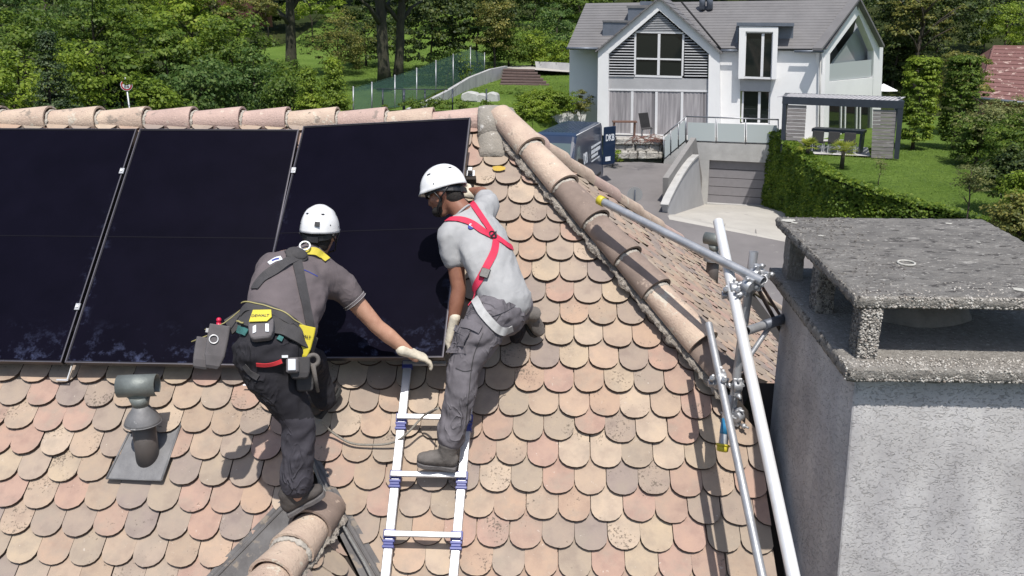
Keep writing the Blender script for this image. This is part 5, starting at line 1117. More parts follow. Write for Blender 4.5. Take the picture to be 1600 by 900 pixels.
M_GLASSF = glass_mat('frosted_glass', (.43, .475, .475), .35, spec=.5)
M_LOUV = pmat('grey_louvre', (.42, .43, .45), (.36, .37, .39), .6, .2, bump=0)
M_INT = pmat('room_dark', (.02, .02, .022), rough=.9, bump=0)
M_ANTH = pmat('anthracite_metal', (.055, .065, .085), (.045, .053, .07), .45, .4, bump=0)
H0 = PZ(950, 208, -5.45); H1 = PZ(1107, 213, -5.45); he = Vector((H1.x-H0.x, H1.y-H0.y, 0)).normalized(); hn = Vector((he.y, -he.x, 0)); ZV = Vector((0, 0, 1))
if hn.y > 0: hn = -hn
hs = empty('house', H0, 'white modern gabled house with grey slate roof and large windows behind the driveway', 'house')
def FP(px, py, off=0): return PPL(px, py, H0+hn*off, hn)
def fprism(name, pix, m, off=0, th=.3, parent=None, o=None, n=None, bevel=0):
    o = H0 if o is None else o; n = hn if n is None else n
    poly = [PPL(a, b, o+n*off, n) for a, b in pix]; mb = MB(); mb.prism(poly, -n*th); return mb.build(name, m, parent or hs, bevel=bevel)
BOT = 226
GO = .6
# walls: gable frame, wing, right hand wall
fprism('wall', [(934.5, 77), (951, 84), (949.5, 212), (933, 211)], M_WHITE_W, GO, .95)
fprism('wall', [(934.5, 77), (1030, -3), (1030, 16), (951, 84)], M_WHITE_W, GO+.003, .95); fprism('wall', [(1030, -3), (1124, 80), (1107.5, 84), (1030, 16)], M_WHITE_W, GO+.003, .95)
fprism('wall', [(1107.5, 84), (1124, 80), (1126, BOT), (1105.5, BOT)], M_WHITE_W, GO, .95)
fprism('wall', [(890, 70), (936, 70), (934, 214), (889, 214)], M_WHITE_W, -1.2, .3)
fprism('wall', [(1122, 79), (1157, 79), (1156, BOT), (1124, BOT)], M_WHITE_W, -.05, .3); fprism('wall', [(1205, 79), (1290, 80), (1286, 232), (1202, 231)], M_WHITE_W, -.05, .3)
fprism('wall', [(1157, 123), (1205, 124.5), (1203.5, 143), (1156.5, 142)], M_GREYW, .12, .5); fprism('wall', [(1156, 193), (1203, 194), (1203, BOT), (1156, BOT)], M_WHITE_W, -.06, .3)
# infill of the gable
fprism('gable_band', [(951, 120), (1107, 123), (1106.5, 142), (950.5, 139)], M_GREYW, GO-.18, .2)
fprism('interior', [(952, 82), (1030, 17), (1106, 83), (1106, 214), (951, 210)], M_INT, .18, .1)
def window(pix, mull, bars, m=M_GLASSD, off=-.25, fw=2.3, o=None, n=None, curtain=False):
    """pix: TL TR BR BL; mullions / bars as fractions"""
    o = H0 if o is None else o; n = hn if n is None else n
    q = [PPL(a, b, o+n*off, n) for a, b in pix]; w = (q[1]-q[0]).length; h = (q[0]-q[3]).length; ex = (q[1]-q[0]).normalized(); ez = (q[0]-q[3]).normalized()
    mb = MB(); f = .07
    L = lambda u, v: q[3].lerp(q[2], u).lerp(q[0].lerp(q[1], u), v)
    def bar(a, b, wd): d = (b-a); mb.box((a+b)/2, (d.length, wd, .09), d.normalized(), n.cross(d).normalized(), n)
    bar(L(0, 0), L(1, 0), f*1.5); bar(L(0, 1), L(1, 1), f*1.2); bar(L(.0, f/h), L(0, 1-f/h), f*1.4); bar(L(1, f/h), L(1, 1-f/h), f*1.4)
    for u in mull: bar(L(u, f/h), L(u, 1-f/h), f*1.9)
    for v in bars: 
        us = [0]+list(mull)+[1]
        for a_, b_ in zip(us, us[1:]): bar(L(a_+f/w, v), L(b_-f/w, v), f*1.2)
    wd = mb.build('window', M_WFRAME, hs)
    us = [0]+list(mull)+[1]; vs = [0]+list(bars)+[1]
    for a_, b_ in zip(us, us[1:]):
        for c_, d_ in zip(vs, vs[1:]):
            g = MB(); g.prism([L(a_, c_)-n*.01, L(b_, c_)-n*.01, L(b_, d_)-n*.01, L(a_, d_)-n*.01], -n*.02); g.build('pane', m, wd)
    return wd
window([(993, 50), (1068, 51.5), (1066, 120.5), (992, 118.5)], [.5], [.40], off=GO-.2)
window([(951, 140), (1106.5, 142.5), (1105.5, 214), (950, 209)], [.245, .49, .745], [], M_GLASSG, off=GO-.2)
window([(1165, 50), (1208, 50.5), (1205.5, 122.5), (1162.5, 121)], [.64], [], M_GLASSD, .36); window([(1161, 141), (1203, 142), (1201.5, 194), (1159.5, 193)], [.62], [], M_GLASSD, -.2)
# curtains behind the panes of the ground floor seen as pale folds
cm = pmat('net_curtain', (.40, .38, .39), (.20, .19, .20), .9, scale=1, bump=0, stretch=(7, 7, .5))
ci = MB(); nC = 90
for k in range(nC+1):
    u = k/nC; a_ = FP(952+153*u, 141+2*u, GO-.195+.012*math.sin(k*1.7)); b_ = FP(951+154*u, 209+4*u, GO-.195+.012*math.sin(k*1.7)); ci.v += [a_, b_]
for k in range(nC):
    if noise.noise(Vector((k*.11, 3, 1))) > -.32: ci.f.append((2*k, 2*k+2, 2*k+3, 2*k+1)); ci.sm.append(True)
ci.build('curtain', cm, hs, fix=False)
# louvres
def louvre(x0f, x1f, y0, y1, step, off=.44):
    y = y0
    while y < y1:
        a, b = x0f(y), x1f(y)
        if b-a > 1.0:
            mb = MB(); p, q = FP(a, y, off), FP(b, y+.018*(b-a)*.6, off); d = (q-p); mb.box((p+q)/2, (d.length, .075, .02), d.normalized(), (hn*.8-ZV*.6).normalized(), (hn*.6+ZV*.8).normalized()); mb.build('louvre_slat', M_LOUV, hs)
        y += step
louvre(lambda y: max(951.5, 951.5+(84-y)*1.19), lambda y: 991, 54, 120, 4.3); louvre(lambda y: 1069.5, lambda y: min(1106, 1106-(84-y)*1.15), 54, 121, 4.3)
louvre(lambda y: 1030-(y-19)*1.16, lambda y: 1030+(y-19)*1.16, 22, 50, 2.6, .43)
# dormer
fprism('dormer_frame', [(1155, 41), (1216, 42), (1216, 50), (1155, 49)], M_WHITE_W, .5, .9); fprism('dormer_frame', [(1155, 49), (1165, 49), (1162.5, 123), (1153.5, 123)], M_WHITE_W, .5, .9); fprism('dormer_frame', [(1208, 50), (1216, 50), (1213, 124), (1205.5, 124)], M_WHITE_W, .5, .9)
fprism('dormer_roof', [(1151, 35), (1241, 36), (1241, 41), (1151, 40.5)], M_ZINC, .54, 3.4); fprism('dormer_cheek', [(1216, 41), (1240, 41), (1238, 80), (1214, 79)], M_ZINC, -.4, 2.4); fprism('dormer_cheek', [(1150, 41), (1155, 41), (1153, 70), (1149, 70)], M_ZINC, -.1, 2.4)
# main roof
eL = FP(886, 67.5, .25); eR = FP(1291, 81, .25); eR.z = eL.z = (eL.z+eR.z)/2-.05; back = -hn*4.9; up_ = ZV*3.75
endD = Vector((.65, .76, 0)).normalized(); K = FP(1288, 80, 0); K.z = -5.45; en = Vector((endD.y, -endD.x, 0))
def EP(px, py, off=0): return PPL(px, py, K+en*off, en)
apx = EP(1344, 0, .25); rR = apx; rL = eL+back+up_; rL.z = rR.z
n_c = 17; wv = [rL-eL, rR-eR]
for k in range(n_c):
    f0, f1 = k/n_c, (k+1)/n_c+.012; nrm = (eR-eL).cross(rL-eL).normalized(); nrm = nrm if nrm.z > 0 else -nrm
    a, b, c, d = eL+wv[0]*f0+nrm*.02, eR+wv[1]*f0+nrm*.02, eR+wv[1]*f1, eL+wv[0]*f1; mb = MB(); mb.add([a, b, c, d, a-nrm*.05, b-nrm*.05, c-nrm*.05, d-nrm*.05], [(0, 1, 2, 3), (4, 7, 6, 5), (0, 4, 5, 1), (1, 5, 6, 2), (2, 6, 7, 3), (3, 7, 4, 0)]); mb.build('slate_course', M_SLATE, hs)
bL = rL+back*1.0-up_; mb = MB(); mb.add([rL, rR, rR+back*.8-up_, bL], [(0, 1, 2, 3)]); mb.build('roof_back', M_SLATE, hs)
mb = MB(); mb.tube([eL-ZV*.03+hn*.05, FP(934, 76, .3)], .07, 8); mb.build('gutter', M_ZINC, hs); mb = MB(); mb.tube([FP(1126, 79, .33), FP(1153, 79, .33)], .06, 8); mb.build('gutter', M_ZINC, hs); mb = MB(); mb.tube([FP(1241, 80, .33), FP(1287, 80.5, .33)], .06, 8); mb.build('gutter', M_ZINC, hs)
# cross gable roof running back
for (p, q, s_) in (((930, 80.5), (1030, -5), -1), ((1030, -5), (1128, 83), 1)):
    a, b = FP(*p, GO+.2), FP(*q, GO+.2); nn = (b-a).cross(hn).normalized(); nn = nn if nn.z > 0 else -nn
    for k in range(10):
        lo, hi = (a, b) if s_ < 0 else (b, a); f0, f1 = k/10, (k+1)/10+.02; c0, c1 = lo.lerp(hi, f0)+nn*.03, lo.lerp(hi, min(1, f1)); mb = MB(); L_ = -hn*5.8
        mb.add([c0, c1, c1+L_, c0+L_, c0-nn*.07, c1-nn*.07, c1+L_-nn*.07, c0+L_-nn*.07], [(0, 1, 2, 3), (4, 7, 6, 5), (0, 4, 5, 1), (1, 5, 6, 2), (2, 6, 7, 3), (3, 7, 4, 0)]); mb.build('slate_course', M_SLATE, hs)
mb = MB(); mb.tube([FP(1065, 3, -.6), FP(1126, 76, .3)], .05, 6); mb.build('valley_gutter', M_INT, hs)
# roof boxes and flues
fprism('roof_box', [(942, 34), (985, 35), (984, 78), (941, 76)], M_ZINC, -.9, 1.2); fprism('box_lid', [(941, 31.5), (986, 32), (986, 35.5), (941, 34.5)], M_LEAD, -.85, 1.35)
fprism('roof_box', [(981, 12), (1010, 12), (1010, 40), (981, 42)], M_ZINC, -2.2, 1.2); fprism('box_lid', [(979, 9), (1019, 9), (1019, 12.5), (979, 12.5)], M_LEAD, -2.15, 1.4); fprism('box_lid', [(1000, 2), (1018, 2), (1018, 8), (1000, 8)], M_ZINC, -2.6, .6)
for px in (1097.5, 1109): mb = MB(); mb.tube([FP(px, 15, -2.9), FP(px, -12, -2.9)], .17, 14); mb.build('flue', M_ZINC, hs)
# oblique right hand end with its own gable
Lb, Lt = K.copy(), EP(1286, 79)
def eprism(name, pix, m, off=0, th=.35): return fprism(name, pix, m, off, th, o=K, n=en)
eprism('wall', [(1285, 80), (1297, 84), (1293, 233), (1284, 232)], M_WHITE_W); eprism('wall', [(1285, 80), (1344, 2), (1342, 23), (1297, 84)], M_WHITE_W, .003); eprism('wall', [(1344, 2), (1380, 74), (1365.5, 79), (1342, 23)], M_WHITE_W, .003)
eprism('wall', [(1365.5, 79), (1380, 74), (1374, 232), (1361.5, 232)], M_WHITE_W); eprism('wall', [(1294, 128), (1364, 121), (1363, 152), (1293, 158)], M_WHITE_W, -.01, .3)
eprism('ceiling_lining', [(1297, 84), (1342, 23), (1365, 79), (1363, 121), (1294, 128)], M_GREYW, -1.6, .1)
eprism('pane', [(1294.5, 127), (1297.5, 100), (1342, 40), (1364, 90), (1363, 121)], glass_mat('pale_room_pane', (.30, .335, .335), .08, alpha=.92), -.55, .03)  # nearly opaque pane; paleness of the room behind is put into its colour
mb = MB(); a, b = EP(1295, 100, -.1), EP(1362, 93, -.1); a2, b2 = EP(1294, 127, -.1), EP(1361, 120, -.1); mb.prism([a, b, b2, a2], -en*.02); mb.build('balustrade_glass', M_GLASSF, hs)
eprism('interior', [(1293, 155), (1363, 150), (1363, 232), (1293, 232)], M_INT, -.9, .05)
window([(1294, 158), (1363, 153), (1362, 212), (1293, 216)], [.27, .36, .62, .70], [], M_GLASSD, -.12, o=K, n=en)
mb = MB(); a, b = EP(1284, 79, .28), EP(1344, -1, .28); mb.prism([a, b, b+ZV*.12, a+ZV*.12], -en*.5); a, b = EP(1344, -1, .28), EP(1382, 74, .28); mb.prism([a, b, b+ZV*.12, a+ZV*.12], -en*.5); mb.build('verge', M_SLATE, hs)

# ---- terrace, garage, railings
gar = empty('garage', GL, 'concrete basement garage with a grey sectional door under the terrace', 'garage')
gp0 = PZ(1082, 221, -5.45); gp1 = PZ(1217, 226, -5.45); ge = Vector((gp1.x-gp0.x, gp1.y-gp0.y, 0)).normalized(); gn = Vector((ge.y, -ge.x, 0)); gn = gn if gn.y < 0 else -gn
def gprism(name, pix, m, off=0, th=.3, parent=None): return fprism(name, pix, m, off, th, parent or gar, gp0, gn)
gprism('wall', [(1084, 222), (1222, 227), (1221, 255.5), (1088, 249)], M_CONCW, 0, .4); gprism('wall', [(1088, 249), (1108.5, 250), (1105, 320), (1093, 328)], M_CONCW, -.002, .4); gprism('wall', [(1200, 254.5), (1221, 255.5), (1218, 330), (1197, 326)], M_CONCW, -.002, .4)
tag(gar, None)
for k in range(5):
    f0, f1 = k/5, (k+1)/5-.012; L = lambda u, v: (1108.5+(1200-1108.5)*u+(-3.5)*v, 250+(254.5-250)*u+(68+1.0*u)*v)
    gprism('door_panel', [L(0, f0), L(1, f0), L(1, f1), L(0, f1)], M_DOORP if False else pmat('garage_door_grey', (.235, .225, .235), (.21, .20, .21), .6, bump=0) if k == 0 else bpy.data.materials['garage_door_grey'], -.22, .06)
gprism('door_backing', [(1106, 249), (1202, 254), (1200, 330), (1103, 322)], M_INT, -.32, .05); gprism('threshold', [(1104, 317.5), (1197, 322.5), (1197, 325), (1104, 320)], M_CONCW, .05, .3)
dk = MB(); far0, far1 = H0+Vector((-.2, 0, 0)), FP(1290, 232, 0); far1.z = -5.45
pd_ = [gp0, gp1+Vector((0.3, -.08, 0)), far1+Vector((1, 0, 0)), H1+hn*.02, H0+hn*.02, PZ(945, 214, -5.45), PZ(1040, 217, -5.45)]
tag(sheet('terrace', [p+Vector((0, 0, .02)) for p in pd_], M_CONCW)); 
rail_ = empty('terrace_railing', gp0, 'steel railing with frosted glass panels along the terrace above the garage', 'railing')
M_STEEL = pmat('steel_rail', (.30, .31, .33), (.24, .25, .27), .4, .7, bump=0)
def on_g(px, py): return PPL(px, py, gp0, gn)
top = [on_g(1072, 182), on_g(1217, 187)]; mb = MB(); mb.tube(top, .035, 10); mb.build('handrail', M_STEEL, rail_)
for px in (1072, 1119, 1165, 1216):
    mb = MB(); f = (px-1072)/144; mb.tube([on_g(px, 182+5*f), on_g(px, 221+5*f)], .03, 8); mb.build('post', M_STEEL, rail_)
for a_, b_ in ((1074.5, 1117), (1121, 1163), (1167, 1214)):
    f, g2 = (a_-1072)/144, (b_-1072)/144; fprism('glass_panel', [(a_, 191+5*f), (b_, 191+5*g2), (b_, 219+5*g2), (a_, 219+5*f)], M_GLASSF, 0.005, .015, rail_, gp0, gn)
# side railing coming towards the road, and its plinth
q0, q1 = PZ(1072, 221, -5.45), PZ(1037, 252, -6.5); sv = Vector((q1.x-q0.x, q1.y-q0.y, 0)); sn = Vector((sv.y, -sv.x, 0)).normalized()
def SPt(px, py): return PPL(px, py, q0, sn)
r2_ = empty('stair_railing', q1, 'sloping steel railing with glass infill left of the ramp wall', 'railing'); mb = MB(); mb.tube([SPt(1037, 212), SPt(1072, 182)], .035, 8); mb.build('handrail', M_STEEL, r2_)
for k, px in enumerate((1037, 1048, 1060, 1071)): f = (px-1037)/35; mb = MB(); mb.tube([SPt(px, 212-30*f), SPt(px, 251-30*f)], .035 if k == 0 else .025, 8); mb.build('post', M_STEEL, r2_)
for a_, b_ in ((1038.5, 1047), (1049, 1059), (1061, 1070)):
    f, g2 = (a_-1037)/35, (b_-1037)/35; mb = MB(); mb.prism([SPt(a_, 216-30*f), SPt(b_, 216-30*g2), SPt(b_, 248-30*g2), SPt(a_, 248-30*f)], sn*.015); mb.build('glass_panel', M_GLASSF, r2_)
# walls either side of the ramp
N0 = onz(1043, 333, za); wv_ = Vector((GL.x-N0.x, GL.y-N0.y, 0)); wn = Vector((wv_.y, -wv_.x, 0)).normalized()
if wn.dot(-N0) < 0: wn = -wn
ramp_w = empty('ramp_wall', N0, 'pale ramp wall with curved coping beside the garage drive', 'wall')
crv = [(1042.5, 322), (1047, 311), (1056, 293), (1066, 275), (1076, 260), (1084, 250), (1091, 244)]
fprism('wall', crv+[(1096, 300), (1101, 326), (1085, 331), (1060, 337), (1044, 339)], M_GREYW, 0, .22, ramp_w, N0, wn)
for (a_, b_) in zip(crv, crv[1:]):
    p, q = PPL(*a_, N0, wn), PPL(*b_, N0, wn); d = q-p; mb = MB(); mb.box((p+q)/2+ZV*.02-wn*.12, (d.length*1.03, .34, .10), d.normalized(), wn, wn.cross(d).normalized()); mb.build('coping', M_CONCW, ramp_w)
dw = fprism('parapet', [(1044.5, 278), (1056, 261), (1087.5, 215), (1090, 232), (1098, 282), (1099, 322), (1070, 324), (1044, 318)], pmat('taupe_concrete', (.255, .245, .235), (.22, .21, .20), .9, scale=2, bump=.2), -.28, .25, ramp_w, N0, wn)
pl = MB(); a_, b_, c_, d_ = PZ(1078, 219, -5.45), PZ(1040, 254, -6.5), onz(1062, 258, za), PZ(1086, 226, -5.6)
sw = MB(); sw.prism([SPt(1072, 221), SPt(1037, 251), SPt(1037, 262), SPt(1072, 262)], sn*-.5 if sn.dot(Vector((1, 0, 0))) < 0 else sn*.5); tag(sw.build('plinth_wall', M_CONCW, None, loc=q1), 'concrete plinth under the sloping railing left of the ramp wall', 'wall')
# stone terrace wall in front of the curtained windows
M_STONE = pmat('quarry_stone', (.50, .48, .44), (.34, .32, .29), .9, scale=3, bump=1, bscale=9, bdist=.08, spots=[(4, .60, (.11, .10, .09))])
sw_ = empty('stone_wall', PZ(1000, 250, -6.45), 'rough stone retaining wall between the blue van and the sloping railing', 'wall'); sw_['label'] = 'rough stone retaining wall between the blue van and the sloping railing'
g = random.Random(4)
for row, (yy, hh) in enumerate(((243, 12), (233, 12), (224, 10))):
    x = 950+g.uniform(-3, 3)
    while x < 1034:
        w_ = g.uniform(12, 30); z_ = -6.45+row*.36; P0 = PZ(x, yy+5, za(5, 43)+row*.36-.02); P1 = PZ(min(x+w_, 1035), yy+5, P0.z)
        c_ = (P0+P1)/2+Vector((0, .25+.32*row, .17)); mb = MB(); mb.box(c_, ((P1-P0).length*.97, .5, hh/30), (P1-P0).normalized(), None, None); o = mb.build('stone', M_STONE, sw_, bevel=.05); md = o.modifiers.new('s', 'SUBSURF'); md.levels = md.render_levels = 2; md.subdivision_type = 'SIMPLE'; tx = bpy.data.textures.get('rock') or bpy.data.textures.new('rock', 'CLOUDS'); tx.noise_scale = .3; dm = o.modifiers.new('d', 'DISPLACE'); dm.texture = tx; dm.strength = .12; dm.texture_coords = 'GLOBAL'; x += w_
bk_ = MB(); bk_.prism([PZ(944, 253, -6.6)+Vector((0, .9, -.1)), PZ(1037, 253, -6.6)+Vector((0, .9, -.1)), PZ(1040, 217, -5.5)-ZV*.1, PZ(945, 214, -5.5)-ZV*.1], Vector((0, .3, -.6))); bk_.build('backfill', M_CONCW, sw_)
# low table, chair and cut branches on the terrace
M_WOODB = pmat('brown_wood', (.16, .085, .06), (.10, .055, .04), .8, scale=20, bump=.2); M_REDW = pmat('red_brown_twig', (.20, .085, .06), (.13, .06, .05), .8, bump=.1)
P = PZ(975, 212, -5.4); tb = empty('side_table', P, 'weathered wooden table on the terrace beside the open van door', 'table')
MB().box(P+ZV*.75, (1.3, .6, .06)).build('table_top', M_WOODB, tb)
for a_ in (-.55, .55):
    for b_ in (-.22, .22): MB().box(P+Vector((a_, b_, .36)), (.07, .07, .72)).build('leg', M_WOODB, tb)
P = PZ(1010, 214, -5.4); wc = empty('garden_chair', P, 'dark garden chair tipped against the curtained window', 'chair')
MB().box(P+ZV*.45, (.55, .5, .05), (1, 0, .1)).build('seat', M_POUCHD, wc); MB().box(P+Vector((-.12, .22, .85)), (.5, .05, .8), (1, 0, .1), (0, 1, .2), (-.25, -.2, 1)).build('backrest', M_POUCHD, wc)
for a_ in (-.24, .24):
    for b_ in (-.2, .2): MB().box(P+Vector((a_, b_, .2)), (.04, .04, .45)).build('leg', M_STEEL, wc)
tw = MB(); g = random.Random(8)
for k in range(46):
    c_ = PZ(985+g.uniform(0, 45), 216+g.uniform(-3, 5), -5.1); d = Vector((g.uniform(-1, 1), g.uniform(-.6, .6), g.uniform(-.15, .6))).normalized()*g.uniform(.3, .8); tw.tube([c_-d*.5, c_+Vector((0, 0, g.uniform(-.05, .08))), c_+d*.5], [.016, .013, .006], 5)
o = tw.build('branch_pile', M_REDW, None, loc=PZ(1008, 218, -5.4)); tag(o, 'tangle of cut red-brown branches on the terrace edge above the stone wall', 'branches', kind='stuff')

for f_ in (.33, .66):
    p_ = GL.lerp(GR, f_); q_ = edge[2].lerp(edge[7], f_); mb = MB(); d_ = (p_-q_); nj = Vector((d_.y, -d_.x, 0)).normalized()*.012; mb.add([q_+nj+ZV*.012, q_-nj+ZV*.012, p_-nj+ZV*.012, p_+nj+ZV*.012], [(0, 1, 2, 3)]); tag(mb.build('driveway_joint', M_ASPH, None, fix=False), kind='structure')
mb = MB(); p_, q_ = GL+Vector((.1, -.5, .02)), GR+Vector((-.4, -.45, .02)); mb.box((p_+q_)/2, ((q_-p_).length, .16, .02), (q_-p_).normalized()); tag(mb.build('drain_grating', M_ANTH, None, loc=p_), 'dark drain grating across the drive in front of the garage door', 'drain')
for px in (938, 1118, 1282): mb = MB(); mb.tube([FP(px, 80 if px > 950 else 74, .12 if px > 1000 else -.9), FP(px-2, 224 if px > 1000 else 205, .12 if px > 1000 else -.9)], .045, 8); mb.build('downpipe', M_GREYW2, hs)
# ---- pergola
pa, pb = PZ(1224, 236, -5.45), PZ(1399, 248, -5.45); pe = Vector((pb.x-pa.x, pb.y-pa.y, 0)).normalized(); pn = Vector((pe.y, -pe.x, 0)); pn = pn if pn.y < 0 else -pn
pg = empty('pergola', (pa+pb)/2, 'anthracite pergola with louvred roof and grey timber screens on the lawn', 'pergola')
def pprism(name, pix, m, off=0, th=.14, parent=None): return fprism(name, pix, m, off, th, parent or pg, pa, pn)
pprism('beam', [(1222.5, 151), (1413, 158), (1411, 170), (1222.5, 162.5)], M_ANTH, .01, .16); pprism('post', [(1222.5, 162.5), (1228.5, 162.8), (1226, 238), (1219.5, 238)], M_ANTH); pprism('post', [(1403, 169), (1411, 170), (1404, 249), (1396.5, 248)], M_ANTH)
PD_ = Vector((.30, .954, 0))*2.7; TLp, TRp = PPL(1222.5, 151, pa, pn), PPL(1413, 158, pa, pn); wpg = (TRp-TLp).length
for P in (TLp+pe*.08, TRp-pe*.08): 
    mb = MB(); mb.box(P+PD_/2-ZV*.16+PD_*.03, (2.7, .15, .32), PD_.normalized(), pe, ZV); mb.build('side_beam', M_ANTH, pg)
mb = MB(); mb.box((TLp+TRp)/2+PD_-ZV*.16, (wpg, .15, .32), pe, pn, ZV); mb.build('back_beam', M_ANTH, pg)
for P in (TLp+pe*.1, TRp-pe*.1): mb = MB(); q = P+PD_; mb.box(Vector((q.x, q.y, (q.z-.3-5.45)/2)), (.15, .15, q.z-.3+5.45)); mb.build('post', M_ANTH, pg)
M_LOUVP = pmat('pale_louvre', (.50, .49, .50), (.42, .41, .42), .6, bump=0); nl = 26
for k in range(nl):
    P = TLp.lerp(TRp, (k+.5)/nl)+PD_*.53-ZV*.02; mb = MB(); mb.box(P, (wpg/nl*.86, 2.7, .03), (pe*.96+ZV*.12).normalized(), pn, None); mb.build('roof_louvre', M_LOUVP, pg)
M_TIMB = pmat('silvered_timber', (.30, .275, .27), (.19, .17, .17), .85, scale=1.2, bump=.3, bscale=30, stretch=(1, 1, 9), spots=[(3, .58, (.36, .33, .33))])
for (a_, b_, c_, d_) in ((1230, 1260, 164, 236), (1364, 1400, 171, 247)):
    nb = 13
    for k in range(nb):
        y0, y1 = c_+(d_-c_)*k/nb, c_+(d_-c_)*(k+.9)/nb; f = k/nb; sh = -5*f; sl_ = .035*(b_-a_); pprism('board', [(a_+sh*.6, y0), (b_+sh, y0+sl_), (b_+sh, y1+sl_), (a_+sh*.6, y1)], M_TIMB, -.05-.01*(k % 3), .03)
tag(sheet('patio', [PZ(1262, 240, -5.43), PZ(1360, 244, -5.43), PZ(1360, 244, -5.43)+PD_*1.2, PZ(1262, 240, -5.43)+PD_*1.2], M_CONCW))
P = PPL(1307, 240, pa-pn*1.0, pn); P.z = -5.43; dt = empty('dining_table', P, 'long dark dining table under the pergola', 'table'); MB().box(P+ZV*.98, (2.3, .85, .14), pe, pn, ZV).build('table_top', M_ANTH, dt)
for a_ in (-1.05, 1.05): MB().box(P+pe*a_+ZV*.45, (.10, .8, .9), pe, pn, ZV).build('leg', M_ANTH, dt)
for k, a_ in enumerate((-.75, -.05, .65)):
    Q = P+pe*a_+pn*.55; cch = empty('dining_chair', Q, ('leftmost', 'middle', 'rightmost')[k]+' of three dark chairs at the pergola table', 'chair', 'chairs at the pergola table')
    MB().box(Q+ZV*.45, (.5, .48, .06), pe, pn, ZV).build('seat', M_POUCHD, cch); MB().box(Q+ZV*.74+pn*.24, (.5, .05, .5), pe, pn, ZV).build('backrest', M_POUCHD, cch, bevel=.015)
    for u in (-.22, .22):
        for v in (-.2, .2): MB().box(Q+pe*u+pn*v+ZV*.21, (.035, .035, .42), pe, pn, ZV).build('leg', M_ALU, cch)
# white parasol peeping out behind the house
P = EP(1371, 150, -3); c_ = pd(1380, 137, 53); um = empty('parasol', Vector((c_.x, c_.y, -5.45)), 'white parasol just visible beyond the right corner of the house', 'parasol'); mb = MB(); vs = [c_+ZV*.25]+[c_+Vector((math.cos(R(k*45)), math.sin(R(k*45)), 0))*.92-ZV*.17 for k in range(8)]; mb.add(vs, [(0, 1+k, 1+(k+1) % 8) for k in range(8)]); mb.build('canopy', M_WHITE_W, um, fix=False); mb = MB(); mb.tube([Vector((c_.x, c_.y, -5.45)), c_+ZV*.2], .03, 8); mb.build('pole', M_STEEL, um)

# ---- red tiled house on the right
rh = empty('house', pd(1570, 190, 54), 'house with speckled red tile roof at the right edge, half hidden by shrubs', 'house')
M_REDT = pmat('red_roof_tile', (.185, .088, .078), (.145, .070, .064), .85, scale=6, bump=.6, bscale=8, spots=[(2.3, .585, (.42, .31, .27))]); M_PINKW = pmat('pink_render', (.33, .15, .13), (.28, .125, .11), .9, bump=.1)
e0, e1 = pd(1529, 152, 52), pd(1660, 166, 50); t0, t1 = pd(1553, 73, 57), pd(1660, 74, 55); b0 = pd(1512, 98, 60)
for k in range(14):
    f0, f1 = k/14, (k+1)/14+.01; mb = MB(); a_, b_, c_, d_ = e0.lerp(t0, f0)+ZV*.05, e1.lerp(t1, f0)+ZV*.05, e1.lerp(t1, f1), e0.lerp(t0, f1); mb.prism([a_, b_, c_, d_], Vector((0, 0, -.06))); mb.build('tile_course', M_REDT, rh)
mb = MB(); mb.add([e0, t0, b0], [(0, 1, 2)]); mb.build('hip_slope', M_REDT, rh, fix=False); mb = MB(); mb.tube([e0, t0, t1], .1, 6); mb.build('ridge', M_REDT, rh); mb = MB(); mb.tube([e0-ZV*.05, e1-ZV*.05], .09, 8); mb.build('gutter', M_ZINC, rh)
mb = MB(); bz = -6; a_, b_ = pd(1538, 154, 52.5), pd(1660, 168, 50.5); mb.add([a_, b_, Vector((b_.x, b_.y, bz)), Vector((a_.x, a_.y, bz))], [(0, 1, 2, 3)]); c_ = a_+Vector((2.5, 7, 0)); mb.add([a_, c_, Vector((c_.x, c_.y, bz)), Vector((a_.x, a_.y, bz))], [(0, 1, 2, 3)]); mb.build('wall', M_PINKW, rh, fix=False)
# small dark red building far left
P = pd(383, 12, 82); sh_ = empty('shed', Vector((P.x, P.y, T(P.x, P.y))), 'dark red wooden building between the trees at the top of the lawn', 'shed'); MB().box(P+ZV*.3, (4.2, 3, 4.2)).build('wall', pmat('dark_red_board', (.09, .030, .026), (.07, .025, .02), .8), sh_); MB().box(P+ZV*2.5, (4.6, 3.4, .15)).build('roof', M_SLATE, sh_)

# ================================================================ BLUE VAN
M_VAN = pmat('dark_blue_paint', (.016, .030, .066), (.013, .025, .055), .30, scale=2, bump=0, coat=.35, spec=.35); M_VGL = glass_mat('windscreen', (.085, .12, .125), .08, spec=.6); M_TYRE = pmat('tyre', (.02, .02, .02), rough=.8)
cr_ = [PZ(a_, b_, -4.1) for a_, b_ in ((840, 205), (905, 216), (948, 193))]            # roof corners: front left, front right, rear right
vx_ = (cr_[2]-cr_[1]).normalized(); vx_.z = 0; vx_.normalize(); vz = ZV; vy = ZV.cross(vx_).normalized()
if vy.dot(cr_[0]-cr_[1]) < 0: vy = -vy
VR = cr_[1].copy(); gz = -6.75; Wv = 2.0; Lv = 5.3; VO = Vector((VR.x, VR.y, gz))-vx_*1.55; van = empty('van', VO+vx_*2.6+vy*1, 'dark blue high-roof panel van with white lettering and an open rear door', 'van')
def V(x, y, z): return VO+vx_*x+vy*y+vz*z        # x back from the bumper, y across from the near side, z up
H_ = -3.95-gz
prof = [(0.05, .35), (0.0, .75), (.12, 1.10), (.62, 1.42), (1.42, 2.52), (1.62, H_-.07), (2.0, H_), (6.6, H_), (6.75, H_-.15), (6.8, .5), (6.75, .32)]
mb = MB(); n_ = len(prof); secs = []
for (y, s_, dz) in ((0.09, .0, -.08), (0, .0, 0), (Wv, .0, 0), (Wv-.09, .0, -.08)): pass
def inset(y): return 0
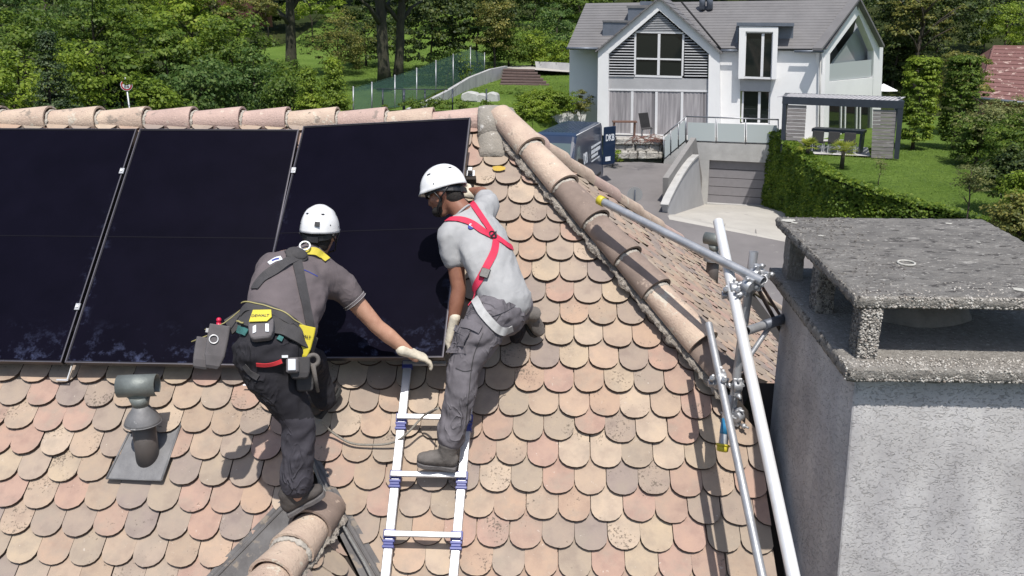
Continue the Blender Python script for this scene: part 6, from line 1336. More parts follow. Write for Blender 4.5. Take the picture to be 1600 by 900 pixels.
vs = []; ysec = [(.0, 0), (.06, .055), (.20, .085), (1.8, .085), (1.94, .055), (2.0, 0)]
for (y, up__) in ysec:
    for (x, z) in prof:
        tum = .10*max(0, (z-1.2)/1.3); yy = y*(1-tum)+1.0*tum; rise = up__ if z > 1.9 else 0; vs.append(V(x+(0.03 if y in (0.0, 2.0) else 0), yy, z-.085+rise if z > 1.9 else z))
fs = []
for a_ in range(len(ysec)-1):
    for k in range(n_): fs.append((a_*n_+k, a_*n_+(k+1) % n_, (a_+1)*n_+(k+1) % n_, (a_+1)*n_+k))
fs += [tuple(range(n_)), tuple(range((len(ysec)-1)*n_, len(ysec)*n_))[::-1]]
mb.add(vs, fs, False); mb.build('body', M_VAN, van, bevel=.07)
def vq(name, pts, m, th=.01): mb = MB(); P = [V(*p) for p in pts]; nn = (P[1]-P[0]).cross(P[2]-P[0]).normalized(); c_ = V(2.7, 1, 1.2); nn = nn if nn.dot(P[0]-c_) > 0 else -nn; mb.prism([p-nn*.02 for p in P], nn*(.02+th)); return mb.build(name, m, van)
vq('windscreen', [(.71, .20, 1.54), (.71, 1.80, 1.54), (1.36, 1.72, 2.44), (1.36, .28, 2.44)], M_VGL, .012)
vq('side_window', [(1.15, .045, 1.55), (2.1, .045, 1.55), (2.1, .10, 2.25), (1.62, .10, 2.25)], M_VGL, .012); vq('side_window', [(1.15, 1.955, 1.55), (2.1, 1.955, 1.55), (2.1, 1.90, 2.25), (1.62, 1.90, 2.25)], M_VGL, .012)
for k in range(9): MB().box(V(4.3, .42+.145*k, H_+.006), (4.2, .035, .022), vx_, vy, vz).build('roof_rib', M_VAN, van, bevel=.006)
mb = MB(); mb.tube([V(1.65, .14, H_-.05), V(6.6, .14, H_-.05)], .018, 6); mb.build('roof_gutter', M_GALVL, van)
for (x, y) in ((.95, .08), (5.5, .08), (.95, 1.92), (5.5, 1.92)):
    mb = MB(); s_ = 1 if y < 1 else -1; mb.tube([V(x, y-.03*s_, .34), V(x, y+.20*s_, .34)], .34, 24); w_ = mb.build('wheel', M_TYRE, van); mb = MB(); mb.tube([V(x, y-.045*s_, .34), V(x, y-.02*s_, .34)], .20, 18); mb.build('rim', M_GALV, w_)
    mb = MB(); mb.tube([V(x, y-.028*s_, .36), V(x, y-.012*s_, .36)], .41, 24); mb.build('wheel_arch', M_TYRE, van)
for y in (.28, 1.72): vq('headlight', [(.10, y-.16, .82), (.10, y+.16, .82), (.30, y+.14, 1.08), (.30, y-.14, 1.08)], M_GLASSF, .02)
vq('grille', [(.02, .5, .55), (.02, 1.5, .55), (.08, 1.45, .9), (.08, .55, .9)], M_TYRE, .01)
for s_, y in ((1, -.12), (-1, 2.12)): MB().box(V(1.35, y, 1.7), (.10, .2, .34), vx_, vy, vz).build('mirror', M_TYRE, van, bevel=.03)
MB().box(V(4.2, -.001, .52), (4.2, .03, .12), vx_, vy, vz).build('side_trim', M_TYRE, van)
vq('interior', [(6.81, .12, .55), (6.81, 1.88, .55), (6.81, 1.82, 2.3), (6.81, .18, 2.3)], M_INT, .004)
hx = (vx_*.80-vy*.52).normalized(); hD = V(6.82, .02, 1.55); do = MB(); do.box(hD+vz*.12+hx*.40, (.80, .05, 1.75), hx, hx.cross(vz), vz); do = do.build('rear_door', M_VAN, van, bevel=.02)
nD = hx.cross(vz).normalized(); nD = nD if nD.dot(-hD) > 0 else -nD; xD = vz.cross(nD)*1.0; xD = xD if proj(hD+xD)[0] > proj(hD)[0] else -xD
text_obj('DKB', 'lettering', M_LOGOW, do, hD+hx*.40+vz*.48+nD*.032, xD, nD, .42, .003, sx=.70); MB().box(hD+hx*.30-vz*.48+nD*.035, (.34, .01, .20), hx, nD, vz).build('number_plate', M_LOGOW, do)
nS = -vy; xS = vx_
text_obj('DKB', 'lettering', M_LOGOW, van, V(3.05, -.022+.055, 1.62), xS, nS+vz*.06, .62, .003, sx=.62); mb = MB(); mb.box(V(2.72, .02, 1.16), (.10, .02, .28), (xS+vz*.9).normalized(), vy, None); mb.build('lettering', M_LOGOW, van)
for k, (w_, z_, hh) in enumerate(((1.50, 1.93, .10), (1.42, 1.72, .17), (.95, 1.52, .13), (1.3, 1.33, .055))):
    mb = MB(); x = 4.2; g = random.Random(k); y_ = .035+.05*(z_-1.2)
    while x < 4.2+w_*1.35: ww = g.uniform(.06, .13); mb.box(V(x+ww/2, y_-.03, z_), (ww*.8, .012, hh*g.choice((.75, 1, .85))), vx_, vy, vz); x += ww
    o = mb.build('small_print', M_LOGOW, van); tag(o, kind='stuff')

# ================================================================ FENCES, STEPS, SIGNS ON THE LEFT
M_MESH = newmat('green_fence_mesh'); bm_ = M_MESH[2]; bm_.inputs['Base Color'].default_value = (.06, .135, .105, 1); bm_.inputs['Alpha'].default_value = .40; bm_.inputs['Roughness'].default_value = .7; M_MESH = M_MESH[0]
M_CWALL = pmat('streaked_concrete', (.46, .46, .46), (.32, .32, .33), .9, scale=1, bump=.3, bscale=15, stretch=(2, 2, .6), spots=[(2.5, .62, (.22, .22, .22))])
fp_ = [(552, 137, 172, 41), (581, 130, 169, 42), (617, 119, 167, 44), (651, 108, 161, 46), (681, 96, 143, 48.5), (708, 86, 134, 51), (735, 76, 120, 54), (757, 84, 108, 57)]
fe = empty('mesh_fence', pd(650, 165, 46), 'green wire mesh fence with pale posts along the sloping concrete wall', 'fence')
for k, (px, y0, y1, D) in enumerate(fp_): mb = MB(); mb.tube([pd(px, y0-2, D), pd(px, y1+3, D)], .035, 8); mb.build('post', M_GALV, fe)
for a_, b_ in zip(fp_, fp_[1:]): mb = MB(); mb.prism([pd(a_[0], a_[1]+1, a_[3]), pd(b_[0], b_[1]+1, b_[3]), pd(b_[0], b_[2]+1, b_[3]), pd(a_[0], a_[2]+1, a_[3])], Vector((0, .004, 0))); mb.build('mesh_panel', M_MESH, fe); mb = MB(); mb.tube([pd(a_[0], a_[1], a_[3]), pd(b_[0], b_[1], b_[3])], .012, 6); mb.build('top_wire', M_MESH, fe)
cw = MB(); tops = [(640, 170, 43), (668, 158, 44.5), (700, 142, 47), (735, 121, 51), (768, 108, 55), (793, 103, 58)]
for a_, b_ in zip(tops, tops[1:]): p, q = pd(*a_), pd(*b_); cw.prism([p, q, q-ZV*1.9, p-ZV*1.9], Vector((-.2, .1, 0)))
tag(cw.build('retaining_wall', M_CWALL, None, loc=pd(760, 140, 52)), 'pale streaked concrete retaining wall rising to the garden steps', 'wall')
stp = empty('garden_steps', pd(820, 135, 54), 'flight of brown timber garden steps at the end of the concrete wall', 'steps'); M_STEP = pmat('brown_step', (.15, .105, .095), (.11, .078, .07), .85, scale=4, bump=.2)
for k in range(6):
    D = 54+k*.55; x0, x1 = 781+k*1.0, 858-k*4.5; y = 132-k*4.6; p, q = pd(x0, y, D), pd(x1, y+1, D); mb = MB(); mb.box((p+q)/2+Vector((0, .3, 0)), ((q-p).length, .62, .12), (q-p).normalized(), None, None); mb.build('step', M_STEP, stp, bevel=.01); mb = MB(); mb.box((p+q)/2+Vector((0, .12, -.10)), ((q-p).length*.98, .06, .12), (q-p).normalized(), None, None); mb.build('riser', M_DECK, stp)
pw = MB(); pw.prism([pd(836, 96, 60), pd(895, 99, 59), pd(897, 115, 59), pd(838, 110, 60)], Vector((0, .3, 0))); tag(pw.build('garden_wall', M_CWALL, None, loc=pd(866, 112, 60)), 'low concrete garden wall between the steps and the white house', 'wall')
tag(sheet('gravel_path', [pd(786, 106, 58), pd(838, 108, 59), pd(895, 113, 58), pd(900, 106, 62), pd(842, 101, 63), pd(800, 103, 60)], M_DRIVE))
dr = empty('garden_railing', pd(680, 166, 41), 'thin dark railing running behind the roof ridge in front of the mesh fence', 'railing')
mb = MB(); mb.tube([pd(588, 139, 41), pd(700, 140, 41.5)], .022, 6); mb.build('top_rail', M_ANTH, dr)
for px in (598, 631, 664, 707, 760): mb = MB(); mb.tube([pd(px, 139, 41.5), pd(px, 172, 41.5)], .04 if px != 631 else .07, 6); mb.build('post', M_ANTH, dr)
g = random.Random(21)
for k, (px, py, w_) in enumerate(((734, 150, 1.0), (752, 153, .8), (768, 151, .75))):
    P = pd(px, py, 46); mb = MB(); mb.prism([P+Vector((-w_*.5, -.3, -.3)), P+Vector((w_*.5, -.35, -.3)), P+Vector((w_*.42, -.3, .16)), P+Vector((-w_*.1, -.3, .27)), P+Vector((-w_*.45, -.3, .12))], Vector((.1, .7, 0))); o = mb.build('stone_block', M_GREYW2, None, loc=P-ZV*.3, bevel=.07); tag(o, ('large pale stone block left of two dark railing posts', 'middle pale stone block behind the roof ridge', 'right pale stone block next to the grey ridge cap')[k], 'stone', 'pale stone blocks behind the ridge')
tag(sheet('garden_bed', [pd(850, 187, 47)+Vector((-.3, .2, 0)), pd(872, 177, 47.5), pd(895, 169, 48), pd(930, 159, 48.5), pd(930, 140, 56), pd(800, 134, 56), pd(780, 160, 49), pd(800, 190, 46)], M_GRASS))
lw = MB()
for (a_, b_) in zip([(850, 188, 47), (872, 178, 47.5), (895, 170, 48), (930, 160, 48.5)], [(872, 178, 47.5), (895, 170, 48), (930, 160, 48.5), (934, 160, 48.6)]): p, q = pd(*a_), pd(*b_); lw.prism([p, q, q-ZV*2.2, p-ZV*2.2], Vector((-.1, .3, 0)))
tag(lw.build('retaining_wall', M_WHITE_W, None, loc=pd(890, 185, 47.5)), 'low whitish retaining wall behind the blue van, left of the house', 'wall')
# no-entry style round sign with a pictogram, half covered by leaves
SP_ = pd(197.5, 133, 27.5); sg = empty('road_sign', Vector((SP_.x, SP_.y, T(SP_.x, SP_.y))), 'round red-bordered traffic sign on a grey post among the bushes', 'sign'); sgn = -SP_.normalized(); sgn.z = 0; sgn.normalize(); sgx = ZV.cross(sgn)
mb = MB(); mb.tube([Vector((SP_.x, SP_.y, T(SP_.x, SP_.y))), SP_+ZV*.25], .03, 10); mb.build('post', M_GALV, sg)
mb = MB(); mb.tube([SP_+sgn*.03, SP_+sgn*.045], .182, 32); mb.build('rim', M_LOGOW, sg); mb = MB(); mb.tube([SP_+sgn*.045, SP_+sgn*.05], .165, 32); mb.build('border', pmat('sign_red', (.45, .01, .03), rough=.5, bump=0), sg); mb = MB(); mb.tube([SP_+sgn*.05, SP_+sgn*.055], .122, 32); mb.build('face', M_LOGOW, sg)
mb = MB(); mb.torus(SP_+sgn*.058-sgx*.04-ZV*.05, .028, .009, sgn, 18, 6); mb.torus(SP_+sgn*.058+sgx*.04-ZV*.05, .022, .009, sgn, 18, 6); mb.box(SP_+sgn*.058+ZV*.02, (.13, .035, .006), sgx, ZV, sgn); mb.build('pictogram', M_BLACK, sg)
# back of a round sign on the road
P = pd(992, 304, 33); ms_ = empty('road_sign', Vector((P.x, P.y, za(P.x, P.y))), 'grey back of a round sign on a thin pole beyond the hipped roof end', 'sign'); n_ = -P.normalized(); n_.z = 0; n_.normalize(); mb = MB(); mb.tube([P-n_*.0, P-n_*.02], .30, 28); mb.build('plate', pmat('sign_back', (.34, .34, .34), (.30, .30, .30), .5, .3, bump=0), ms_); mb = MB(); mb.tube([Vector((P.x, P.y, za(P.x, P.y)))+n_*.04, P+n_*.04+ZV*.2], .028, 8); mb.build('pole', M_ANTH, ms_)

# ================================================================ VEGETATION
nr = np.random.default_rng(5)
G = lambda *c: tuple(c)
LM = {
 'mid': leaf_mat('leaf_mid', [(0, (0.067, 0.121, 0.017)), (.5, (0.109, 0.179, 0.024)), (1, (0.175, 0.241, 0.038))]),
 'bright': leaf_mat('leaf_bright', [(0, (0.125, 0.200, 0.019)), (.5, (0.192, 0.276, 0.028)), (1, (0.283, 0.358, 0.048))]),
 'dark': leaf_mat('leaf_dark', [(0, (0.023, 0.045, 0.011)), (.6, (0.046, 0.076, 0.015)), (1, (0.116, 0.145, 0.027))], .2),
 'cool': leaf_mat('leaf_cool', [(0, (0.059, 0.118, 0.030)), (.5, (0.092, 0.165, 0.040)), (1, (0.166, 0.234, 0.064))]),
 'conifer': leaf_mat('leaf_conifer', [(0, (0.027, 0.052, 0.019)), (.6, (0.044, 0.076, 0.028)), (1, (0.083, 0.118, 0.038))], .1),
 'olive': leaf_mat('leaf_olive', [(0, (0.092, 0.118, 0.027)), (.5, (0.159, 0.173, 0.043)), (1, (0.316, 0.289, 0.080))]),
 'grey': leaf_mat('leaf_greygreen', [(0, (0.125, 0.159, 0.053)), (.5, (0.192, 0.220, 0.080)), (1, (0.300, 0.303, 0.128))]),
 'ivy': leaf_mat('leaf_ivy', [(0, (0.070, 0.127, 0.015)), (.5, (0.122, 0.201, 0.023)), (1, (0.243, 0.318, 0.041))], .35),
 'ivy_old': leaf_mat('leaf_ivy_old', [(0, (0.059, 0.118, 0.015)), (.5, (0.100, 0.179, 0.019)), (1, (0.216, 0.289, 0.038))], .2),
 'palm': leaf_mat('leaf_palm', [(0, (0.183, 0.234, 0.032)), (1, (0.333, 0.358, 0.059))]),
}
M_BARK = pmat('bark', (.085, .068, .052), (.045, .036, .028), .95, scale=8, bump=1, bscale=16, bdist=.06, stretch=(1, 1, .35)); M_BARKD = pmat('mossy_bark', (.060, .058, .034), (.030, .028, .020), .95, scale=6, bump=1, bscale=14, bdist=.06, stretch=(1, 1, .35))
def leaf_mesh(name, P, Nn, size, m, aspect=.62, shape='leaf'):
    """P, Nn: arrays of positions and normals -> one folded leaf face pair each"""
    n = len(P); Nn = Nn/np.linalg.norm(Nn, axis=1)[:, None]; r = nr.normal(size=(n, 3)); a = np.cross(Nn, r); a /= np.linalg.norm(a, axis=1)[:, None]; b = np.cross(Nn, a)
    s = size*(nr.uniform(.6, 1.35, n))[:, None]; f = Nn*s*.12
    v = np.stack([P-a*s*.5, P-a*s*.05+b*s*aspect*.5+f, P+a*s*.5, P-a*s*.05-b*s*aspect*.5+f], 1).reshape(-1, 3)
    me = bpy.data.meshes.new(name); me.vertices.add(4*n); me.vertices.foreach_set('co', v.ravel().astype(np.float32)); me.loops.add(4*n); me.loops.foreach_set('vertex_index', np.arange(4*n, dtype=np.int32))
    me.polygons.add(n); me.polygons.foreach_set('loop_start', np.arange(0, 4*n, 4, dtype=np.int32)); me.update(calc_edges=True); me.materials.append(m); return me
def crown_pts(c, rx, ry, rz, n, clump=.45, fill=.25, lump=.25, upb=.35, seed=0, shape='ball'):
    rg = np.random.default_rng(seed); vol = rx*ry*rz; k = max(14, int(n/55)); d = rg.normal(size=(k, 3)); d /= np.linalg.norm(d, axis=1)[:, None]; rad = 1-rg.random(k)**1.6*fill*2; rad = np.clip(rad, .2, 1)*(1+rg.normal(size=k)*lump*.5)
    if shape == 'ball': d[:, 2] = np.where(d[:, 2] < (-.55 if rz > 2.3 else -.9), -d[:, 2], d[:, 2]); cc = d*rad[:, None]*np.array([rx, ry, rz])
    elif shape == 'cone': h = rg.random(k)**1.3; th = rg.random(k)*6.283; q = (1-h)*(.55+.45*rg.random(k)); cc = np.stack([np.cos(th)*q*rx, np.sin(th)*q*ry, (h*2-1)*rz], 1); d = np.stack([np.cos(th), np.sin(th), .5+0*h], 1)
    elif shape == 'column': th = rg.random(k)*6.283; h = rg.random(k)*2-1; top = rg.random(k) < .2; q = np.where(top, rg.random(k)**.5*.8, .85+.15*rg.random(k)); q = q*np.where(top, 1, np.sqrt(1-np.abs(h)**7*.45)); h = np.where(top, .97, h); cc = np.stack([np.cos(th)*q*rx, np.sin(th)*q*ry, h*rz], 1); d = np.stack([np.cos(th), np.sin(th), np.where(top, 3, .3)], 1)
    cr_s = clump*rg.uniform(.6, 1.4, k); idx = rg.integers(0, k, n); e = rg.normal(size=(n, 3)); e /= np.linalg.norm(e, axis=1)[:, None]; e[:, 2] = np.abs(e[:, 2])*.8+e[:, 2]*.2
    q = rg.random(n)**.5; P = cc[idx]+e*(cr_s[idx]*q)[:, None]*np.array([1, 1, .75])+np.array([c.x, c.y, c.z]); Nn = e*.8+d[idx]*.5+np.array([0, 0, upb])+rg.normal(size=(n, 3))*.45
    return P, Nn
def trunk_mesh(mb, base, top, r0, r1, seed=0, bend=.15, limbs=5, spread=1.5):
    g = random.Random(seed); base, top = Vector(base), Vector(top); L = (top-base).length; pts = [base.lerp(top, k/6)+Vector((g.uniform(-1, 1), g.uniform(-1, 1), 0))*bend*(k/6)*(L/6) for k in range(7)]
    mb.tube(pts, [r0*1.25]+[r0+(r1-r0)*k/6 for k in range(1, 7)], 10)
    for k in range(limbs):
        p = pts[3+k % 4]; a = g.uniform(0, 6.28); q = p+Vector((math.cos(a), math.sin(a), g.uniform(.5, 1.1)))*spread*g.uniform(.6, 1.1); mb.tube([p, p.lerp(q, .5)+Vector((0, 0, .1*spread)), q], [r1*.9, r1*.55, r1*.2], 6)
def plant(name, label, cat, px, py, D, rx, rz, n, leaf, mat, ry=None, shape='ball', clump=.45, fill=.3, group=None, ground=None, tr=.09, bark=None, seed=None, trunk_top=None, limbs=5, upb=.35, lump=.25):
    c = pd(px, py, D); gz_ = ground if ground is not None else T(c.x, c.y); base = Vector((c.x, c.y, min(gz_, c.z-rz*.8))); e = empty(name, base, label, cat, group); seed = seed if seed is not None else int(px*7+py*13)
    P, Nn = crown_pts(c, rx, ry or rx, rz, n, clump, fill, lump, upb, seed, shape); P -= np.array(base); me = leaf_mesh('crown', P, Nn, leaf, LM[mat]); o = bpy.data.objects.new('crown' if 'tree' in name or name in ('conifer',) else 'foliage', me); C.objects.link(o); o.parent = e
    mb = MB(); trunk_mesh(mb, base, c+Vector((0, 0, rz*.35)), tr, tr*.4, seed, .3, limbs, rx*.7); mb.build('trunk' if 'tree' in name or name == 'conifer' else 'stems', bark or M_BARK, e); return e
# thicket on the left (px, py, depth, radius across, radius up, leaves, leaf size, kind, label)
thick = [
 (20, 150, 27, 1.35, 1.3, 4200, .13, 'bright', 'bright green bush at the left edge just above the roof ridge'),
 (30, 85, 33, 1.9, 1.7, 5200, .15, 'mid', 'mid green bush at the left edge behind the bright bush'),
 (70, 30, 40, 3.0, 2.0, 6500, .16, 'cool', 'broad cool green tree crown at top left corner'),
 (128, 130, 29, .9, 1.5, 3400, .13, 'bright', 'light green leafy shrub right of the dark conifer'),
 (150, 60, 38, 2.3, 2.1, 6500, .16, 'mid', 'dense green shrub above the dark hollow with the traffic sign'),
 (205, 20, 44, 2.6, 1.8, 5600, .17, 'bright', 'yellow green tree crown at the top edge above the traffic sign'),
 (262, 105, 36, 1.9, 1.9, 6000, .20, 'mid', 'large-leaved shrub to the right of the traffic sign'),
 (300, 55, 40, 2.2, 2.1, 6500, .20, 'bright', 'tall light shrub above the large-leaved one'),
 (238, 163, 31, .8, .65, 2200, .15, 'bright', 'low bush in front of the sign post'),
 (318, 145, 33, 1.6, 1.3, 4600, .15, 'cool', 'cool green bush behind the ridge tiles left of centre'),
 (365, 90, 38, 1.9, 2.0, 5600, .16, 'mid', 'tall mid green shrub left of the dark tree trunk'),
 (335, 15, 46, 2.4, 1.5, 4600, .18, 'olive', 'olive green tree crown at the top edge left of the red shed'),
 (400, 140, 34, 1.5, 1.4, 4400, .14, 'cool', 'rounded bush below the lawn'),
 (436, 122, 40, 1.3, .8, 3600, .13, 'mid', 'darker bush at the foot of the leaning dark trunk'),
 (455, 150, 33, 1.0, .95, 2600, .13, 'mid', 'small bush left of the two bright cedars'),
]
for (px, py, D, rx, rz, n, lf, kd, lb_) in thick: plant('bush' if rz < 1.6 else 'leafy_tree', lb_, 'bush' if rz < 1.6 else 'tree', px, py, D, rx, rz, n, lf, kd, group='bushes and trees beyond the ridge on the left', clump=.5)
plant('conifer', 'dark narrow conifer between two bright bushes on the left', 'tree', 83, 138, 25, .85, 1.55, 9000, .075, 'conifer', shape='cone', clump=.26, group=None)
plant('conifer', 'left of two bright green dwarf cedars behind the ridge', 'tree', 484, 150, 31, .60, .85, 6000, .085, 'bright', shape='cone', clump=.30, group='bright dwarf cedars'); plant('conifer', 'taller right one of two bright green dwarf cedars behind the ridge', 'tree', 522, 140, 31, .58, 1.0, 6500, .085, 'bright', shape='cone', clump=.30, group='bright dwarf cedars')
plant('leaf_spray', 'small leafy branch hanging over the top of the traffic sign', 'branch', 204, 123, 26.9, .38, .15, 330, .11, 'bright', clump=.14, tr=.008, limbs=1)
# backdrop thicket, dark behind the front bushes
back = [(-20, 60, 48, 3.6, 3.4, 'dark', 'dark tree behind the left edge bushes'), (110, 90, 44, 3.0, 2.4, 'dark', 'dark shrub mass behind the conifer'), (185, 120, 41, 2.0, 1.7, 'dark', 'dark hollow bush behind the traffic sign'), (250, 60, 50, 3.2, 2.8, 'dark', 'dark tree behind the large-leaved shrub'), (350, 125, 42, 2.2, 1.5, 'dark', 'dark bush behind the cool green bush')]
for (px, py, D, rx, rz, kd, lb_) in back: plant('leafy_tree', lb_, 'tree', px, py, D, rx, rz, 5000, .20, kd, clump=.7, group='dark trees behind the thicket')
# trees in and behind the lawn
def bigtree(px, pyb, D, r, h, crown, label, kd='dark', n=9000, lean=(0, 0, 0), leaf=.24, rz=None, cpx=None, bark=None):
    b = pd(px, pyb, D); b.z = min(b.z, T(b.x, b.y)+.4); e = empty('leafy_tree', b, label, 'tree'); top = b+Vector(lean)+ZV*h; mb = MB(); trunk_mesh(mb, b, top, r, r*.6, int(px), .05, 7, crown*.7); mb.build('trunk', bark or M_BARKD, e)
    c = top+ZV*(rz or crown)*.45; P, Nn = crown_pts(c, crown, crown, rz or crown*.75, n, .9, .3, .3, .35, int(px)); P -= np.array(b); o = bpy.data.objects.new('crown', leaf_mesh('crown', P, Nn, leaf, LM[kd])); C.objects.link(o); o.parent = e; return e
bigtree(453, 82, 58, .42, 6.0, 2.4, 'tree with a dark leaning trunk standing on the sunny lawn', 'mid', 6000, (.35, 0, 0))
bigtree(601, 128, 50, .38, 6.6, 3.6, 'tall tree with mossy trunk, left of the pair behind the fence', 'dark', 8000, (-.1, 0, 0)); bigtree(622, 128, 51, .30, 6.8, 3.8, 'tall tree with mossy trunk, right of the pair behind the fence', 'dark', 8000, (.6, 0, 0))
mids = [(528, 68, 60, 2.4, 1.9, 6000, .14, 'olive', 'rounded olive shrub on the lawn right of the leaning trunk'), (570, 60, 64, 2.6, 2.2, 5000, .2, 'dark', 'dark purple-green shrub between the round shrub and the paired trunks'),
 (672, 60, 60, 3.2, 3.4, 8000, .22, 'dark', 'dark tree crown right of the paired trunks'), (745, 45, 62, 3.4, 3.6, 8000, .22, 'dark', 'dark tree at the top centre behind the mesh fence'), (772, 52, 58, 1.5, 2.6, 4200, .17, 'olive', 'grey-green leafy tree above the end of the mesh fence'),
 (795, 78, 60, 1.6, 1.5, 4200, .16, 'mid', 'green bush above the garden steps'), (832, 78, 61, 1.3, 1.2, 3600, .16, 'bright', 'bright bush right above the garden steps'), (868, 60, 66, 2.4, 2.3, 6000, .19, 'cool', 'cool green tree left of the house roof'), (890, 88, 62, 1.4, 1.1, 3000, .16, 'bright', 'yellowish shrub by the left corner of the white house'),
 (700, 110, 53, 1.5, 1.0, 2600, .16, 'mid', 'weedy plants growing behind the mesh fence'), (905, 18, 75, 3.6, 3.2, 6000, .24, 'mid', 'tall tree rising behind the left end of the slate roof'), (835, 18, 76, 3.8, 3.6, 6000, .26, 'dark', 'dark tall tree at the top edge left of the house'),
 (485, 8, 84, 3.4, 1.6, 3600, .26, 'bright', 'sunlit tree crown at the far end of the lawn'), (415, 8, 80, 2.0, 1.8, 3000, .2, 'olive', 'trimmed shrub beside the dark red building')]
for (px, py, D, rx, rz, n, lf, kd, lb_) in mids: plant('leafy_tree', lb_, 'tree', px, py, D, rx, rz, n, lf, kd, clump=.6, group=None)
# wooded slope behind everything
k = 0
fw = MB()
P_all = []; N_all = []
for i in range(64):
    x = -62+i*2.6+nr.uniform(-1, 1)
    for (D, zz) in ((96, 4.5), (112, 9), (130, 15)):
        if D == 96 and -22 < x < -8 and zz < 5: pass
        c = Vector((x*(D/96), D+nr.uniform(-3, 3), T(x*(D/96), D)+3.2+nr.uniform(-.8, 1.5))); P, Nn = crown_pts(c, 3.2, 3.0, 4.2, 900, 1.1, .3, .3, .35, i*7+D); P_all.append(P); N_all.append(Nn)
LM['wood'] = leaf_mat('leaf_wood', [(0, (.020, .045, .010)), (.6, (.050, .085, .018)), (1, (.12, .16, .035))], .25)
o = bpy.data.objects.new('distant_wood', leaf_mesh('distant_wood', np.concatenate(P_all), np.concatenate(N_all), .55, LM['wood'])); C.objects.link(o); tag(o, 'dark wooded slope closing the view behind the houses', 'woodland', kind='stuff')
for (px, py, D, rx, rz, kd, lb_) in ((1405, 50, 60, 3.4, 3.6, 'dark', 'big dark tree directly right of the white house gable'), (1470, 40, 62, 3.6, 3.8, 'dark', 'big dark tree with sunlit leaf tips, top right'), (1400, 95, 62, 2.6, 2.2, 'dark', 'dark low tree behind the parasol'), (1545, 20, 68, 3.4, 3.6, 'dark', 'dark tree behind the red tile roof')):
    plant('leafy_tree', lb_, 'tree', px, py, D, rx, rz, 9000, .21, kd, clump=.75, group=None)
P, Nn = crown_pts(pd(1440, 45, 57), 3.4, 1.5, 2.6, 2600, .5, .3, .4, .6, 77); e = empty('leafy_tree', Vector((*pd(1440, 45, 57).xy, -4)), 'sunlit maple with pale leaf clusters in front of the dark trees, top right', 'tree'); P -= np.array(e.location); o = bpy.data.objects.new('crown', leaf_mesh('crown', P, Nn, .2, LM['olive'])); C.objects.link(o); o.parent = e; mb = MB(); trunk_mesh(mb, e.location, pd(1440, 45, 57)+ZV, .2, .1, 3, .1, 8, 2.2); mb.build('trunk', M_BARK, e)
plant('leafy_tree', 'bright yellow-green tree above the red tile roof', 'tree', 1575, 42, 62, 2.6, 1.5, 5000, .18, 'bright', clump=.6)
for (px, lb_, kd) in ((1436, 'left one of two tall clipped hornbeam columns on the lawn', 'bright'), (1500, 'right one of two tall clipped hornbeam columns on the lawn', 'mid')):
    D = 40; plant('hedge_column', lb_, 'hedge', px, 159 if px < 1450 else 157, D, .69, 1.92, 15000, .12, kd, shape='column', clump=.26, group='clipped hedge columns', ground=-5.5, tr=.08, lump=.05)
rs_ = [(1560, 205, 36, 1.8, 1.3, 5500, .11, 'grey', 'feathery grey-green shrub below the red tile roof'), (1530, 222, 36, 1.1, .95, 3800, .12, 'mid', 'dark green rounded shrub at the right edge of the lawn'), (1592, 232, 32, 1.3, 1.2, 4500, .12, 'mid', 'shrub with small leaves at the right edge'), (1585, 275, 29, 1.0, .9, 3200, .12, 'dark', 'dark bush right of the small young tree'), (1594, 345, 24, .75, .7, 2600, .10, 'olive', 'bush touching the chimney slab at the right edge'), (1590, 296, 27, .55, .5, 1500, .10, 'bright', 'yellow-green tuft right of the small young tree'), (1500, 130, 46, 1.6, 1.7, 4200, .15, 'olive', 'leafy bush filling the gap behind the hedge columns')]
for (px, py, D, rx, rz, n, lf, kd, lb_) in rs_: plant('bush', lb_, 'bush', px, py, D, rx, rz, int(n*1.7), lf, kd, clump=.3, ground=hl_(20, D)-.1)
plant('young_tree', 'small pale young tree on the lawn near the chimney', 'tree', 1519, 284, 28, .72, .72, 1500, .075, 'grey', clump=.28, fill=.6, ground=hl_(16, 27)-.1, tr=.035, limbs=9)
plant('young_tree', 'thin sapling on the lawn in front of the pergola', 'tree', 1376, 258, 33, .38, .38, 220, .07, 'grey', clump=.22, fill=.7, ground=-5.9, tr=.02, limbs=8)
plant('bush', 'small leafy weed at the van rear by the stone wall', 'bush', 958, 244, 42, .45, .35, 700, .10, 'bright', ground=-6.5, clump=.18, tr=.02)
plant('bush', 'flowering climber by the left corner of the white house', 'bush', 908, 165, 47, .7, .75, 1600, .10, 'olive', ground=-5.5, clump=.25, tr=.03)
for (px, py, D, rx, rz, n, kd, lb_) in ((858, 160, 46.5, 1.75, .62, 12000, 'bright', 'bright clipped hedge right of the ridge cap'), (832, 176, 44, 1.2, .55, 8000, 'bright', 'lower part of the bright hedge above the van'), (820, 152, 49, 1.6, .35, 3200, 'mid', 'low planting on the garden bank behind the ridge cap'), (690, 165, 40, 2.6, .22, 3200, 'mid', 'low strip of ground cover behind the dark railing')):
    plant('hedge', lb_, 'hedge', px, py, D, rx, rz, n, .10, kd, ry=.7, clump=.25, ground=T(pd(px, py, D).x, D), tr=.02)
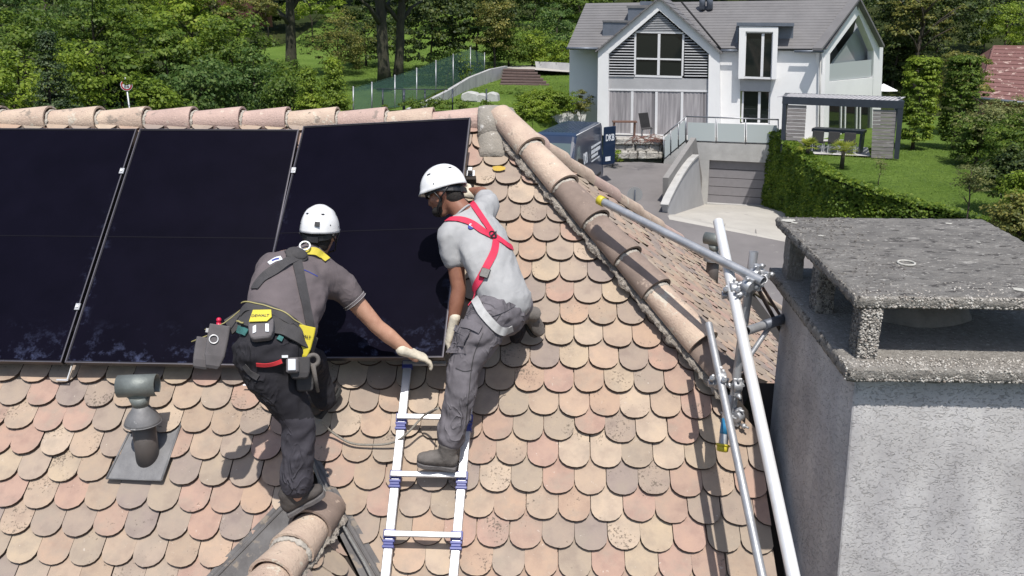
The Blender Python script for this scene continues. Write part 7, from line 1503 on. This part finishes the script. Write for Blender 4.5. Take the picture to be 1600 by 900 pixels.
# ivy covered wall beside the drive
iv = empty('ivy_wall', PZ(1210, 322, -8.7), 'retaining wall right of the garage drive completely covered in ivy', 'wall')
path = [Vector((11.25, 44.2, -5.0)), Vector((11.2, 42.5, -5.05)), Vector((11.25, 38.5, -5.3)), Vector((11.3, 35, -5.6)), Vector((11.7, 33, -5.75)), Vector((13.2, 30.8, -6.05)), Vector((15.2, 28.9, -6.4)), Vector((18, 27, -6.8)), Vector((22, 24, -7.3))]
mb = MB()
for a_, b_ in zip(path, path[1:]): d = (b_-a_); nn = Vector((d.y, -d.x, 0)).normalized(); mb.prism([a_-ZV*.12, b_-ZV*.12, Vector((b_.x, b_.y, -9.2)), Vector((a_.x, a_.y, -9.2))], -nn*.25 if nn.x < 0 else nn*.25)
mb.build('wall', M_EARTH, iv)
Pp = []; Nn_ = []; cp_ = cr(path, 10); LL_ = [0]
for a_, b_ in zip(cp_, cp_[1:]): LL_.append(LL_[-1]+(b_-a_).length)
for k in range(36000):
    s = nr.random()**1.15*LL_[-1]*.92; i = max(0, min(len(cp_)-2, int(np.searchsorted(LL_, s))-1)); a_, b_ = cp_[i], cp_[i+1]; p = a_.lerp(b_, (s-LL_[i])/max(1e-6, LL_[i+1]-LL_[i])); d = (b_-a_).normalized(); out = Vector((d.y, -d.x, 0)); out = out if out.dot(-p) > 0 else -out
    q = nr.random(); depth = (p.z+8.55) if p.y > 35 else min(p.z+8.3, 2.6); u = nr.random()
    th_ = .28+.22*noise.noise(Vector((s*.8, q*3, 0)))
    if u < .62: pos = p+out*(th_*(.6+.4*nr.random()))-ZV*(q*depth); nrm_ = np.array(out)*.35+np.array([0, -.35, .75])+nr.normal(size=3)*.4
    else: pos = p+out*(th_*(nr.random()*2.2-1.2))+ZV*(.12+.16*noise.noise(Vector((s*1.5, q*4, 2)))+.05*nr.random()); nrm_ = np.array([0, 0, .9])+np.array(out)*.4+nr.normal(size=3)*.45
    Pp.append(np.array(pos-iv.location)); Nn_.append(nrm_)
o = bpy.data.objects.new('ivy', leaf_mesh('ivy', np.array(Pp), np.array(Nn_), .125, LM['ivy'], aspect=.85)); C.objects.link(o); o.parent = iv; tag(o, kind='stuff')
# palms
def palm(px, py, D, h, label, r=.62):
    c = pd(px, py, D); b = Vector((c.x, c.y, hl_(c.x, c.y))); e = empty('palm', b, label, 'palm', 'small fan palms on the lawn'); mb = MB(); mb.tube([b, b.lerp(c, .5), c], [.10, .09, .08], 10); mb.build('trunk', M_BARKD, e); g = random.Random(int(px))
    for k in range(20):
        a = k*2.4; el = g.uniform(-.35, 1.05); d = Vector((math.cos(a)*math.cos(el), math.sin(a)*math.cos(el), math.sin(el))); s_ = d.cross(ZV).normalized(); n_ = s_.cross(d); hub = c+d*r*.45; mb = MB(); mb.tube([c, hub], .012, 5)
        for q in range(9):
            w = R(-60+15*q); f = d*math.cos(w)+s_*math.sin(w); tip = hub+f*r*.62-ZV*.10*abs(math.sin(w)); m_ = hub+f*r*.3+n_*.015; z_ = f.cross(n_).normalized()*.022; mb.add([hub, m_+z_, tip, m_-z_], [(0, 1, 2, 3)])
        mb.build('frond', LM['palm'], e, fix=False)
palm(1263, 229, 37, .8, 'left one of two fan palms in front of the pergola', .52); palm(1318, 236, 35.5, 1.0, 'right, larger one of two fan palms in front of the pergola', .66)
# grass blades on the visible lawn of the white house
gP = []; 
for k in range(30000):
    y = 26+nr.random()**1.0*18; x = wx(y)+nr.random()*18; gP.append((x, y, hl_(x, y)+.03))
gP = np.array(gP); o = bpy.data.objects.new('grass', leaf_mesh('grass', gP, nr.normal(size=(len(gP), 3))*np.array([.6, .6, .2])+np.array([0, -.3, .8]), .085, leaf_mat('grass_blade', [(0, (.11, .185, .03)), (1, (.18, .27, .055))]), aspect=.25)); C.objects.link(o); tag(o, 'short grass tufts on the lawn right of the ivy wall', 'grass', kind='stuff')
gP = []
for k in range(16000):
    y = 50+nr.random()*45; x = -14+nr.random()*17; gP.append((x*(y/60), y, T(x*(y/60), y)+.03))
gP = np.array(gP); o = bpy.data.objects.new('grass', leaf_mesh('grass', gP, nr.normal(size=(len(gP), 3))*np.array([.6, .6, .2])+np.array([0, -.3, .8]), .14, bpy.data.materials['grass_blade'], aspect=.25)); C.objects.link(o); tag(o, 'grass tufts on the sloping lawn beyond the thicket', 'grass', kind='stuff')
